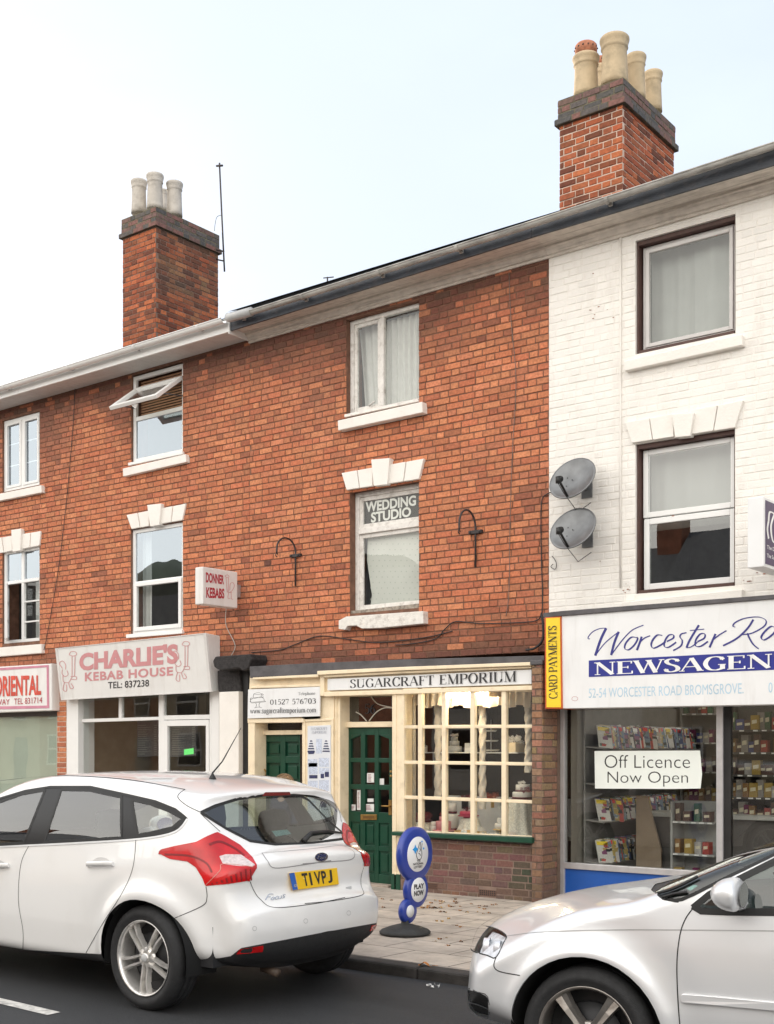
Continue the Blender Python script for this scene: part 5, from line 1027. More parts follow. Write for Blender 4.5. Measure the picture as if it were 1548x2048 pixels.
# ================================================================ D: newsagent
Yn = .04
m_nw = M('newsagent_wall', (.22, .20, .17), .8, .05)
shellroom(bD, XCD + .22, XR - .1, .03, 2.62, .08, 3.4, (m_nw, M('newsagent_floor', (.16, .15, .14), .6), M('newsagent_ceiling', (.5, .5, .48), .8)))
m = MB(); m.pan([(1086, 1226), (1120, 1222), (1560, 1188), (1560, 1197), (1123, 1232), (1086, 1236)], -.34, .34); m.build('flashing', m_lead, bD, bevel=.006)
vx0 = at(1121, 1500, Yn)[0]; zt_ = at(1121, 1415, Yn)[2]; zr0, zr1 = at(1121, 1736, Yn)[2], at(1121, 1724, Yn)[2]
mx0, mx1 = at(1433, 1500, Yn)[0], at(1446, 1500, Yn)[0]
m = MB(); m.box(vx0, vx0 + .05, Yn - .01, Yn + .06, .06, zt_); m.box(mx0, mx1, Yn - .01, Yn + .07, .06, zt_ + .1); m.box(vx0 + .05, mx0, Yn - .015, Yn + .06, zr0, zr1); m.box(vx0 + .05, mx0, Yn - .012, Yn + .05, .05, .10); m.box(vx0 + .05, mx0, Yn, Yn + .05, zt_, zt_ + .06); m.box(mx1, XR, Yn, Yn + .05, zt_ + .02, zt_ + .1)
nf = m.build('shop_front_frame', m_alu, bD, bevel=.005)
MB().box(vx0 + .05, mx0, Yn + .015, Yn + .04, .10, zr0).build('stallriser', M('blue_panel', (.012, .085, .36), .35, .06), bD)
MB().box(vx0 + .05, mx0, Yn + .03, Yn + .032, zr1, zt_).build('pane', m_shopglass, nf)
MB().box(mx1, mx1 + .07, Yn + .02, Yn + .08, .03, zt_).build('door_post', m_black, nf); MB().box(mx1 + .07, XR, Yn + .04, Yn + .042, .1, zt_).build('pane', GL('clear_shop_glass', (.95, .96, .95), .7), nf)
MB().box(px1, XR, -.02, .30, .0, .055).build('plinth', M('dark_plinth', (.05, .045, .04), .8, .3), bD); MB().box(px1 + .005, vx0, .0, .2, 0, 2.9).build('jamb_wall', M('pier_mortar'), bD)
MB().box(px1 + .2, XR, -.0, .3, zt_ + .06, 2.95).build('shop_front_head', M('dark_head'), bD)
MB().box(vx0 + .07, vx0 + .10, Yn + .10, Yn + .13, zr1, zt_).build('shutter_guide', M('cream_metal', (.5, .47, .4), .5), nf)
# sign
t = thing('shop_sign', 'wide white newsagent fascia sign with blue script and blue band', 'sign', at(1125, 1416, -.32))
MB().pan([(1123, 1232), (1570, 1196), (1570, 1408.5), (1125, 1417)], -.32, .30).build('board', m_sign, t, bevel=.004)
MB().pan([(1177.5, 1321), (1560, 1301.5), (1560, 1339), (1177.5, 1354)], -.323, .004).build('blue_band', M('royal_blue_vinyl', (.022, .03, .24), .35, .04), t)
Yt = -.3245; serif(MB(), 'NEWSAGENT', fq((1188.4, 1325.5), (1592, 1305.5), (1592, 1333.5), (1188.4, 1350), Yt), .17, .055, track=.02).build('white_lettering', M('white_vinyl', (.8, .8, .8), .4), t)
m = MB(); write(m, '52-54 WORCESTER ROAD BROMSGROVE.', fq((1177.5, 1377), (1487, 1366), (1487, 1387), (1177.5, 1396), -.3215), .0); write(m, '0', fq((1537, 1365), (1545, 1364.5), (1545, 1385), (1537, 1385.5), -.3215), .0); m.build('address_lettering', M('pale_blue_vinyl', (.42, .58, .70), .5), t)
pen = Pen(); Wm = 11.
for c_, w_, W_ in (([(330, 322), (318, 322), (322, 305), (350, 275), (395, 255), (437, 252)], 5, 7), ([(437, 252), (400, 330), (365, 434)], 12, 17), ([(365, 434), (430, 350), (520, 276)], 4, 7), ([(520, 276), (492, 345), (470, 430)], 10, 16), ([(470, 430), (545, 330), (610, 265), (684, 232)], 4, 8),
    ([(648, 318), (605, 312), (568, 350), (560, 385), (585, 395), (622, 365), (645, 325), (640, 310)], 5, 12), ([(672, 308), (660, 345), (640, 398)], 8, 14), ([(655, 350), (690, 318), (728, 302)], 5, 9),
    ([(808, 300), (775, 298), (745, 330), (735, 365), (752, 384), (800, 362), (830, 340)], 5, 13), ([(838, 340), (880, 318), (880, 296), (850, 300), (826, 335), (822, 372), (850, 378), (900, 345)], 5, 12), ([(968, 282), (935, 290), (925, 310), (940, 335), (930, 370), (880, 400)], 6, 11),
    ([(1050, 232), (1020, 280), (985, 340), (968, 382)], 8, 14), ([(990, 268), (1085, 258)], 4, 8), ([(968, 382), (1000, 375), (1040, 345)], 4, 8), ([(1040, 342), (1085, 318), (1088, 290), (1058, 292), (1030, 330), (1028, 368), (1060, 372), (1110, 340)], 5, 12),
    ([(1160, 290), (1142, 330), (1120, 380)], 8, 14), ([(1138, 335), (1180, 300), (1232, 268)], 4, 9), ([(1290, 245), (1275, 238), (1290, 215), (1350, 188), (1440, 178), (1492, 200), (1480, 240), (1400, 285), (1330, 295)], 5, 10), ([(1410, 195), (1370, 255), (1300, 320), (1210, 368)], 7, 13), ([(1370, 285), (1385, 320), (1410, 360), (1445, 388)], 9, 16),
    ([(1570, 260), (1530, 240), (1490, 270), (1462, 310), (1480, 330), (1530, 300), (1570, 255)], 5, 13)):
    pen.curve(c_, w_ / 3.3, W_ / 3.3, ang=2.3) if 0 else pen.curve([z6(*q) for q in c_], w_ / 3.3 * .8, W_ / 3.3, ang=.5)
m = MB(); pen.put(m, lambda x, y: at(x, y, -.3212), (0, -.0001, 0)); m.build('script_lettering', M('navy_vinyl', (.028, .028, .20), .4, .05), t)
pen = Pen(); pen.curve([z6(230 + 20 * math.cos(k), 718 + 14 * math.sin(k)) for k in [i * .785 for i in range(8)]], .5, .6, closed=True); m = MB(); pen.put(m, lambda x, y: at(x, y, -.3212), (0, -.0001, 0)); m.build('small_mark', m_red, t)
t = thing('vertical_sign', 'tall narrow yellow card payments sign at the left end of the newsagent fascia', 'sign', at(1090, 1417, -.34))
MB().pan([(1089, 1234.5), (1121.5, 1233), (1124, 1417.5), (1090, 1417.5)], -.34, .30).build('sign_box', M('red_sign_edge', (.55, .10, .02), .4), t, bevel=.006)
MB().pan([(1092, 1236.5), (1119.5, 1235), (1121.5, 1414.5), (1093, 1414.5)], -.345, .006).build('yellow_face', M('yellow_vinyl', (.85, .60, .03), .35, .04), t)
q = fq(z6(62, 720), z6(58, 235), z6(112, 235), z6(115, 715), -.346); q = [at(*z6(60, 720), -.346), at(*z6(57, 237), -.346), at(*z6(110, 235), -.346), at(*z6(115, 718), -.346)]
serif(MB(), 'CARD PAYMENTS', q, .15, .05, track=.02).build('lettering', m_ink, t)
# poster on glass
t = thing('window_poster', 'large white off licence poster taped inside the newsagent window', 'poster', at(1189, 1577, .03)); Yp = Yn + .022
MB().pan([(1189, 1502), (1400, 1501), (1404, 1548), (1401, 1577), (1340, 1578), (1190, 1577)], Yp, .003).build('sheet', M('poster_white', (.80, .84, .80), .5, .02), t)
m = MB(); write(m, 'Off Licence', fq((1209, 1510), (1380, 1510), (1380, 1536), (1209, 1536), Yp - .001), -.012); write(m, 'Now Open', fq((1215, 1543), (1376, 1543), (1376, 1573), (1215, 1573), Yp - .001), -.012); m.build('lettering', m_ink, t)
# projecting newspaper sign at the right edge
xs2 = -3.94; ya2, yb3 = -.70, -.08
def p2(px, py): d = ray(px, py); k = xs2 / d[0]; return (xs2, CAM[1] + k * d[1], CAM[2] + k * d[2])
zt2, zb2 = p2(1527, 992)[2], p2(1527, 1133)[2]; t = thing('projecting_sign', 'projecting white edged box sign with purple face at the right edge', 'sign', (xs2, 0, zb2)); MB().box(xs2 - .15, xs2, ya2, yb3, zb2, zt2).build('sign_box', m_sign, t, bevel=.008); MB().box(xs2 - .1, xs2 - .05, yb3, 0, zb2 + .2, zb2 + .4).build('wall_bracket', m_alu, t)
MB().box(xs2, xs2 + .004, ya2 + .035, yb3 - .03, zb2 + .03, zt2 - .03).build('purple_face', M('aubergine_face', (.045, .02, .085), .35), t)
pen = Pen(); o3 = lambda x, y: (xs2 + .006, ya2 + x, zb2 + y); 
for c_ in ([(.10, .42), (.13, .50), (.26, .50), (.36, .46)], [(.24, .50), (.16, .38), (.20, .26), (.32, .24)], [(.10, .42), (.07, .34), (.10, .26)], [(.28, .5), (.27, .3)]): pen.curve(c_, .012, .04)
m = MB(); pen.put(m, o3, (.0002, 0, 0)); m.build('emblem', M('white_vinyl'), t)
m = MB(); serif(m, 'The Daily T', [o3(.06, .20), o3(.42, .20), o3(.42, .155), o3(.06, .155)], .15, .05, (.0002, 0, 0)) if 0 else (write(m, 'The Daily T', [o3(.06, .20), o3(.42, .20), o3(.42, .155), o3(.06, .155)], .01), write(m, 'The Sunday T', [o3(.06, .125), o3(.42, .125), o3(.42, .08), o3(.06, .08)], .01)); m.build('lettering', M('white_vinyl'), t)
# ---------------------------------------------------------------- newsagent stock
cols_ = [(.42, .06, .05), (.07, .09, .20), (.55, .53, .50), (.40, .30, .10), (.08, .14, .11), (.22, .08, .16), (.03, .03, .035), (.30, .22, .18), (.60, .58, .57), (.16, .22, .28)]
wx = XCD + .25
t = thing('magazine_rack', 'long grey magazine rack of four shelves on the left wall of the newsagent', 'shelving', (wx, .3, .04)); MB().box(wx, wx + .02, .3, 2.6, .3, 2.1).build('back_panel', M('grey_rack', (.22, .21, .20), .6), t)
rows_ = [(1.66, 2.5), (1.27, 2.5), (.88, 2.0), (.44, 1.6)]
for z, _ in rows_: MB().hexa([(wx + .02, .3, z - .02), (wx + .24, .3, z - .04), (wx + .24, 2.6, z - .04), (wx + .02, 2.6, z - .02)], [(wx + .02, .3, z - .005), (wx + .24, .3, z - .025), (wx + .24, 2.6, z - .025), (wx + .02, 2.6, z - .005)]).build('shelf', M('grey_rack'), t)
def magmesh(i):
    rr = random.Random(i); m = MB(); w_, h_ = .17, .25
    m.col = cols_[i % 10]; m.box(0, .006, 0, w_, 0, h_); e = .0072
    for k in range(11):
        m.col = random.choice(cols_); y0, z0 = rr.uniform(.01, .12), rr.uniform(.01, .22); m.add([(e + k * .0002, y0, z0), (e + k * .0002, y0 + rr.uniform(.03, .08), z0), (e + k * .0002, y0 + .06, z0 + rr.uniform(.02, .06)), (e + k * .0002, y0, z0 + .03)], [(0, 1, 2, 3)])
    m.col = rr.choice([(.8, .8, .8), (.8, .6, .05), (.7, .05, .05)]); m.add([(e + .002, .01, h_ - .055), (e + .002, w_ - .02, h_ - .055), (e + .002, w_ - .02, h_ - .012), (e + .002, .01, h_ - .012)], [(0, 1, 2, 3)])
    return m
m_mag = M('magazine_cover', rough=.35, var=.1, scale=60, attr=True); mags = [one('magazine', magmesh(i), m_mag, None, 'magazine', 'magazines in the racks') for i in range(10)]
used = set(); rr = random.Random(21)
names_ = ['top', 'second', 'third', 'lowest']
for ri, (z, yend) in enumerate(rows_):
    y = .32; k = 0
    while y < yend:
        i = rr.randrange(10); o = mags[i] if i not in used else mags[i].copy()
        if i in used: C.objects.link(o)
        used.add(i); o['label'] = 'magazine leaning among others on the %s shelf of the newsagent rack' % names_[ri]
        o.location = (wx + .17 - .0, y, z - .015 + rr.uniform(-.01, .01)); o.rotation_euler = (R(rr.uniform(-9, -3)), R(-22), R(rr.uniform(-34, -16))); y += rr.uniform(.026, .042); k += 1
for i in range(10):
    if i not in used: bpy.data.objects.remove(mags[i])
for k, (y, lab) in enumerate(((.9, 'ceiling light panel nearest the newsagent window'), (2.3, 'ceiling light panel at the back of the newsagent'))):
    for x, sd_ in ((-5.2, 'left'), (-2.9, 'right')): t = thing('ceiling_light', lab + ', %s one of the pair' % sd_, 'light', (x, y, 2.56)); MB().box(x - .6, x + .6, y - .08, y + .08, 2.57, 2.60).build('light_housing', m_alu, t); MB().box(x - .58, x + .58, y - .06, y + .06, 2.555, 2.569).build('diffuser', M('lit_diffuser', (1, 1, 1), .5, emit=(1, .93, .8), es=7), t)
def pt(px, Y): return at(px, 1600, Y)[0]
# plywood ended counter and glass cabinet behind the poster
x0, x1 = pt(1268, .75), pt(1330, .9); t = thing('counter', 'pale plywood ended counter standing behind the off licence poster', 'counter', (x0, .9, .04))
m = MB(); m.prism([(x0, .04), (x1, .04), (x1, .55), (x0 + .12, 1.12), (x0, 1.12)], .8, .83); m.build('end_panel', M('plywood', (.32, .24, .17), .6, .1, 8), t); MB().box(x0, x0 + 1.6, .84, 1.4, .9, .94).build('worktop', M('grey_top', (.4, .4, .38), .4), t); MB().box(x0 + .05, x0 + 1.6, .9, 1.35, .04, .9).build('carcass', M('dark_carcass', (.10, .09, .085), .7), t)
def shelving(lab, xa, xb, Y, zs, dz, names, depth=.3, dens=.075, grp='packets on the newsagent shelves', seed=0, wood=None):
    t = thing('shelving_unit', lab, 'shelving', (xa, Y, .04)); sm = wood or M('dark_shelf', (.06, .055, .05), .6); MB().box(xa, xb, Y + depth, Y + depth + .02, .05, zs[-1] + dz).build('back_panel', sm, t)
    rr = random.Random(seed); MB().box(xa, xa + .02, Y, Y + depth, .05, zs[-1] + dz).build('side_panel', sm, t)
    for z in zs:
        s = MB().box(xa + .02, xb, Y, Y + depth, z - .02, z).build('shelf', sm, t); m = MB(); x = xa
        while x < xb - .09: m.box(x + .03, x + .08, Y - .004, Y - .001, z - .017, z - .003); x += rr.uniform(.08, .16)
        m.build('price_strip', m_paper, t)
    return t
pk = []
for i in range(10):
    rr = random.Random(i + 50); m = MB(); w_, h_ = rr.uniform(.055, .09), rr.uniform(.10, .19); c_ = [(.30, .04, .03), (.20, .10, .03), (.08, .04, .03), (.22, .20, .18), (.04, .05, .16), (.04, .10, .05), (.30, .20, .04), (.14, .02, .07), (.36, .34, .32), (.09, .05, .04)][i]; m.col = c_; m.box(0, w_, 0, .08, 0, h_); m.col = (.6, .55, .4); m.add([(w_ * .15, -.001, h_ * .4), (w_ * .8, -.001, h_ * .45), (w_ * .8, -.001, h_ * .7), (w_ * .15, -.001, h_ * .65)], [(0, 1, 2, 3)]); m.col = None
    pk.append(one('packet', m, m_mag, 'small coloured packet on the newsagent shelves', 'packet', 'packets on the newsagent shelves'))
fresh = set()
def fill(xa, xb, Y, zs, seed, lab, step=(.060, .088), prob=.97):
    rr = random.Random(seed)
    for zi, z in enumerate(zs):
        x = xa + .03
        while x < xb - .1:
            if rr.random() < prob:
                i = rr.randrange(10); o = pk[i] if i not in fresh else pk[i].copy()
                if i in fresh: C.objects.link(o)
                fresh.add(i); o.location = (x, Y + rr.uniform(.01, .05), z + .001); o.rotation_euler = (0, 0, R(rr.uniform(-10, 10))); o['label'] = lab % ['lowest', 'second', 'third', 'fourth', 'fifth', 'sixth', 'seventh', 'eighth'][min(zi, 7)]
            x += rr.uniform(*step)
zsR = [.18 + .235 * k for k in range(8)]; xa, xb = pt(1452, 1.1), -2.3
shelving('tall dark sweet shelving seen through the newsagent door glass', xa, xb, 1.1, zsR, .25, None, seed=3); fill(xa, xb, 1.1, zsR, 4, 'sweet packet on the %s shelf of the tall dark shelving')
zsM = [1.0, 1.35, 1.7, 2.05]; xa2, xb2 = pt(1360, 2.6), pt(1436, 2.2)
shelving('grey shelving hung with bright packets at the back of the newsagent', xa2, xb2, 2.6, zsM, .25, None, seed=5, wood=M('grey_rack')); fill(xa2, xb2, 2.6, zsM, 6, 'bright packet on the %s shelf of the grey back shelving')
zsC = [.25, .55, .88]; xa3, xb3 = pt(1345, .55), pt(1428, .5)
shelving('low wire shelving of newspapers right behind the newsagent window', xa3, xb3, .5, zsC, .2, None, seed=7, wood=M('wire_grey', (.32, .32, .31), .5)); fill(xa3, xb3, .5, zsC, 8, 'folded paper on the %s shelf of the low wire shelving', (.09, .12))
for i in range(10):
    if i not in fresh: bpy.data.objects.remove(pk[i])
# ================================================================ cars: implicit body -> surface nets -> split into panels
def sm(x, a, b): t = np.clip((x - a) / (b - a), 0, 1); return t * t * (3 - 2 * t)
def smax(a, b, k): h = np.maximum(k - np.abs(a - b), 0) / k; return np.maximum(a, b) + h * h * k * .25
class SDF2:
    def __init__(s, pts, x0, x1, z0, z1, st=.01):
        P = cat(pts, 8, True); Q = np.roll(P, -1, 0); s.x0, s.z0, s.st = x0, z0, st
        xs = np.arange(x0, x1, st); zs = np.arange(z0, z1, st); X, Z = np.meshgrid(xs, zs, indexing='ij'); G = np.stack([X.ravel(), Z.ravel()], 1)
        d = np.full(len(G), 1e9); ins = np.zeros(len(G), bool)
        for a, b in zip(P, Q):
            e = b - a; L2 = e @ e
            if L2 < 1e-12: continue
            w = G - a; t = np.clip(w @ e / L2, 0, 1); dd = np.hypot(w[:, 0] - t * e[0], w[:, 1] - t * e[1]); d = np.minimum(d, dd)
            c = (a[1] > G[:, 1]) != (b[1] > G[:, 1])
            if c.any(): xi = a[0] + (G[:, 1] - a[1]) / (e[1] if abs(e[1]) > 1e-12 else 1e-12) * e[0]; ins ^= c & (G[:, 0] < xi)
        s.g = np.where(ins, -d, d).reshape(X.shape)
    def __call__(s, x, z):
        g = s.g; u = np.clip((x - s.x0) / s.st, 0, g.shape[0] - 1.001); v = np.clip((z - s.z0) / s.st, 0, g.shape[1] - 1.001); i = u.astype(int); j = v.astype(int); u = u - i; v = v - j
        return (g[i, j] * (1 - u) + g[i + 1, j] * u) * (1 - v) + (g[i, j + 1] * (1 - u) + g[i + 1, j + 1] * u) * v
def inpoly(P, poly):
    x, y = P[:, 0], P[:, 1]; c = np.zeros(len(P), bool); n = len(poly)
    for i in range(n):
        a, b = poly[i], poly[(i + 1) % n]; m = (a[1] > y) != (b[1] > y)
        if m.any(): c ^= m & (x < (b[0] - a[0]) * (y - a[1]) / (b[1] - a[1] + 1e-12) + a[0])
    return c
class Car:
    def __init__(s, name, label, O, yaw, field, bounds, group=None):
        s.O = np.array([O[0], O[1], 0.]); s.f = np.array([-math.cos(yaw), -math.sin(yaw), 0]); s.n = np.array([math.sin(yaw), -math.cos(yaw), 0]); s.F = field
        s.e = thing(name, label, 'car', tuple(s.O), group, rz=math.atan2(s.f[1], s.f[0])); _base[s.e.name] = (0, 0, 0); s.bounds = bounds
    def world(s, P): return s.O + P[:, :1] * s.f + P[:, 1:2] * s.n + P[:, 2:3] * np.array([0, 0, 1.])
    def proj(s, P):
        w = s.world(P) - np.array(CAM); fw = -SP * w[:, 0] + CP * w[:, 1]; r = CP * w[:, 0] + SP * w[:, 1]; return np.stack([CX + F_PX * r / fw, HY - F_PX * w[:, 2] / fw], 1)
    def rays(s, px):
        D = np.array([ray(*p) for p in px]); c = np.array(CAM) - s.O; o = np.array([c @ s.f, c @ s.n, c[2]]); return o, np.stack([D @ s.f, D @ s.n, D[:, 2]], 1)
    def hit(s, px):
        o, D = s.rays(px); t = np.full(len(D), 3.0); done = np.zeros(len(D), bool); lo = t.copy()
        best = np.full(len(D), 1e9); bt = t.copy()
        for k in range(420):
            q = o + D * t[:, None]; v = s.F(q[:, 0], q[:, 1], q[:, 2]); b = (v < best) & ~done; best[b] = v[b]; bt[b] = t[b]
            new = (v < 0) & ~done; done |= new; t = np.where(done, t, t + .02)
        lo = t - .02; hi = t.copy()
        for k in range(14):
            m = (lo + hi) / 2; q = o + D * m[:, None]; v = s.F(q[:, 0], q[:, 1], q[:, 2]); hi = np.where(v < 0, m, hi); lo = np.where(v < 0, lo, m)
        t = np.where(done, hi, bt); q = o + D * t[:, None]; return q
    def grad(s, q, e=.012):
        g = np.stack([s.F(q[:, 0] + e, q[:, 1], q[:, 2]) - s.F(q[:, 0] - e, q[:, 1], q[:, 2]), s.F(q[:, 0], q[:, 1] + e, q[:, 2]) - s.F(q[:, 0], q[:, 1] - e, q[:, 2]), s.F(q[:, 0], q[:, 1], q[:, 2] + e) - s.F(q[:, 0], q[:, 1], q[:, 2] - e)], 1)
        return g / np.maximum(np.linalg.norm(g, axis=1), 1e-9)[:, None]
    def nets(s, st=.02):
        (x0, x1), (y0, y1), (z0, z1) = s.bounds; xs, ys, zs = np.arange(x0, x1, st), np.arange(y0, y1 + st / 2, st), np.arange(z0, z1, st)
        X, Y, Z = np.meshgrid(xs, ys, zs, indexing='ij'); G = s.F(X, Y, Z); S = G < 0; nx, ny, nz_ = G.shape
        idx = -np.ones((nx - 1, ny - 1, nz_ - 1), int); cnt = np.zeros(idx.shape); acc = np.zeros(idx.shape + (3,))
        sh = idx.shape; cor = lambda a, i, j, k: a[i:i + sh[0], j:j + sh[1], k:k + sh[2]]
        C8 = [(i, j, k) for i in (0, 1) for j in (0, 1) for k in (0, 1)]; su = sum(cor(S, *c).astype(int) for c in C8); act = (su > 0) & (su < 8); A = np.argwhere(act); n = len(A); pos = np.zeros((n, 3)); c_ = np.zeros(n)
        for a in C8:
            for ax in range(3):
                if a[ax]: continue
                b = list(a); b[ax] = 1; ga = G[A[:, 0] + a[0], A[:, 1] + a[1], A[:, 2] + a[2]]; gb = G[A[:, 0] + b[0], A[:, 1] + b[1], A[:, 2] + b[2]]; cr = (ga < 0) != (gb < 0); t = np.where(cr, ga / np.where(cr, ga - gb, 1), 0)
                p = A + np.array(a); p = p.astype(float); p[:, ax] += t; pos[cr] += p[cr]; c_[cr] += 1
        pos /= c_[:, None]; idx[act] = np.arange(n); V = np.stack([x0 + pos[:, 0] * st, y0 + pos[:, 1] * st, z0 + pos[:, 2] * st], 1); faces = []
        for ax in range(3):
            o1, o2 = [(1, 2), (2, 0), (0, 1)][ax]; d = np.diff(S.astype(np.int8), axis=ax); E = np.argwhere(d != 0); sg = d[d != 0]
            ok = (E[:, o1] > 0) & (E[:, o2] > 0) & (E[:, o1] < G.shape[o1] - 1) & (E[:, o2] < G.shape[o2] - 1); E = E[ok]; sg = sg[ok]
            def g(a, b): q = E.copy(); q[:, o1] -= a; q[:, o2] -= b; return idx[q[:, 0], q[:, 1], q[:, 2]]
            f = np.stack([g(1, 1), g(0, 1), g(0, 0), g(1, 0)], 1); f[sg > 0] = f[sg > 0][:, ::-1]; faces.append(f)
        Fq = np.vstack(faces)
        for _ in range(3):
            v = s.F(V[:, 0], V[:, 1], V[:, 2]); g = s.grad(V, .006); V = V - g * np.clip(v, -.01, .01)[:, None]
        s.V = V; s.T = np.vstack([Fq[:, [0, 1, 2]], Fq[:, [0, 2, 3]]])
        T = s.T; nn = np.cross(V[T[:, 1]] - V[T[:, 0]], V[T[:, 2]] - V[T[:, 0]]); gr = s.grad(V[T].mean(1)); 
        if (nn * gr).sum() < 0: s.T = T[:, ::-1].copy()
        s.fro = np.zeros(len(V), bool); return s
    def facing(s, V):
        Vm = V.copy(); Vm[:, 1] = np.abs(Vm[:, 1]); g = s.grad(Vm); c = np.array(CAM) - s.O; o = np.array([c @ s.f, c @ s.n, c[2]]); return (g * (o - Vm)).sum(1) > 0
    def snap(s, poly, space='px', cond=None):
        V = s.V; Vm = V.copy(); Vm[:, 1] = np.abs(Vm[:, 1]); Q = s.proj(Vm) if space == 'px' else Vm[:, [0, 2]]
        poly = np.array(poly, float); mg = 12 if space == 'px' else .05
        near = (Q[:, 0] > poly[:, 0].min() - mg) & (Q[:, 0] < poly[:, 0].max() + mg) & (Q[:, 1] > poly[:, 1].min() - mg) & (Q[:, 1] < poly[:, 1].max() + mg)
        if space == 'px': near &= s.facing(V)
        if cond is not None: near &= cond(V)
        T = s.T; E = np.vstack([T[:, [0, 1]], T[:, [1, 2]], T[:, [2, 0]]]); E = E[near[E].all(1)]; E = np.unique(np.sort(E, 1), axis=0)
        ins = inpoly(Q, poly)
        E = E[ins[E[:, 0]] != ins[E[:, 1]]]; n = len(poly); bt = np.full(len(E), np.nan)
        A, B = Q[E[:, 0]], Q[E[:, 1]]
        for i in range(n):
            p, q = poly[i], poly[(i + 1) % n]; r = B - A; w = q - p; den = r[:, 0] * w[1] - r[:, 1] * w[0]; den = np.where(np.abs(den) < 1e-12, 1e-12, den)
            t = ((p[0] - A[:, 0]) * w[1] - (p[1] - A[:, 1]) * w[0]) / den; u = ((p[0] - A[:, 0]) * r[:, 1] - (p[1] - A[:, 1]) * r[:, 0]) / den; ok = (t >= 0) & (t <= 1) & (u >= -1e-6) & (u <= 1 + 1e-6); bt = np.where(ok, t, bt)
        order = np.argsort(np.minimum(bt, 1 - bt)); newV = V.copy()
        for k in order:
            t = bt[k]
            if not (t == t): continue
            a, b = E[k]; v = a if t < .5 else b; w = b if t < .5 else a
            if s.fro[v] and s.fro[w]: continue
            if s.fro[v]: continue
            newV[v] = V[a] + (V[b] - V[a]) * t; s.fro[v] = True
        s.V = newV
    def select(s, poly, space='px', cond=None):
        V = s.V; c = V[s.T].mean(1); cm = c.copy(); cm[:, 1] = np.abs(cm[:, 1]); Q = s.proj(cm) if space == 'px' else cm[:, [0, 2]]
        m = inpoly(Q, np.array(poly, float))
        if space == 'px': m[m] &= s.facing(c[m])
        if cond is not None: m[m] &= cond(c[m])
        return m
    def emit(s, name, mask, mat, parent=None, off=0.):
        T = s.T[mask]; u, inv = np.unique(T, return_inverse=True); V = s.V[u]; g = s.grad(V); V = V + g * off
        me = bpy.data.meshes.new(name); me.from_pydata(V.tolist(), [], inv.reshape(-1, 3).tolist()); me.polygons.foreach_set('use_smooth', [True] * len(me.polygons)); me.update()
        me.normals_split_custom_set_from_vertices(g.tolist()); me.materials.append(mat); o = bpy.data.objects.new(name, me); C.objects.link(o); o.parent = parent or s.e; _base[o.name] = (0, 0, 0); return o
    def ribbon(s, mb, px, w=.004, off=.0015, n=6, closed=False, mirror=True, q=None):
        P = s.hit(cat(px, n, closed)) if q is None else q
        if closed: P = np.vstack([P, P[:1]])
        g = s.grad(P); T = np.gradient(P, axis=0); B = np.cross(g, T); B /= np.maximum(np.linalg.norm(B, axis=1), 1e-9)[:, None]
        for sg in ((1, -1) if mirror else (1,)):
            A = P + B * w / 2 + g * off; D = P - B * w / 2 + g * off; k = len(A); M_ = np.array([1, sg, 1]); vs = [tuple(p * M_) for p in A] + [tuple(p * M_) for p in D]
            mb.add(vs, [((i, i + 1, k + i + 1, k + i) if sg > 0 else (k + i, k + i + 1, i + 1, i)) for i in range(k - 1)])
        return mb
    def patch(s, mb, poly, off=.003, depth=0., mirror=False, n=1):   # small raised polygon on the skin
        P = s.hit(poly); g = s.grad(P); gm = g.mean(0)
        for sg in ((1, -1) if mirror else (1,)):
            M_ = np.array([1, sg, 1]); A = [tuple((p + h * off) * M_) for p, h in zip(P, g)]; B = [tuple((p - h * .004) * M_) for p, h in zip(P, g)]; k = len(A)
            mb.add(A + B, [tuple(range(k))] + [((i + 1) % k, i, k + i, k + (i + 1) % k) for i in range(k)])
        return mb
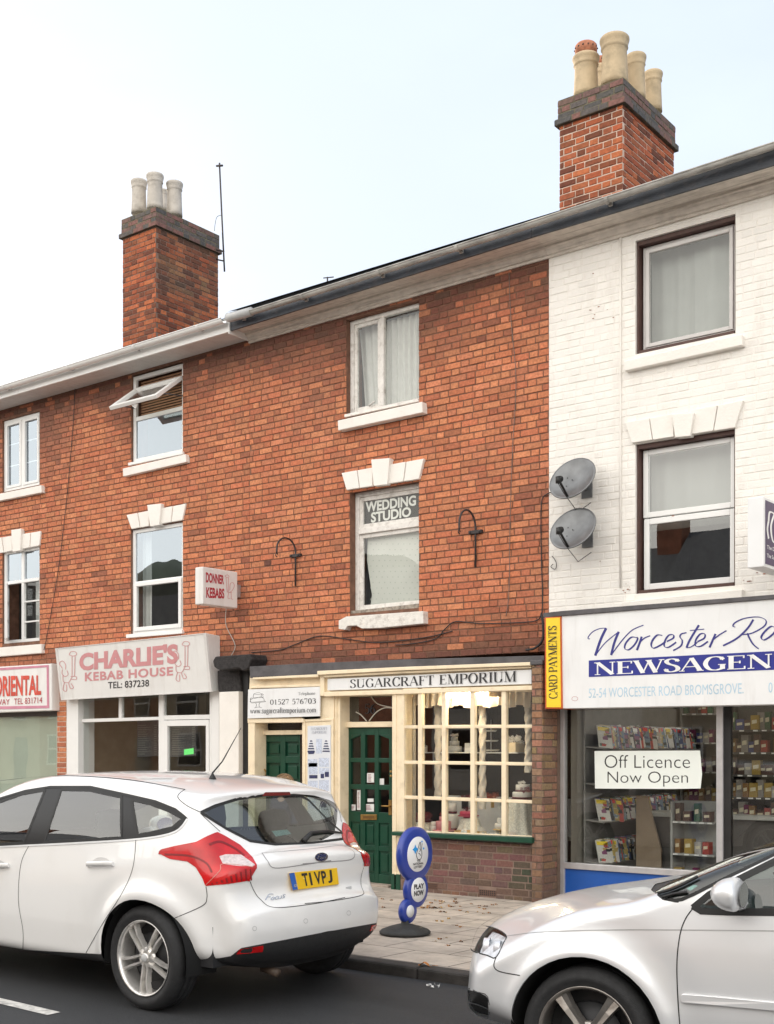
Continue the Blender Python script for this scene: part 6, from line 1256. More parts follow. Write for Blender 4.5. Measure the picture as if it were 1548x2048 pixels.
def wheel(car, lx, side, ly, Rt, Rr, wd, spokes, a0, style, rimmat, steer=0.):
    ca, sa = math.cos(steer), math.sin(steer)
    def T(a, b, h): h *= side; return (lx + a * ca - h * sa * 1, side * ly + h * ca + a * sa, Rt + b)   # a forward, b up, h outward
    def lat(mb, prof, n=48):
        vs = [T(r * math.cos(2 * math.pi * k / n), r * math.sin(2 * math.pi * k / n), h) for r, h in prof for k in range(n)]
        fs = [((i * n + k), i * n + (k + 1) % n, (i + 1) * n + (k + 1) % n, (i + 1) * n + k) for i in range(len(prof) - 1) for k in range(n)]
        fs = [f[::-1] for f in fs] if side > 0 else fs; o = mb.smooth; mb.smooth = True; mb.add(vs, fs); mb.smooth = o
    h0 = 0.; m = MB(); prof = [(Rr, -.01), (Rr + .012, -.004), (Rr + .03, .004), ((Rr + Rt) / 2, .010), (Rt - .035, .004), (Rt - .012, -.012), (Rt - .003, -.03)]
    k = wd / 5
    prof += [(Rt, -.045), (Rt, -.075), (Rt - .008, -.077), (Rt - .008, -.085), (Rt, -.087), (Rt, -.115), (Rt - .008, -.117), (Rt - .008, -.125), (Rt, -.127), (Rt, -.16), (Rt - .012, -.19), (Rt - .05, -.205), (Rr, -.195)]
    lat(m, prof); ty = m.build('wheel', M('tyre_rubber', (.018, .018, .019), .75, .25, 30, .3, 150), car.e)
    m = MB(); lat(m, [(Rr - .004, -.19), (Rr - .012, -.10), (Rr - .012, -.02), (Rr - .004, -.006), (Rr + .004, .002), (Rr + .006, -.004), (Rr + .002, -.010)]); m.build('rim_barrel', rimmat, ty)
    m = MB(); lat(m, [(.0005, -.075), (.15, -.075), (.152, -.09), (.0005, -.09)]); lat(m, [(.0005, -.11), (Rr - .01, -.13)], 32); m.build('brake_disc', M('dark_brake', (.03, .03, .032), .5, metal=.5), ty)
    m = MB()
    for i in range(spokes):
        a = a0 + 2 * math.pi * i / spokes; ca2, sa2 = math.cos(a), math.sin(a)
        def q(r, t, h): return T(r * ca2 - t * sa2, r * sa2 + t * ca2, h)
        segs = [(.035, -.022), (.09, -.020), (.15, -.014), (Rr - .008, -.018)]
        if style == 'split':
            bars = [[(.010, .030), (.010, .034), (.011, .036), (.020, .046)], [(-.030, -.010), (-.034, -.010), (-.036, -.011), (-.046, -.020)]]
        else: bars = [[(-.030, .030), (-.026, .026), (-.030, .030), (-.038, .038)]]
        for br in bars:
            for j in range(len(segs) - 1):
                (r0, hh0), (r1, hh1) = segs[j], segs[j + 1]; (p0, p1), (p2, p3) = br[j], br[j + 1]; e = .006
                A = [q(r0, p0 + e, hh0), q(r1, p2 + e, hh1), q(r1, p3 - e, hh1), q(r0, p1 - e, hh0)]; B = [q(r0, p0, hh0 - .03), q(r1, p2, hh1 - .035), q(r1, p3, hh1 - .035), q(r0, p1, hh0 - .03)]
                if style != 'split':   # ridge down the middle of the wide spoke
                    c0, c1 = q(r0, 0, hh0 - .008), q(r1, 0, hh1 - .008); m.add([A[0], A[1], c1, c0], [(0, 3, 2, 1)]); m.add([c0, c1, A[2], A[3]], [(0, 3, 2, 1)])
                    m.add([A[0], A[1], B[1], B[0]], [(0, 1, 2, 3)]); m.add([A[3], A[2], B[2], B[3]], [(3, 2, 1, 0)])
                else: m.hexa(A[::-1], B[::-1])
    lat(m, [(.0005, -.014), (.026, -.015), (.031, -.02), (.033, -.05)], 24); lat(m, [(.034, -.028), (.062, -.03), (.07, -.05)], 30)
    sp = m.build('spokes', rimmat, ty)
    m = MB(); lat(m, [(.0005, -.010), (.024, -.011), (.026, -.0145)], 24)
    for i in range(5):
        a = a0 + math.pi / 5 + 2 * math.pi * i / 5; m.add([T(.052 * math.cos(a) + .009 * math.cos(w_), .052 * math.sin(a) + .009 * math.sin(w_), -.0285) for w_ in [k_ * math.pi / 4 for k_ in range(8)]], [tuple(range(8))])
    m.build('hub_cap', M('dark_hub', (.04, .045, .055), .3, metal=.3), ty)
    return ty
def well(car, lx, side, Rt, ra, yin, yout):
    m = MB(); n = 40; P = [[(lx + ra * math.cos(R(-12) + R(204) * k / (n - 1)), side * y, Rt + ra * math.sin(R(-12) + R(204) * k / (n - 1))) for k in range(n)] for y in (yin, yout)]
    m.grid(P); m.add([P[0][k] for k in range(n)], [tuple(range(n))]); m.build('wheel_arch_liner', M('arch_liner', (.008, .008, .008), .95), car.e)
def seat(car, x, y, w, mat, head=True, rear=False):
    P = []; zs = .32
    prof = [(x + .48, .40), (x + .50, .46), (x + .30, .50), (x + .06, .47), (x - .02, .60), (x - .14, .98), (x - .18, 1.02), (x - .24, .98), (x - .14, .50), (x - .05, .36), (x + .45, .34)]
    m = MB(); A = []
    for t, s_ in ((-1, .90), (-.8, 1.0), (0, 1.0), (.8, 1.0), (1, .90)):
        cx_ = sum(p[0] for p in prof) / len(prof); cz_ = sum(p[1] for p in prof) / len(prof); A.append([(cx_ + (p[0] - cx_) * s_, y + t * w / 2, cz_ + (p[1] - cz_) * s_) for p in prof])
    m.grid(A, closed=True); m.add(A[0], [tuple(range(len(prof)))]); m.add(A[-1], [tuple(range(len(prof)))[::-1]]); o = m.build('rear_seat' if rear else 'seat', mat, car.e)
    if head:
        for yy in ([y] if not rear else [y - w * .3, y + w * .3]):
            m = MB(); m.grid([[(x - .20 + .055 * a * math.cos(k * .524), yy + t, 1.12 + .09 * a * math.sin(k * .524)) for k in range(12)] for t, a in ((-.13, .3), (-.11, .85), (0, 1), (.11, .85), (.13, .3))], closed=True); m.tube([(x - .19, yy, 1.0), (x - .20, yy, 1.08)], .02); m.build('headrest', mat, o)
m_seat = M('dark_seat_cloth', (.06, .06, .065), .85, .2, 20); m_int = M('dark_cabin_plastic', (.02, .02, .022), .7, .1)
m_gap = M('shut_line', (.012, .012, .012), .8); m_chrome = M('chrome', (.6, .6, .6), .12, metal=1., var=.02)
# ---------------------------------------------------------------- white hatchback
fsil = [(-.42, .235), (-.60, .27), (-.70, .36), (-.735, .48), (-.735, .58), (-.715, .665), (-.665, .705), (-.635, .76), (-.645, .86), (-.635, .945), (-.565, .99), (-.50, 1.02), (-.40, 1.16), (-.315, 1.30), (-.325, 1.345), (-.26, 1.378), (-.05, 1.408), (.3, 1.447), (.8, 1.470), (1.25, 1.462), (1.62, 1.40), (2.0, 1.24), (2.38, 1.07), (2.6, .995), (3.0, .92), (3.3, .82), (3.46, .68), (3.52, .5), (3.48, .3), (3.3, .21), (2.0, .20), (.8, .20)]
fs2 = SDF2(fsil, -1.0, 3.8, .0, 1.7)
def F_focus(x, y, z):
    ay = np.abs(y); rear = sm(-x, -.35, .55); fr = sm(x, 2.5, 3.5); crown = (.055 + .135 * rear + .20 * fr + .03 * sm(-x, .5, .8)) * (ay / .9) ** 2.6
    f1 = fs2(x, z) + crown
    zc = .84 - .035 * (x - 0.); lowb = .895 - .16 * np.clip(.50 - z, 0, 1) ** 1.3 - .05 * np.sqrt((z - zc) ** 2 + .0006) - .05 * (z - zc) + .0 * x
    zb = 1.02 - .05 * sm(x, .0, 2.2); up = .858 - .20 * (z - zb) - .52 * np.clip(z - zb, 0, 1) ** 2
    W = -smax(-lowb, -up, .06); W = W * (1 - .28 * sm(-x, -.10, .85)) - .07 * sm(-x, -.2, .6) * sm(z, 1.0, 1.3) - .10 * sm(x, 2.3, 3.5) + .028 * np.exp(-((x + .05) / .5) ** 2 - ((z - .78) / .22) ** 2)
    for ax in (0., 2.648): r = np.sqrt((x - ax) ** 2 + (z - .325) ** 2); W = W + .020 * np.exp(-((r - .40) / .055) ** 2) * (z > .0) - .008 * np.exp(-((r - .52) / .06) ** 2)
    return smax(f1, ay - W, .075)
FX = (-5.80, -5.335)
fc = Car('parked_car', 'white five door hatchback parked at the kerb, seen from behind', FX, 0.0, F_focus, ((-.86, 3.66), (-1.0, 1.0), (.14, 1.56)))
fc.nets(.016)
gl = [dict(n='side_window', p=[(90, 1580), (48, 1686), (-150, 1699), (-163, 1691), (-80, 1640), (0, 1604), (45, 1588)]), dict(n='side_window', p=[(123, 1579), (180, 1580), (243, 1594), (243, 1676), (160, 1682), (89, 1684)]),
      dict(n='quarter_window', p=[(263, 1599), (300, 1607), (340, 1622), (367, 1637), (345, 1656), (300, 1667), (275, 1671)])]
_gl0 = gl
trim = [(-172, 1703), (-166, 1688), (-85, 1634), (0, 1597), (50, 1582), (100, 1574), (180, 1574), (258, 1591), (310, 1603), (350, 1619), (373, 1637), (350, 1661), (280, 1676), (140, 1685), (0, 1692)]
rg = [(402, 1625), (430, 1612), (475, 1598), (530, 1590), (600, 1591), (618, 1601), (655, 1640), (690, 1670), (685, 1678), (625, 1686), (550, 1689), (500, 1682), (452, 1657), (420, 1637)]
tl = [(316, 1706), (322, 1699), (350, 1692), (392, 1684), (415, 1672), (434, 1664), (450, 1672), (480, 1690), (505, 1715), (515, 1733), (498, 1761), (455, 1768), (411, 1772), (405, 1756), (392, 1735), (375, 1723), (340, 1718)]
tc_ = [(438, 1713), (452, 1709), (482, 1710), (510, 1730), (505, 1733), (480, 1733), (446, 1729)]
bl_ = [(384, 1920), (440, 1916), (462, 1912), (482, 1896), (530, 1887), (640, 1866), (755, 1838), (800, 1900), (600, 2010), (380, 1990)]
sl = [(-900, 1886), (0, 1897), (215, 1909), (225, 1990), (-900, 1990)]
_s = lambda p, n=4: [(p[i][0] + (p[(i + 1) % len(p)][0] - p[i][0]) * k / n, p[i][1] + (p[(i + 1) % len(p)][1] - p[i][1]) * k / n) for i in range(len(p)) for k in range(n)]
for g_ in gl: g_['r'] = g_['p']; g_['p'] = _s(g_['p'])
trim_r = trim; trim = _s(trim); rg_r = rg; rg = _s(rg); tl = _s(tl, 3)
circ = lambda cx_, cz_, r, n=40: [(cx_ + r * math.cos(2 * math.pi * k / n), cz_ + r * math.sin(2 * math.pi * k / n)) for k in range(n)]
refl = [(473, 1907), (479, 1898), (526, 1891), (525, 1902)]
side = lambda V: np.abs(V[:, 1]) > .45
for r_ in [.025, 2.648]: fc.snap(circ(r_, .325, .374), 'xz', side)
backc = lambda V: V[:, 0] < -.15
for g_ in gl: fc.snap(g_['p'])
fc.snap(tc_); fc.snap(tl); fc.snap(rg, cond=backc); fc.snap(trim); fc.snap(bl_); fc.snap(sl, cond=lambda V: (V[:, 0] > .2) & (V[:, 0] < 2.4))
arch = np.zeros(len(fc.T), bool)
for r_ in [.025, 2.648]: arch |= fc.select(circ(r_, .325, .374), 'xz', side)
used_ = arch.copy(); ny = fc.V[fc.T].mean(1)[:, 1]
m_fglass = GL('car_glass', (.80, .85, .82), 2.8); m_fglass2 = GL('rear_glass', (.38, .45, .44), 2.2)
m_wpaint = M('white_car_paint', (.80, .79, .775), .28, .012, 1.2, coat=.9, spec=.5, dirt=(.55, .51, .46), dscale=1.6, damt=.16); m_bp = M('black_bumper_plastic', (.022, .022, .023), .6, .2, 40, .3, 200)
for g_ in gl:
    k = fc.select(g_['p']) & ~used_
    for sg in (1, -1): fc.emit(g_['n'], k & (ny * sg > 0), m_fglass)
    used_ |= k
k = fc.select(rg, cond=backc) & ~used_; fc.emit('rear_window', k, m_fglass2); used_ |= k
m_tl = M('red_lamp_plastic', (.52, .004, .006), .22, .22, 9, coat=.35); m_tc = M('clear_lamp_plastic', (.62, .52, .50), .1, .2, 60, coat=1.)
kc = fc.select(tc_) & ~used_; used_ |= kc; kt = fc.select(tl) & ~used_; used_ |= kt; lamps = {}
for sg in (1, -1):
    lm = fc.emit('tail_light', kt & (ny * sg > 0), m_tl, off=.004); fc.emit('reversing_lens', kc & (ny * sg > 0), m_tc, lm, off=.004); lamps[sg] = lm
k = fc.select(trim) & ~used_ & ~fc.select([(1, 1), (2, 1), (2, 2)]); used_ |= k
for sg in (1, -1): fc.emit('window_trim', k & (ny * sg > 0), M('gloss_black_trim', (.010, .010, .011), .35, spec=.3))
c0_ = fc.V[fc.T].mean(1)
k = (fc.select(bl_) & (c0_[:, 0] < -.2)) & ~used_; k |= (c0_[:, 2] < .265) & ~used_ & (c0_[:, 0] < -.25); used_ |= k; fc.emit('rear_bumper_skirt', k, m_bp)
k = (fc.select(sl, cond=lambda V: (V[:, 0] > .2) & (V[:, 0] < 2.4)) | (c0_[:, 2] < .25)) & ~used_; used_ |= k; fc.emit('sill_cladding', k, m_bp)
body = fc.emit('body', ~used_, m_wpaint)
for sg in (1, -1):
    m = MB(); fc.patch(m, _s([(473, 1908), (479, 1899), (526, 1891.5), (525, 1903)], 3), .005); m.v = [(x, y * sg, z) for x, y, z in m.v]; m.f = [f[::sg] for f in m.f]; m.build('reflector', m_tl, fc.e)
m = MB()
gaps = [[(272, 1678), (266, 1735), (245, 1785), (205, 1848), (172, 1906)], [(60, 1688), (42, 1728), (37, 1800), (46, 1860), (46, 1899)], [(500, 1763), (508, 1782), (520, 1798), (548, 1815), (625, 1808), (690, 1795)], [(412, 1773), (414, 1795), (404, 1812), (345, 1838)],
        [(370, 1579), (358, 1588), (357, 1597), (375, 1612), (402, 1625)], [(440, 1663), (420, 1645), (402, 1628)]]
for g_ in gaps: fc.ribbon(m, g_, .0045)
fc.ribbon(m, [(-100, 1575), (0, 1562), (80, 1554), (150, 1552), (260, 1560), (370, 1579)], .010); m.build('shut_lines', m_gap, body)
m = MB(); fc.ribbon(m, [(524, 1706), (600, 1700), (662, 1693)], .003, mirror=True); fc.ribbon(m, [(524, 1706), (535, 1722), (550, 1736), (610, 1729), (662, 1721)], .006, mirror=True); m.build('tailgate_crease_shade', M('grey_crease_shade', (.28, .27, .27), .5), body)  # flat grey ribbons: the shade of the tailgate folds put into colour
def both(name, mat, parents, fn):
    m = MB(); fn(m); m.build(name, mat, parents[0]); m.v = [(x, -y, z) for x, y, z in m.v]; m.f = [f[::-1] for f in m.f]; m.build(name, mat, parents[1])
both('bright_strip', M('white_strip', (.7, .7, .7), .3), (body, body), lambda m: fc.ribbon(m, [(-165, 1706), (0, 1694), (140, 1687), (282, 1678), (350, 1664), (375, 1638)], .012, .0045, mirror=False))
m = MB()
for g_ in gl: fc.ribbon(m, g_['p'], .024, .002, n=1, closed=True)
fc.ribbon(m, trim, .018, .0025, n=1, closed=True); m.build('window_seal', M('rubber_seal', (.010, .010, .010), .6), body)
m = MB(); fc.ribbon(m, rg, .020, .002, n=1, closed=True, mirror=False); m.build('rear_window_seal', M('rubber_seal'), body)
m = MB(); fc.patch(m, [(524, 1591), (530, 1585), (578, 1584), (581, 1589), (560, 1590)], .006); m.build('high_brake_light', M('dark_red_lens', (.18, .01, .01), .2), body)
def handle(car, px, mat, two=True):
    a, b = car.hit([px[0], px[1]]); P = [a + (b - a) * t for t in np.linspace(0, 1, 9)]; P = np.array(P); g = car.grad(P)
    for sg in (1, -1):
        m = MB(); M_ = np.array([1, sg, 1]); rows = []
        for i, (p, h) in enumerate(zip(P, g)):
            lift = .040 * min(1, math.sin(math.pi * (i + .35) / 8.7) * 2.2); c_ = p + h * lift * .9; rows.append([tuple((c_ + h * .009 * math.cos(w_) + np.array([0, 0, 1]) * .016 * math.sin(w_)) * M_) for w_ in [2 * math.pi * k / 10 for k in range(10)]])
        m.grid(rows, closed=True); m.add(rows[0], [tuple(range(10))]); m.add(rows[-1], [tuple(range(10))[::-1]]); hd = m.build('door_handle', mat, car.e)
        m = MB(); c_ = (P[4] + g[4] * .001); m.add([tuple((c_ + (b - a) * .36 * math.cos(w_) + np.array([0, 0, 1]) * .045 * math.sin(w_) + g[4] * .002) * M_) for w_ in [2 * math.pi * k / 20 for k in range(20)]], [tuple(range(20)) if sg > 0 else tuple(range(20))[::-1]]); m.build('handle_shade_disc', M('shaded_white_paint', (.62, .61, .6), .3), hd)  # flat disc under the handle, the recess's shade put into its colour
handle(fc, [(176, 1729), (229, 1728)], m_wpaint); handle(fc, [(-40, 1733), (20, 1731)], m_wpaint)
m = MB()
for q_ in ((509, 1857), (611, 1842), (697, 1826)):
    fc.ribbon(m, [(q_[0] + 4.0 * math.cos(w_), q_[1] + 4.4 * math.sin(w_)) for w_ in [k * math.pi / 4 for k in range(8)]], .003, .002, 3, closed=True, mirror=False)
m.build('parking_sensors', M('sensor_grey', (.4, .4, .4), .5), body)
# number plate, emblem, badges on the tailgate: planes fitted to the skin
def tplane(car, px, off, slope=.05, g=None):
    c_ = car.hit([px])[0]; g = np.array([-1., 0., slope]) if g is None else g; g = g / np.linalg.norm(g)
    def f(x, y, o=0.):
        o_, D = car.rays([(x, y)]); D = D[0]; t = ((c_ + g * (off + o) - o_) @ g) / (D @ g); return tuple(o_ + D * t)
    return f
pf = tplane(fc, (627, 1757), .014, .10); m = MB(); Q = [(577.5, 1746), (674, 1735.5), (678, 1768.5), (585, 1781)]; m.hexa([pf(*q) for q in Q], [pf(*q, -.016) for q in Q]); pl = m.build('number_plate', M('yellow_plate', (.82, .50, .012), .35, .04), fc.e, bevel=.002)
m = MB(); Q = [(578, 1746.5), (589, 1745.2), (596, 1779), (585.5, 1780.5)]; m.add([pf(*q, .0008) for q in Q], [(0, 1, 2, 3)]); m.build('plate_band', M('plate_blue', (.02, .11, .42), .4), pl)
m = MB(); write(m, 'TI VP J', [pf(602, 1745, .0012), pf(665, 1738, .0012), pf(668, 1766, .0012), pf(607, 1773, .0012)], .04, space=.92) if 0 else (write(m, 'T', [pf(602.5, 1747, .0012), pf(614, 1745.6, .0012), pf(619, 1771, .0012), pf(608, 1772.5, .0012)], .03), write(m, '1', [pf(616.5, 1745.4, .0012), pf(620.5, 1744.9, .0012), pf(625.5, 1770.2, .0012), pf(621.5, 1770.8, .0012)], .03) if 0 else m.add([pf(617, 1745.4, .0012), pf(621, 1744.9, .0012), pf(626, 1770.2, .0012), pf(622, 1770.8, .0012)], [(0, 1, 2, 3)]), write(m, 'V', [pf(627, 1744, .0012), pf(640, 1742.5, .0012), pf(643, 1768, .0012), pf(633, 1769.4, .0012)], .03), write(m, 'P', [pf(641, 1742.3, .0012), pf(651, 1741.2, .0012), pf(654, 1766.6, .0012), pf(646, 1767.6, .0012)], .03), write(m, 'J', [pf(655, 1740.6, .0012), pf(663, 1739.8, .0012), pf(666, 1765, .0012), pf(657, 1766.2, .0012)], .03)); m.build('plate_lettering', m_ink, pl)
m = MB()
for q_ in ((608, 1757), (653.5, 1752.5)): m.add([pf(q_[0] + 1.3 * math.cos(k), q_[1] + 1.3 * math.sin(k), .0016) for k in [i * .785 for i in range(8)]], [tuple(range(8))])
write(m, 'GB', [pf(588, 1769, .0018), pf(595, 1768.2, .0018), pf(596, 1773, .0018), pf(589, 1774, .0018)]); m.build('plate_screws', M('plate_white', (.7, .6, .3), .4), pl)
ef = tplane(fc, (643, 1714), .006, .12)
def disc(f, cx_, cy_, rx, ry, o, h, rot=-.1, n=28): return MB().hexa if 0 else MB().add([f(cx_ + rx * math.cos(w_) * math.cos(rot) - ry * math.sin(w_) * math.sin(rot), cy_ + rx * math.cos(w_) * math.sin(rot) + ry * math.sin(w_) * math.cos(rot), oo) for oo in (o, o - h) for w_ in [2 * math.pi * k / n for k in range(n)]], [tuple(range(n))[::-1]] + [(i, (i + 1) % n, n + (i + 1) % n, n + i) for i in range(n)])
em = disc(ef, 643, 1714, 13.2, 9.0, .0, .01).build('emblem', m_chrome, fc.e); disc(ef, 643, 1714, 11.4, 7.4, .002, .004).build('emblem_face', M('emblem_blue', (.008, .02, .09), .2, coat=1.), em)
m = MB(); pen = Pen()
for c_ in ([(635, 1720), (637, 1714), (639, 1709), (643, 1709)], [(635, 1714), (641, 1713)], [(643, 1714), (641, 1717), (643, 1718), (645, 1716), (643, 1714)], [(646.5, 1718), (647.5, 1714), (649.5, 1714)], [(652.5, 1714), (650, 1715), (650, 1718), (652, 1717), (653.5, 1709)]): pen.curve(c_, .7, 1.1, n=5)
pen.put(m, lambda x, y: ef(x, y, .0025), (-.0001, 0, 0)); m.build('emblem_lettering', m_chrome, em)
bf = tplane(fc, (550, 1793), .004, .15); m = MB(); pen = Pen()
for c_ in ([(531, 1800), (535, 1793), (539, 1788), (547, 1788)], [(533, 1794), (542, 1793)], [(546, 1794), (542, 1798), (546, 1799), (549, 1795), (546, 1794)], [(556, 1792), (551, 1795), (552, 1798), (556, 1797)], [(558, 1792), (557, 1797), (562, 1796), (563, 1791)], [(571, 1789), (566, 1790), (569, 1794), (564, 1796)]): pen.curve(c_, 1.2, 1.9, n=5)
g_ = fc.grad(fc.hit([(550, 1793)]))[0]; bf = tplane(fc, (550, 1793), .006, 0, g_); pen.put(m, lambda x, y: bf(x, y), (-.0001, 0, 0)); m.build('model_badge', m_chrome, fc.e)
b2f = tplane(fc, (697, 1776), .005, .15); m = MB(); m.hexa([b2f(*q) for q in ((691.5, 1774.5), (703, 1772), (703, 1778), (691.5, 1780.5))], [b2f(*q, -.008) for q in ((691.5, 1774.5), (703, 1772), (703, 1778), (691.5, 1780.5))]); m.build('trim_badge', M('dark_hub'), fc.e)
m = MB(); a, b = fc.hit([(425, 1556)]) if 0 else (fc.hit([(425, 1558)])[0], None); m.lathe([(.028, -.005), (.022, .01), (.010, .03), (.004, .045)], tuple(a), 14); o_, D_ = fc.rays([(482, 1456)]); D_ = D_[0]; t_ = (a[1] - o_[1]) / D_[1]; tip = o_ + D_ * t_; tip = a + (tip - a) * 1.0
m.tube([tuple(a + np.array([0, 0, .04])), tuple(a + (tip - a) * .35), tuple(tip)], [.006, .0045, .002], 8); m.build('aerial', m_black, fc.e)
# side creases in the lamp
def lens(m):
    for k in range(9): x_ = 424 + k * 9.5; fc.ribbon(m, [(x_, max(1738, 1768 - k * 4) if k < 7 else 1738), (x_ + 2, 1767 - k * .8)], .010, .0055, n=3, mirror=False)
    fc.ribbon(m, [(330, 1709), (380, 1712), (412, 1726), (424, 1745)], .012, .0055, mirror=False); fc.ribbon(m, [(418, 1690), (440, 1684), (470, 1698), (488, 1712)], .016, .0055, mirror=False)
both('lamp_ribs', M('pale_lens_edge', (.6, .25, .2), .2), (lamps[1], lamps[-1]), lambda m: fc.ribbon(m, [(411, 1771), (440, 1742), (446, 1729), (505, 1734)], .004, .006, mirror=False))
both('lamp_lens_pattern', M('deep_red_lens', (.22, .004, .006), .3), (lamps[1], lamps[-1]), lens)
# cabin
MB().hexa([(-.45, -.74, .30), (2.5, -.74, .30), (2.5, .74, .30), (-.45, .74, .30)], [(-.45, -.74, .55), (2.5, -.74, .55), (2.5, .74, .55), (-.45, .74, .55)]).build('cabin_floor', m_int, fc.e)
m = MB(); m.hexa([(-.50, -.66, .86), (.02, -.72, .88), (.02, .72, .88), (-.50, .66, .86)], [(-.50, -.66, .89), (.02, -.72, .91), (.02, .72, .91), (-.50, .66, .89)]); m.build('parcel_shelf', m_int, fc.e, bevel=.01)
seat(fc, .30, 0, 1.3, m_seat, rear=True); seat(fc, 1.15, .36, .50, m_seat); seat(fc, 1.15, -.36, .50, m_seat)
m = MB(); m.prism([(1.75, .55), (2.5, .55), (2.5, .95), (2.1, .99), (1.82, .92), (1.75, .75)], -.70, .70); m.build('dashboard', m_int, fc.e, bevel=.02)
m = MB(); P = [(1.68 + .05 * math.sin(w_), -.36 + .18 * math.cos(w_), .93 + .17 * math.sin(w_)) for w_ in [2 * math.pi * k / 24 for k in range(25)]]; m.tube(P, .014, 8); m.tube([(1.68, -.54, .93), (1.70, -.36, .92), (1.68, -.18, .93)], .015); m.build('steering_wheel', m_int, fc.e)
of = tplane(fc, (563, 1667), -.01, .9); m = MB(); m.add([of(*q) for q in ((543, 1662), (574, 1659), (583, 1668), (552, 1673))], [(0, 1, 2, 3)]); m.build('window_sticker', M('teal_sticker', (.35, .62, .60), .5, .3, 80), fc.e)
ws = fc.hit([(606, 1684), (620, 1668), (655, 1664), (682, 1668)]); gws = fc.grad(ws); m = MB(); m.tube([tuple(p + g * .012) for p, g in zip(ws, gws)], [.02, .014, .010, .006], 8); m.build('rear_wiper', m_black, fc.e)
# door mirrors (in front of the frame edge)
def mirror(car, c_, sz, mat, sides=(1, -1), name='door_mirror'):
    for sg in sides:
        m = MB(); P = []
        for j in range(13):
            t = math.pi * j / 12; P.append([(c_[0] + sz[0] * math.cos(w_) * math.sin(t) ** .75 * (1 if math.cos(w_) > 0 else .35), sg * (c_[1] - sz[1] * math.cos(t)), c_[2] + sz[2] * math.sin(w_) * math.sin(t) ** .6) for w_ in [2 * math.pi * k / 24 for k in range(24)]])
        m.grid(P, closed=True); mm = m.build(name, mat, car.e); m = MB(); m.tube([(c_[0], sg * (c_[1] - sz[1] * .7), c_[2] - sz[2] * .5), (c_[0] + .02, sg * (c_[1] - sz[1] - .08), c_[2] - sz[2] * .9)], [.03, .04]); m.build('mirror_arm', mat, mm)
        MB().add([(c_[0] - sz[0] * .37, sg * (c_[1] - sz[1] * .78 * math.cos(w_)), c_[2] + sz[2] * .75 * math.sin(w_)) for w_ in [2 * math.pi * k / 16 for k in range(16)]], [tuple(range(16))]).build('mirror_glass', m_chrome, mm)
mirror(fc, (1.92, .99, 1.0), (.09, .115, .075), m_wpaint)
m_rim = M('machined_alloy', (.78, .76, .73), .28, .08, 20, metal=.7, dirt=(.16, .12, .09), dscale=14, damt=.45)
for lx in (.035, 2.648):
    for sd_ in (1, -1): wheel(fc, lx, sd_, .875,   .328, .232, .215, 5, R(-88), 'split', m_rim); well(fc, lx, sd_, .325, .380, .60, .86)
m = MB(); m.tube([(-.45, .30, .24), (-.58, .30, .22)], .028); m.build('exhaust', M('rusty_exhaust', (.10, .07, .05), .6, .3, 30), fc.e)
# ---------------------------------------------------------------- silver three door car
asil = [(-.55, .24), (-.72, .32), (-.78, .5), (-.76, .70), (-.74, .90), (-.66, 1.0), (-.40, 1.24), (-.15, 1.34), (.3, 1.395), (.8, 1.41), (1.25, 1.385), (1.60, 1.29), (1.95, 1.165), (2.25, 1.035), (2.40, .975), (2.60, .935), (2.9, .885), (3.12, .825), (3.27, .755), (3.345, .68), (3.385, .58), (3.40, .47), (3.405, .37), (3.36, .25), (3.15, .19), (2.0, .185), (.8, .185)]
as2 = SDF2(asil, -1.0, 3.7, .0, 1.65)
def F_audi(x, y, z):
    ay = np.abs(y); rear = sm(-x, -.2, .6); fr = sm(x, 2.55, 3.35); crown = (.05 + .13 * rear + .27 * fr) * (ay / .88) ** 2.7
    f1 = as2(x, z) + crown; zc = .775 - .012 * (x - 1); low = .875 - .17 * np.clip(.48 - z, 0, 1) ** 1.3 - .055 * np.sqrt((z - zc) ** 2 + .0005) - .055 * (z - zc)
    zb = .955 - .02 * (x - .5); up = .838 - .25 * (z - zb) - .55 * np.clip(z - zb, 0, 1) ** 2; W = -smax(-low, -up, .05); W = W * (1 - .10 * sm(-x, 0, .8)) - .10 * sm(x, 2.75, 3.4)
    for ax in (0., 2.578): r = np.sqrt((x - ax) ** 2 + (z - .318) ** 2); W = W + .022 * np.exp(-((r - .38) / .05) ** 2) - .006 * np.exp(-((r - .52) / .07) ** 2)
    return smax(f1, ay - W, .06)
AY = R(8.5); af = np.array([-math.cos(AY), -math.sin(AY)]); an = np.array([math.sin(AY), -math.cos(AY)]); P0 = np.array([-2.67, -6.35]); AO = P0 - 2.578 * af - .87 * an
ac = Car('parked_car', 'silver three door car nosing out from the kerb, its bonnet in front of the newsagent', tuple(AO), AY, F_audi, ((-.86, 3.55), (-.96, .96), (.14, 1.5)))
ac.nets(.016)
fcon = lambda V: V[:, 0] > 1.0
hl = [(961, 1852), (975, 1853), (990, 1857), (1004, 1864), (1013, 1873), (1008, 1885), (992, 1915), (975, 1911), (944, 1901), (946, 1885), (951, 1868)]
wsn = [(1311, 1783), (1345, 1762), (1400, 1738), (1480, 1705), (1560, 1672), (1700, 1610), (1900, 1530), (1900, 1560), (1700, 1640), (1556, 1706), (1450, 1757), (1364, 1799), (1335, 1796)]
cowl = [(1302, 1780), (1310, 1768), (1354, 1757), (1420, 1746), (1364, 1800), (1356, 1806), (1325, 1800)]
sg_ = [(1392, 1813), (1548, 1727), (1640, 1680), (1760, 1640), (1900, 1620), (2050, 1640), (2050, 1822), (1548, 1821), (1440, 1819)]
str_ = [(1384, 1814), (1548, 1720), (1640, 1672), (1760, 1630), (1900, 1608), (2070, 1630), (2070, 1832), (1548, 1828), (1392, 1822)]
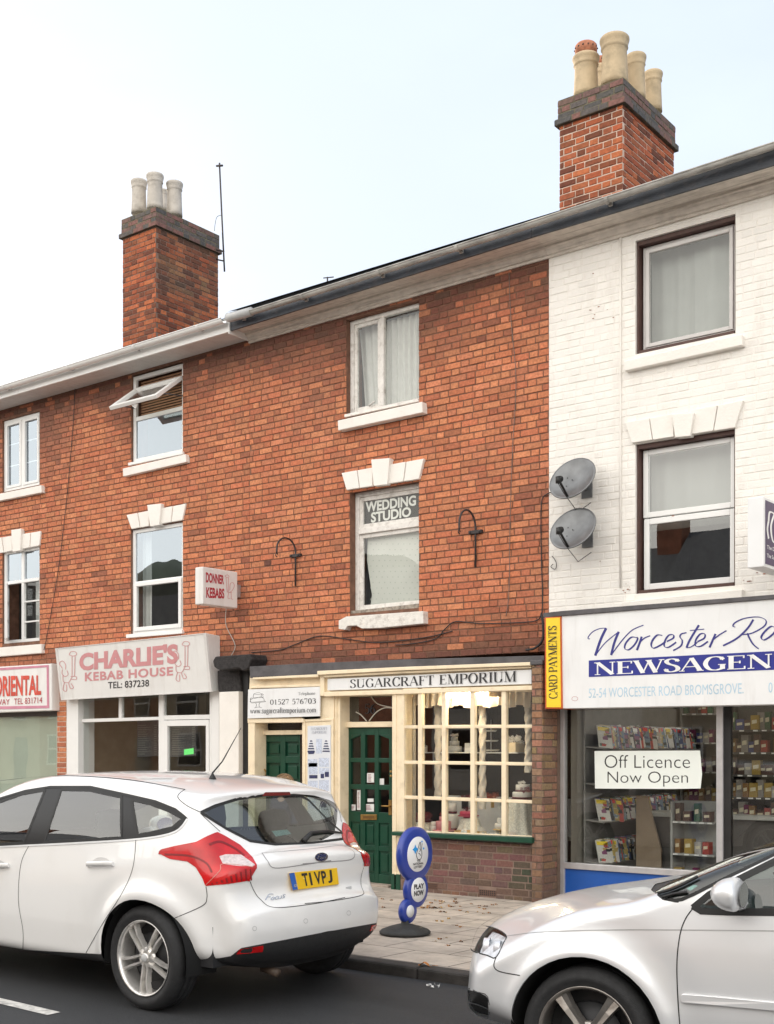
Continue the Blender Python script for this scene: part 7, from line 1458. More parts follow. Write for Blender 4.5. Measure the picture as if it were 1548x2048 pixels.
gr = [(934, 1979), (955, 1984), (976, 1994), (977, 2036), (955, 2030), (936, 2018)]
for r_ in (0., 2.578): ac.snap(circ(r_, .318, .372), 'xz', side)
ac.snap(hl, cond=fcon); ac.snap(wsn, cond=fcon); ac.snap(sg_); ac.snap(str_); ac.snap(gr, cond=fcon); ac.snap(cowl, cond=fcon)
used_ = np.zeros(len(ac.T), bool); ny = ac.V[ac.T].mean(1)[:, 1]
for r_ in (0., 2.578): used_ |= ac.select(circ(r_, .318, .372), 'xz', side)
m_spaint = M('silver_car_paint', (.73, .735, .745), .30, .02, 1.3, metal=.35, coat=.6)
m_aglass = GL('car_glass_green', (.58, .68, .64), 1.9)
def take(poly, cond=None):
    global used_
    k = ac.select(poly, cond=cond) & ~used_; used_ |= k; return k
k = take(hl, fcon); hls = {}
for sg in (1, -1): hls[sg] = ac.emit('headlight', k & (ny * sg > 0), GL('headlight_cover', (.97, .98, .99), .4), off=.002)
khl = k
k = take(sg_)
for sg in (1, -1): ac.emit('side_window', k & (ny * sg > 0), m_aglass)
k = take(str_)
for sg in (1, -1): ac.emit('window_trim', k & (ny * sg > 0), M('gloss_black_trim'))
k = take(wsn, fcon); ac.emit('windscreen', k, m_aglass)
k = take(cowl, fcon); ac.emit('wiper_cowl', k, m_bp, off=-.004)
k = take(gr, fcon)
for sg in (1, -1): ac.emit('air_intake', k & (ny * sg > 0), m_black, off=-.012)
abody = ac.emit('body', ~used_, m_spaint)
# lamp bowls behind the clear covers
for sg in (1, -1):
    m = MB(); c_ = ac.hit([(975, 1884)])[0] * np.array([1, sg, 1]); 
    T_ = ac.T[khl & (ny * sg > 0)]; u, inv = np.unique(T_, return_inverse=True); V_ = ac.V[u]; g = ac.grad(V_); V_ = V_ - g * .032; me = bpy.data.meshes.new('lamp_back'); me.from_pydata(V_.tolist(), [], inv.reshape(-1, 3).tolist()); me.materials.append(M('lamp_silver', (.70, .71, .74), .45, .25, 25)); ob = bpy.data.objects.new('lamp_back', me); C.objects.link(ob); ob.parent = hls[sg]; _base[ob.name] = (0, 0, 0)
    for (px_, py_, r_) in ((968, 1880, .040), (990, 1882, .034)):
        q = ac.hit([(px_, py_)])[0]; g = ac.grad(q[None])[0]; q = q - g * .045; ax_ = Vector((1, .25 * 1, .05)).normalized(); b1 = ax_.cross(Vector((0, 0, 1))).normalized(); b2 = ax_.cross(b1); P = []
        for r2, h in ((.2, .004), (.55, .002), (.8, .012), (1., .030), (1.06, .03), (1.06, .0)): P.append([tuple((Vector(q) + ax_ * h + (b1 * math.cos(w_) + b2 * math.sin(w_)) * r_ * r2)[i] * (sg if i == 1 else 1) for i in range(3)) for w_ in [2 * math.pi * k_ / 20 for k_ in range(20)]])
        MB().grid(P, closed=True).build('lamp_bowl', M('lamp_reflector', (.75, .75, .78), .3, .1, 9, metal=.3), hls[sg])
m = MB()
ac.ribbon(m, sg_[:8] , .020, .002, n=3, closed=True); ac.ribbon(m, str_[:8], .018, .0025, n=3, closed=True); ac.ribbon(m, wsn[:5] , .014, .002, n=3); ac.ribbon(m, wsn[9:], .016, .002, n=3); m.build('window_seal', M('rubber_seal'), abody)
m = MB(); ac.ribbon(m, hl, .006, .002, closed=True, mirror=True, n=3)
for g_ in ([(1388, 1814), (1371, 1838), (1360, 1870), (1354, 1925), (1356, 2000), (1362, 2075), (1370, 2150)], [(992, 1915), (988, 1932), (1000, 1943), (1040, 1951)], [(1013, 1873), (1040, 1868), (1100, 1863), (1200, 1850), (1300, 1822), (1356, 1805)] if 0 else [(962, 1851), (985, 1838), (1030, 1822)] ): ac.ribbon(m, g_, .005)
m.build('shut_lines', m_gap, abody)
m = MB(); ac.ribbon(m, [(1014, 1872), (1085, 1864), (1222, 1860), (1350, 1860), (1548, 1862)], .005, .0012); m.build('flank_crease_shade', M('silver_crease_shade', (.36, .36, .36), .4, metal=.4), abody)  # flank fold's shade drawn as a darker flat ribbon
m = MB(); ac.patch(m, [(1363, 1990), (1366, 1987), (1430, 1992), (1548, 2003), (1700, 2017), (1700, 2036), (1548, 2021), (1430, 2010), (1366, 2005), (1363, 2002)], .014, mirror=True); m.build('door_rubbing_strip', m_spaint, ac.e, bevel=.003)
m = MB(); ac.ribbon(m, [(935, 2003), (955, 2008), (977, 2017)], .010, .004); ac.ribbon(m, gr, .006, .002, closed=True, n=3); m.build('intake_chrome', m_chrome, abody)
for i in range(4):
    m = MB(); y_ = 1986 + i * 11; ac.ribbon(m, [(935, y_), (955, y_ + 4), (976, y_ + 12)], .004, -.006); m.build('intake_slat', m_bp, abody)
def mir2():
    q = ac.hit([(1436, 1812)])[0]; o_, D_ = ac.rays([(1470, 1789)]); D_ = D_[0]; t_ = (q[1] + .13 - o_[1]) / D_[1]; c_ = o_ + D_ * t_; return c_
mc = mir2(); s_ = float((mc - (np.array([0, 0, 0]))) @ np.array([0, 0, 1])); mirror(ac, tuple(mc), (.10, .105, .072), m_spaint)
m = MB()
for g_ in ([(1318, 1790), (1345, 1782), (1372, 1770), (1398, 1757)], [(1326, 1797), (1350, 1790), (1375, 1786)]):
    q = ac.hit(cat(g_, 4)); g = ac.grad(q); m.tube([tuple(p + h * .012) for p, h in zip(q, g)], .008, 6)
m.build('wiper', m_black, ac.e)
sf_ = ac.hit([(1392, 1775)])[0]
m = MB(); P = ac.hit([(1372, 1776), (1388, 1768), (1395, 1771), (1380, 1781)]); g = ac.grad(P); m.add([tuple(p - h * .004) for p, h in zip(P, g)], [(0, 1, 2, 3)]); m.build('window_sticker', M('teal_sticker'), ac.e)
MB().hexa([(-.45, -.72, .30), (2.3, -.72, .30), (2.3, .72, .30), (-.45, .72, .30)], [(-.45, -.72, .55), (2.3, -.72, .55), (2.3, .72, .55), (-.45, .72, .55)]).build('cabin_floor', m_int, ac.e)
seat(ac, .30, 0, 1.2, m_seat, rear=True); seat(ac, 1.05, .35, .50, m_seat); seat(ac, 1.05, -.35, .50, m_seat)
m = MB(); m.prism([(1.55, .55), (2.3, .55), (2.3, .90), (1.95, .94), (1.65, .88), (1.55, .7)], -.70, .70); m.build('dashboard', m_int, ac.e, bevel=.02)
m = MB(); P = [(1.50 + .05 * math.sin(w_), -.35 + .18 * math.cos(w_), .90 + .17 * math.sin(w_)) for w_ in [2 * math.pi * k / 24 for k in range(25)]]; m.tube(P, .014, 8); m.build('steering_wheel', m_int, ac.e)
m_rim2 = M('satin_alloy', (.42, .39, .36), .35, .1, 20, metal=.85, dirt=(.10, .08, .06), dscale=14, damt=.5)
for lx in (0., 2.578):
    for sd_ in (1, -1): wheel(ac, lx, sd_, .862, .318, .228, .22, 5, R(-90 - 0), 'wide', m_rim2); well(ac, lx, sd_, .318, .378, .58, .84)
# ================================================================ satellite dishes
m_dish = M('grey_dish', (.17, .175, .18), .35, .2, 9, metal=.4); m_iron = M('rusty_black_iron', (.035, .028, .028), .6, .4, 30); m_cable = M('black_cable', (.02, .02, .022), .6)
for i, (px, py, lab) in enumerate(((1149, 962, 'upper grey satellite dish on the white brick wall'), (1150, 1062, 'lower grey satellite dish on the white brick wall'))):
    c_ = Vector(at(px, py, -.24)); t = thing('satellite_dish', lab, 'satellite dish', tuple(at(px, py, 0)), 'satellite dishes on the white wall')
    ax = Vector((-.04, -.90, .42)).normalized(); b1 = ax.cross(Vector((0, 0, 1))).normalized(); b2 = b1.cross(ax).normalized(); P = []; Rr = .255
    for r in np.linspace(0.02, 1, 12): P.append([tuple(c_ + b1 * Rr * r * 1.03 * math.cos(w_) + b2 * Rr * r * .95 * math.sin(w_) + ax * (.055 * r * r)) for w_ in [2 * math.pi * k / 48 for k in range(48)]])
    P.append([tuple(Vector(p) - ax * .012 + (Vector(p) - c_).normalized() * .003) for p in P[-1]]); P.append([tuple(Vector(p) - ax * .012) for p in P[6]])
    m = MB().grid(P, closed=True); m.add(P[0], [tuple(range(48))]); m.build('reflector', m_dish, t)
    bot = c_ - b2 * Rr * .86 + ax * .04; foc = c_ - b2 * Rr * .62 + ax * .27
    MB().tube([tuple(bot), tuple(bot.lerp(foc, .6)), tuple(foc)], .013).build('feed_arm', m_black, t)
    d_ = (c_ - foc).normalized(); m = MB(); m.tube([tuple(foc - Vector((0, 0, .045))), tuple(foc + Vector((0, 0, .02)))], .026, 12); m.tube([tuple(foc), tuple(foc + d_ * .045)], [.028, .034], 14); m.build('receiver_head', m_black, t); MB().tube([tuple(foc + d_ * .045), tuple(foc + d_ * .050)], .031, 14).build('receiver_cap', m_sign, t)
    w0 = at(px + 14, py + 8, 0.); MB().tube([tuple(c_ - ax * .01), (c_.x + .02, -.12, c_.z - .05), (c_.x + .02, -.0, c_.z - .05)], .018).box(c_.x - .04, c_.x + .08, -.02, 0, c_.z - .14, c_.z + .05).build('wall_bracket', m_dish, t)
    m = MB()
    for (u, v) in ((.1, .05), (.35, .18), (.3, -.22)): q = c_ + b1 * Rr * u + b2 * Rr * v + ax * .008; m.lathe([(.006, -.004), (.006, .001), (.0005, .002)], tuple(q), 8, 'y')
    m.build('bolts', m_black, t)
    MB().tube([tuple(foc - Vector((0, 0, .045))), tuple(foc + Vector((.03, .05, -.13))), tuple(c_ + Vector((-.02, .1, -.30))), tuple(c_ + Vector((.08, .2, -.2)))], .004, 6).build('lead', m_cable, t)
def cable(pp, Y, r, label, mat=m_cable, n=6):
    q = cat(pp, n); p0 = at(*q[0], Y); return one('cable', MB().tube([at(x, y, Y) for x, y in q], r, 6), mat, label, 'cable')
cable([(1110, 982), (1094, 988), (1084, 1000), (1082, 1040), (1083, 1120), (1085, 1190), (1084, 1228)], -.022, .006, 'black cable running down the red brick from the upper satellite dish')
cable([(1083, 1225), (1075, 1240), (1040, 1245), (960, 1247), (912, 1243), (890, 1258), (870, 1278), (820, 1288), (790, 1290)], -.022, .006, 'dark cable sagging across the brick above the cake shop sign')
cable([(503, 1305), (560, 1300), (590, 1289), (640, 1272), (700, 1279), (760, 1285), (850, 1275), (905, 1262)], -.02, .006, 'thin dark cable looping over the brick above the telephone sign')
cable([(152, 735), (146, 850), (135, 980), (118, 1130), (98, 1250), (88, 1300)], -.022, .005, 'long thin wire hanging down the brick beside the leftmost windows')
cable([(1018, 546), (1022, 640), (1032, 760), (1025, 900), (1020, 1050), (1018, 1180), (1012, 1232)], -.02, .004, 'faint grey wire hanging down the brick left of the white wall', M('grey_wire', (.16, .12, .10), .7))
cable([(453, 1214), (452, 1250), (470, 1290), (462, 1312)], -.03, .005, 'short pale wire below the small kebab sign', M('pale_wire', (.45, .42, .38), .7))
cable([(1104, 1112), (1112, 1124), (1111, 1138), (1102, 1134), (1106, 1128)], -.02, .004, 'small curl of wire below the lower satellite dish')
cable([(1083, 1228), (1086, 1250), (1085, 1280), (1070, 1296), (1052, 1300)], -.05, .013, 'thick black cable end beside the yellow sign')
# ================================================================ basket brackets
for (pole, ye, ytop, yend, ypl, off, lab) in ((591, 1172, 1077, 1116, 1112, .34, 'left wrought iron swan neck bracket on the brick wall'), (951, 1135, 1021, 1066, 1065, .32, 'right wrought iron swan neck bracket beside the wedding studio window')):
    p0 = at(pole, ye, -.03); p1 = at(pole, ypl - 8, -.03); ht = at(pole - 18, ytop, -.17)[2] - p1[2]; t = thing('basket_bracket', lab, 'bracket', (p0[0], 0, p0[2]), 'iron basket brackets')
    pts = [(p0[0], -.03, p0[2]), (p1[0], -.03, p1[2])] + [(p0[0], -.03 - off / 2 + off / 2 * math.cos(a), p1[2] + ht * math.sin(a)) for a in np.linspace(.15, math.pi, 14)]; e = pts[-1]; pts += [(e[0], e[1], e[2] - .03), (e[0], e[1] - .0, e[2] - .06)]
    MB().tube(pts, .011, 8).build('iron_bar', m_iron, t); z = at(pole, ypl, 0)[2]; MB().box(p0[0] - .085, p0[0] + .085, -.045, -.0, z - .018, z + .018).build('fixing_plate', m_iron, t)
    m = MB(); 
    for s_ in (-1, 1): m.lathe([(.014, .0), (.012, -.01), (.0005, -.013)], (p0[0] + s_ * .062, -.045, z), 10, 'y')
    m.build('fixing_bolts', m_iron, t); MB().tube([(e[0], e[1] + .02 * math.cos(a), e[2] - .08 + .02 * math.sin(a)) for a in np.linspace(0, 5.2, 10)], .006, 6).build('hook', m_iron, t)
# ================================================================ aerials
Ya = 2.3; t = thing('tv_aerial', 'tall thin aerial pole fixed to the left chimney', 'aerial', at(449, 543, Ya)); MB().tube([at(449, 543, Ya), at(444, 440, Ya), at(439, 329, Ya)], .013, 8).build('mast', m_iron, t)
MB().tube([at(433, 332, Ya), at(445, 331, Ya)], .016, 6).tube([at(439, 326, Ya), at(439, 336, Ya)], .014, 6).build('dipole', m_iron, t)
for i, yy in enumerate((503, 522)): MB().tube([at(433, yy - 3, Ya), at(448, yy, Ya)], .012, 6).build('bracket', m_iron, t)
MB().tube([at(x, y, Ya) for x, y in cat([(444, 430), (434, 434), (430, 450), (429, 462)], 5)], .004, 5).build('lead', m_cable, t)
t = thing('tv_aerial', 'tiny aerial just showing above the gutter of the brick building', 'aerial', at(656, 575, .6)); MB().tube([at(654, 600, .6), at(655, 554, .6)], .010, 6).build('mast', m_iron, t); MB().tube([at(647, 556, .6), at(667, 554, .6)], .007, 6).build('boom', m_iron, t)
# ================================================================ pavement lottery sign
g0 = atg(810, 1866, .074); xL = g0[0]
t = thing('pavement_sign', 'blue three lobed lottery sign standing on a round black base on the pavement', 'sign', (xL, g0[1], .072))
def pl_(px, py, o=0.): d = ray(px, py); k = (xL) / d[0]; return (xL + o, CAM[1] + k * d[1], CAM[2] + k * d[2])
MB().lathe([(.215, .0), (.218, .015), (.20, .032), (.14, .055), (.07, .075), (.035, .082), (.03, .11), (.0005, .112)], (xL, g0[1], .072), 40).build('base', M('black_rubber_base', (.028, .028, .027), .7, .3, 12, .4, 60), t)
m_lb = M('lottery_blue_plastic', (.018, .045, .30), .3, .04, coat=.3); m_wf = M('white_sign_face', (.80, .80, .80), .3, .02)
lob = [((829, 1708), .235, (836, 1706), .150), ((831, 1779), .155, (838, 1779), .105), ((815, 1822), .105, (820, 1822), .052)]
m = MB()
for k, (c_, r, d_, rw) in enumerate(lob):
    q = pl_(*c_); th = .034 - .003 * k; m.lathe([(.0005, -th), (r * .90, -th), (r * .98, -th * .7), (r, 0), (r * .98, th * .7), (r * .90, th), (.0005, th)], q, 48, 'x')
q = pl_(813, 1840); m.tube([(xL, q[1], q[2] + .05), (xL, g0[1], .17)], .03, 12); m.build('sign_panel', m_lb, t)
faces = []
for k, (c_, r, d_, rw) in enumerate(lob):
    for s_ in (1, -1):
        q = pl_(*d_) if s_ > 0 else pl_(*c_); q0 = pl_(*c_); th = .034 - .003 * k; m = MB(); q = (q0[0], q0[1], q0[2])
        m.lathe([(.0005, s_ * (th + .006)), (rw * .97, s_ * (th + .006)), (rw, s_ * (th + .001)), (rw, s_ * (th - .004))][::1], q, 40, 'x'); faces.append(m.build('sign_face', m_wf, t))
def lf(c_, th): q = pl_(*c_); return lambda y, z, o=0.: (q[0] + th + .0075 + o, q[1] + y, q[2] + z)
f = lf(lob[1][0], .031); m = MB(); write(m, 'PLAY', [f(-.072, .052), f(.072, .052), f(.072, .008), f(-.072, .008)], .045); write(m, 'NOW', [f(-.072, -.004), f(.066, -.004), f(.066, -.05), f(-.072, -.05)], .045)
f = lf(lob[0][0], .034); write(m, 'THE', [f(-.02, -.048), f(.03, -.048), f(.03, -.064), f(-.02, -.064)], .03); write(m, 'NATIONAL', [f(-.075, -.07), f(.075, -.07), f(.075, -.09), f(-.075, -.09)], .03); write(m, 'LOTTERY', [f(-.065, -.097), f(.06, -.097), f(.06, -.117), f(-.065, -.117)], .03); m.build('lettering', m_ink, t)
pen = Pen()
for c_ in ([(-.02, -.03), (.0, -.045), (.035, -.04), (.05, -.005), (.045, .045), (.055, .09)], [(-.02, -.03), (-.03, .0), (-.015, .03), (.0, .06), (.02, .10), (.03, .09), (.02, .04)], [(.0, .01), (.02, .0), (.03, -.015)], [(.015, .02), (.03, .035), (.02, .05)]): pen.curve(c_, .005, .008, n=5)
m = MB(); pen.put(m, lambda y, z: f(y, z), (.0002, 0, 0)); m.build('hand_emblem', m_ink, t)
m = MB(); st_ = lambda cy, cz, r: m.add([f(cy + (r if k % 2 == 0 else r * .5) * math.cos(k * math.pi / 4), cz + (r if k % 2 == 0 else r * .5) * math.sin(k * math.pi / 4), .001) for k in range(8)], [tuple(range(8))])
st_(-.045, .045, .042); st_(.05, .105, .014); st_(.075, .045, .014); m.build('star_emblem', M('bright_blue_star', (.01, .30, .72), .4), t)
# ================================================================ child by the passage door
hx = at(567, 1600, -.95); ht_ = at(567, 1548, -.95)[2]; cx_, cy_ = hx[0], -.95; s = (ht_ - .035) / 1.27
t = thing('person', 'child with brown hair standing at the green passage door, only the crown showing', 'person', (cx_, cy_, .035))
def skin(name, joints, edges, mat, sub=2):
    me = bpy.data.meshes.new(name); me.from_pydata([(j[0] * s, j[1] * s, j[2] * s) for j in joints], edges, []); me.materials.append(mat); o = bpy.data.objects.new(name, me); C.objects.link(o); o.parent = t; _base[o.name] = (0, 0, 0)
    md = o.modifiers.new('skin', 'SKIN'); md.use_smooth_shade = True
    for v, j in zip(me.skin_vertices[0].data, joints): v.radius = (j[3] * s, (j[4] if len(j) > 4 else j[3]) * s)
    me.skin_vertices[0].data[0].use_root = True; o.modifiers.new('sub', 'SUBSURF').levels = sub; o.modifiers['sub'].render_levels = sub; return o
J = [(0, 0, .64, .105, .08), (0, 0, .80, .10, .075), (0, 0, .95, .11, .075), (0, 0, 1.01, .05, .05), (0, 0, 1.06, .042), (0, -.005, 1.11, .068, .075), (0, .0, 1.17, .085, .095), (0, .0, 1.215, .07, .08),
     (-.12, 0, .965, .045), (-.17, .01, .78, .036), (-.17, -.06, .62, .026), (-.17, -.08, .57, .024, .016), (.12, 0, .965, .045), (.17, .01, .78, .036), (.17, -.06, .62, .026), (.17, -.08, .57, .024, .016),
     (-.065, 0, .58, .075), (-.07, -.01, .34, .05), (-.07, .01, .07, .034), (-.07, -.10, .03, .032, .025), (.065, 0, .58, .075), (.07, -.01, .34, .05), (.07, .01, .07, .034), (.07, -.10, .03, .032, .025)]
E = [(0, 1), (1, 2), (2, 3), (3, 4), (4, 5), (5, 6), (6, 7), (2, 8), (8, 9), (9, 10), (10, 11), (2, 12), (12, 13), (13, 14), (14, 15), (0, 16), (16, 17), (17, 18), (18, 19), (0, 20), (20, 21), (21, 22), (22, 23)]
for sd_, b0 in ((-1, 11), (1, 15)):
    hx_ = J[b0][0]
    for k, (dy, ln) in enumerate(((-.016, .045), (-.005, .052), (.006, .050), (.016, .040))):
        n0 = len(J); J.append((hx_ - sd_ * .004, J[b0][1] + dy, .548, .0065)); J.append((hx_ - sd_ * .014, J[b0][1] + dy, .548 - ln, .005)); E += [(b0, n0), (n0, n0 + 1)]
    n0 = len(J); J.append((hx_ - sd_ * .02, J[b0][1] - .022, .565, .007)); J.append((hx_ - sd_ * .03, J[b0][1] - .028, .535, .0055)); E += [(b0, n0), (n0, n0 + 1)]
body_ = skin('body', J, E, M('skin', (.55, .33, .25), .5, .06))
skin('coat', [(0, 0, .60, .125, .10), (0, 0, .80, .118, .095), (0, 0, .965, .12, .09), (-.13, 0, .975, .055), (-.175, .01, .78, .046), (-.172, -.055, .64, .038), (.13, 0, .975, .055), (.175, .01, .78, .046), (.172, -.055, .64, .038)], [(0, 1), (1, 2), (2, 3), (3, 4), (4, 5), (2, 6), (6, 7), (7, 8)], M('navy_coat', (.02, .03, .07), .85, .1, 30))
skin('trousers', [(0, 0, .62, .10, .085), (-.068, 0, .56, .082), (-.072, -.01, .34, .058), (-.07, .01, .09, .044), (.068, 0, .56, .082), (.072, -.01, .34, .058), (.07, .01, .09, .044)], [(0, 1), (1, 2), (2, 3), (0, 4), (4, 5), (5, 6)], M('grey_trousers', (.06, .06, .065), .85))
m = MB(); P = []
for j in range(17):
    th = math.pi * .60 * j / 16; P.append([(cx_ + s * (.104 * math.sin(th) * math.cos(w_) * (1 + .05 * math.sin(13 * w_ + j))), cy_ + s * (.012 + .116 * math.sin(th) * math.sin(w_) * (1 + .05 * math.sin(17 * w_ + j * 1.3)) * (.80 if math.sin(w_) < -.3 and th > 1.0 else 1)), .035 + s * (1.165 + .105 * math.cos(th))) for w_ in [2 * math.pi * k / 64 for k in range(64)]])
m.grid(P, closed=True)
rr = random.Random(5)
for k in range(420):   # hair strands over the crown
    th, w_ = rr.uniform(.02, 1.75), rr.uniform(0, 6.28); q = []
    for u in range(5):
        t2 = th + u * .11; a_ = w_ + u * .03; q.append((cx_ + s * .108 * math.sin(t2) * math.cos(a_), cy_ + s * (.012 + .12 * math.sin(t2) * math.sin(a_)), .035 + s * (1.166 + .108 * math.cos(t2) + rr.uniform(0, .003))))
    m.tube(q, [.0012, .002, .002, .0015, .0006], 3, cap=False)
m.build('hair', M('light_brown_hair', (.27, .17, .09), .55, .35, 90), t)
m = MB()
for sx in (-1, 1): m.lathe([(.0005, -.012), (.010, -.006), (.012, 0), (.010, .006), (.0005, .012)], (cx_ + sx * .033 * s, cy_ - .083 * s, .035 + 1.155 * s), 12)
m.build('eyes', M('dark_eye', (.03, .02, .02), .2), t)
MB().lathe([(.0005, .02), (.010, .0), (.013, -.018), (.0005, -.024)], (cx_, cy_ - .098 * s, .035 + 1.135 * s), 12).build('nose', M('skin'), t)
MB().tube([(cx_ - .022 * s, cy_ - .088 * s, .035 + 1.098 * s), (cx_, cy_ - .094 * s, .035 + 1.095 * s), (cx_ + .022 * s, cy_ - .088 * s, .035 + 1.098 * s)], .005).build('mouth', M('lip', (.45, .17, .15), .5), t)
# ================================================================ fallen leaves and litter
rr = random.Random(12); lv = []
def leafmesh(k):
    r = random.Random(k); m = MB(); n = 12; L_ = r.uniform(.028, .045); pts = []
    for i in range(n):
        a = 2 * math.pi * i / n; q = L_ * (1 if i % 2 == 0 else .72) * (1 - .35 * abs(math.sin(a))); pts.append((q * math.cos(a), q * math.sin(a) * .8, .006 + .010 * math.cos(a * 2 + k)))
    m.add([(0, 0, .012)] + pts, [(0, i + 1, (i + 1) % n + 1) for i in range(n)]); m.tube([(L_, 0, .005), (L_ * 1.7, .004, .008)], .001, 4); return m
lcols = [(.20, .09, .03), (.28, .12, .03), (.13, .065, .03), (.34, .20, .05)]
for k in range(4): lv.append(one('fallen_leaf', leafmesh(k), M('leaf_brown_%s' % 'abcd'[k] if 0 else ['brown_leaf', 'rust_leaf', 'dark_leaf', 'yellow_leaf'][k], lcols[k], .7, .2, 40), ['dull brown fallen leaf on the paving slabs', 'rust coloured fallen leaf on the paving slabs', 'dark curled fallen leaf on the paving slabs', 'yellowish fallen leaf on the paving slabs'][k], 'leaf', 'fallen leaves on the pavement'))
n_ = 0
zones = [(820, 1000, 1798, 1822, 24), (850, 930, 1822, 1900, 9), (930, 1010, 1810, 1830, 8), (745, 800, 1785, 1830, 4), (860, 900, 1820, 1850, 5)]
for z in zones:
    for _ in range(z[4]):
        px_, py_ = rr.uniform(z[0], z[1]), rr.uniform(z[2], z[3]); g = atg(px_, py_, .05); zz_g = .078 - .055 * (g[1] - KY) / 4.3; g = atg(px_, py_, zz_g)
        if g[1] > -.30: g = (g[0], -.32 + rr.uniform(-.1, 0), .03)
        k = rr.randrange(4); o = lv[k] if n_ < 4 and k == n_ else lv[k].copy()
        if o.name not in C.objects: C.objects.link(o)
        o.location = (g[0], g[1], .078 - .055 * (g[1] - KY) / 4.3 + .001); o.rotation_euler = (0, 0, rr.uniform(0, 6)); s_ = rr.uniform(.5, 1.0); o.scale = (s_, s_, s_); n_ += 1
for k in range(4):
    if lv[k].location.length < .01: g = atg(845 + k * 12, 1815, .05); lv[k].location = (g[0], g[1], .045)
g = atg(834, 1936, .08); o = one('fallen_leaf', leafmesh(9), M('orange_leaf', (.45, .16, .03), .6, .2, 30), 'large orange leaf lying on the edge of the kerb', 'leaf', 'fallen leaves on the pavement'); o.location = (g[0], KY + .06, .085); o.scale = (1.9, 1.4, 1.6)
g = atg(864, 1972, .01); m = MB()
for k in range(9): a, b = rr.uniform(-.04, .04), rr.uniform(-.03, .03); m.add([(g[0] + a + rr.uniform(-.025, .025), g[1] + b + rr.uniform(-.02, .02), rr.uniform(.002, .03)) for _ in range(3)], [(0, 1, 2)])
one('litter', m, m_paper, 'scrap of crumpled white paper in the gutter by the kerb', 'litter')
one('drain_cover', MB().box(atg(700, 1962)[0], atg(700, 1962)[0] + .35, KY - .36, KY - .06, .0, .008), M('cast_iron', (.03, .03, .032), .5, .3, 20, .5, 60), 'iron drain cover in the gutter behind the white car', 'drain cover') if 0 else None
# ================================================================ neighbours outside the frame: they shade the street and fill the reflections
def plain_house(name, label, x0, x1, y0, y1, ze, zr, face, wallmat, wins, door=None):
    """face=+1: front looks towards +y"""
    t = thing(name, label, 'house', (x0, y0, 0), 'houses across the street' if face > 0 else None); mslate = M('far_slate', (.17, .175, .18), .7, .2, 5) if face > 0 else m_slate; MB().box(x0, x1, y0, y1, 0, ze).build('wall', wallmat, t); ym_ = (y0 + y1) / 2; e = .3
    m = MB(); m.add([(x0, y0 - e, ze), (x1, y0 - e, ze), (x1, ym_, zr), (x0, ym_, zr), (x1, y1 + e, ze), (x0, y1 + e, ze)], [(0, 1, 2, 3), (3, 2, 4, 5)]); m.add([(x0, y0, ze), (x0, ym_, zr), (x0, y1, ze)], [(0, 1, 2)]); m.add([(x1, y0, ze), (x1, ym_, zr), (x1, y1, ze)], [(2, 1, 0)])
    r = m.build('roof', mslate, t); cxx = x1 - .6; cz0 = (ze + zr) / 2
    if face > 0: MB().box(cxx - .45, cxx + .45, ym_ - .4, ym_ + .4, cz0, zr + 1.2).build('chimney', M('rear_brick'), r)
    yf = y1 if face > 0 else y0
    for (wx_, wz, ww, wh) in wins:
        m = MB(); frame(m, wx_, wx_ + ww, wz, wz + wh, yf - .03, .07, .06); m.box(wx_ + .07, wx_ + ww - .07, yf - .028, yf + .028, wz + wh * .48, wz + wh * .54); w = m.build('window', m_upvc, t); MB().box(wx_ + .05, wx_ + ww - .05, yf - .01 if face > 0 else yf - .002, yf + .004 if face > 0 else yf + .01, wz + .05, wz + wh - .05).build('pane', M('dark_far_glass', (.02, .025, .03), .08), w)
    if door: MB().box(door, door + .95, yf - .04, yf + .03, 0, 2.1).build('door', M('far_door', (.05, .06, .09), .5), t)
    return t
P = []
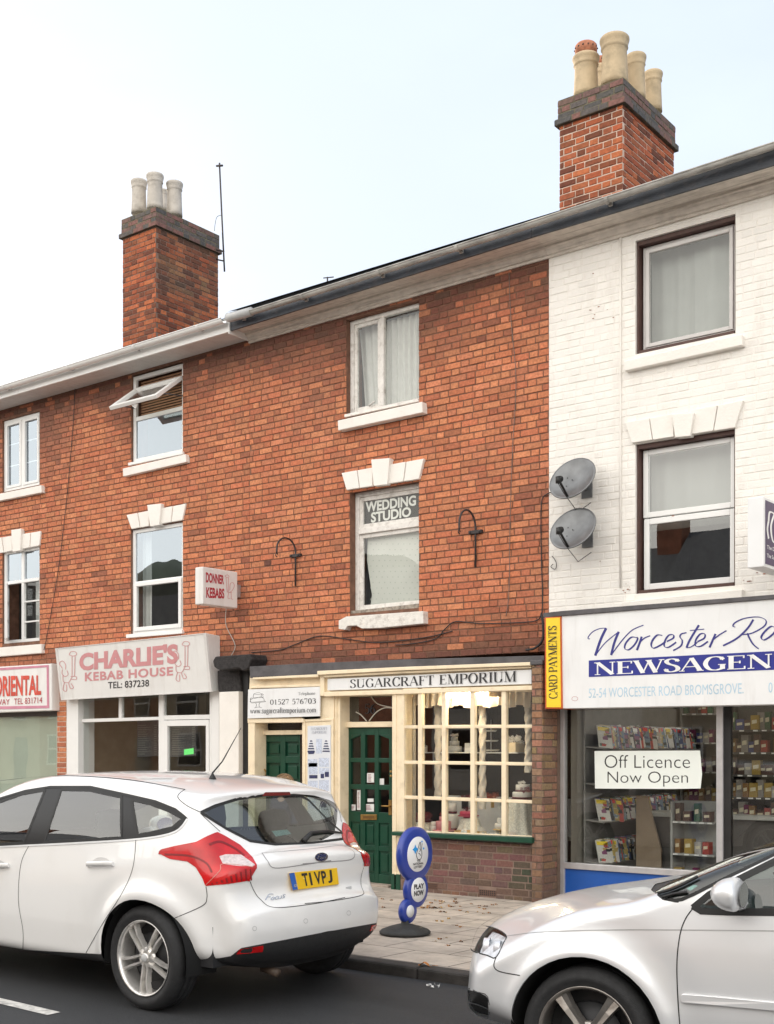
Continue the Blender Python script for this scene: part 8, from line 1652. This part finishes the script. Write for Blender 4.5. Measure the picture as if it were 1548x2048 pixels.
for j in range(13):
    row = []
    for i in range(31): u, v = i / 30, j / 12; row.append((-235 + 190 * u, -175 + 80 * v, -1 + 34 * math.sin(math.pi * u) ** .8 * math.sin(math.pi * v) ** .8 + 3 * nz(u * 6, v * 6, 1, 2)))
    P.append(row)
struct('hill', MB().grid(P), M('wooded_hill', (.045, .055, .03), .95, .4, .15))
cream = M('sunlit_cream_render', (.50, .42, .31), .85, .08, 2); brk = M('far_brick', (.33, .14, .08), .9, .25, 6); wht = M('far_white_render', (.7, .68, .64), .85, .05, 2)
hs = [(-60, -50, 5.4, 8.8, cream, 'rendered'), (-50, -41, 5.6, 9.2, brk, 'brick'), (-41, -33, 5.3, 8.9, cream, 'rendered'), (-33, -26, 5.6, 9.2, brk, 'brick'), (-26, -18, 5.4, 8.9, wht, 'white'), (-18, -11, 5.6, 9.3, cream, 'cream'), (-11, -4, 5.4, 9.0, brk, 'brick'), (-4, 4, 5.7, 9.3, cream, 'rendered'), (4, 14, 5.4, 9.0, wht, 'white')]
for i, (a_, b2, ze, zr, mt_, nm) in enumerate(hs):
    plain_house('house', 'two storey %s house across the street, seen in reflections, %s from the left' % (nm, ['first', 'second', 'third', 'fourth', 'fifth', 'sixth', 'seventh', 'eighth', 'ninth'][i]), a_, b2, -33.5, -25.7, ze, zr, 1, mt_, [(a_ + .8, 3.0, 1.1, 1.3), (b2 - 2.2, 3.0, 1.1, 1.3), (a_ + .8, .8, 1.4, 1.5)], b2 - 2.0)
plain_house('terraced_shop', 'unseen brick terrace carrying on left of the takeaway, added to block the low sun', -62, XL - .01, 0, 7.8, 7.1, 8.6, -1, brk, [(-24.5 - k * 3.2, z, 1.0, 1.4) for k in range(11) for z in (3.2, 5.2)])  # out of view, added to keep the low sun off the street
plain_house('terraced_shop', 'white rendered terrace carrying on to the right beyond the newsagent', XR + .01, 14, 0, 7.8, 7.1, 8.6, -1, wht, [(.6 + k * 3.2, z, 1.0, 1.4) for k in range(4) for z in (3.2, 5.2)])
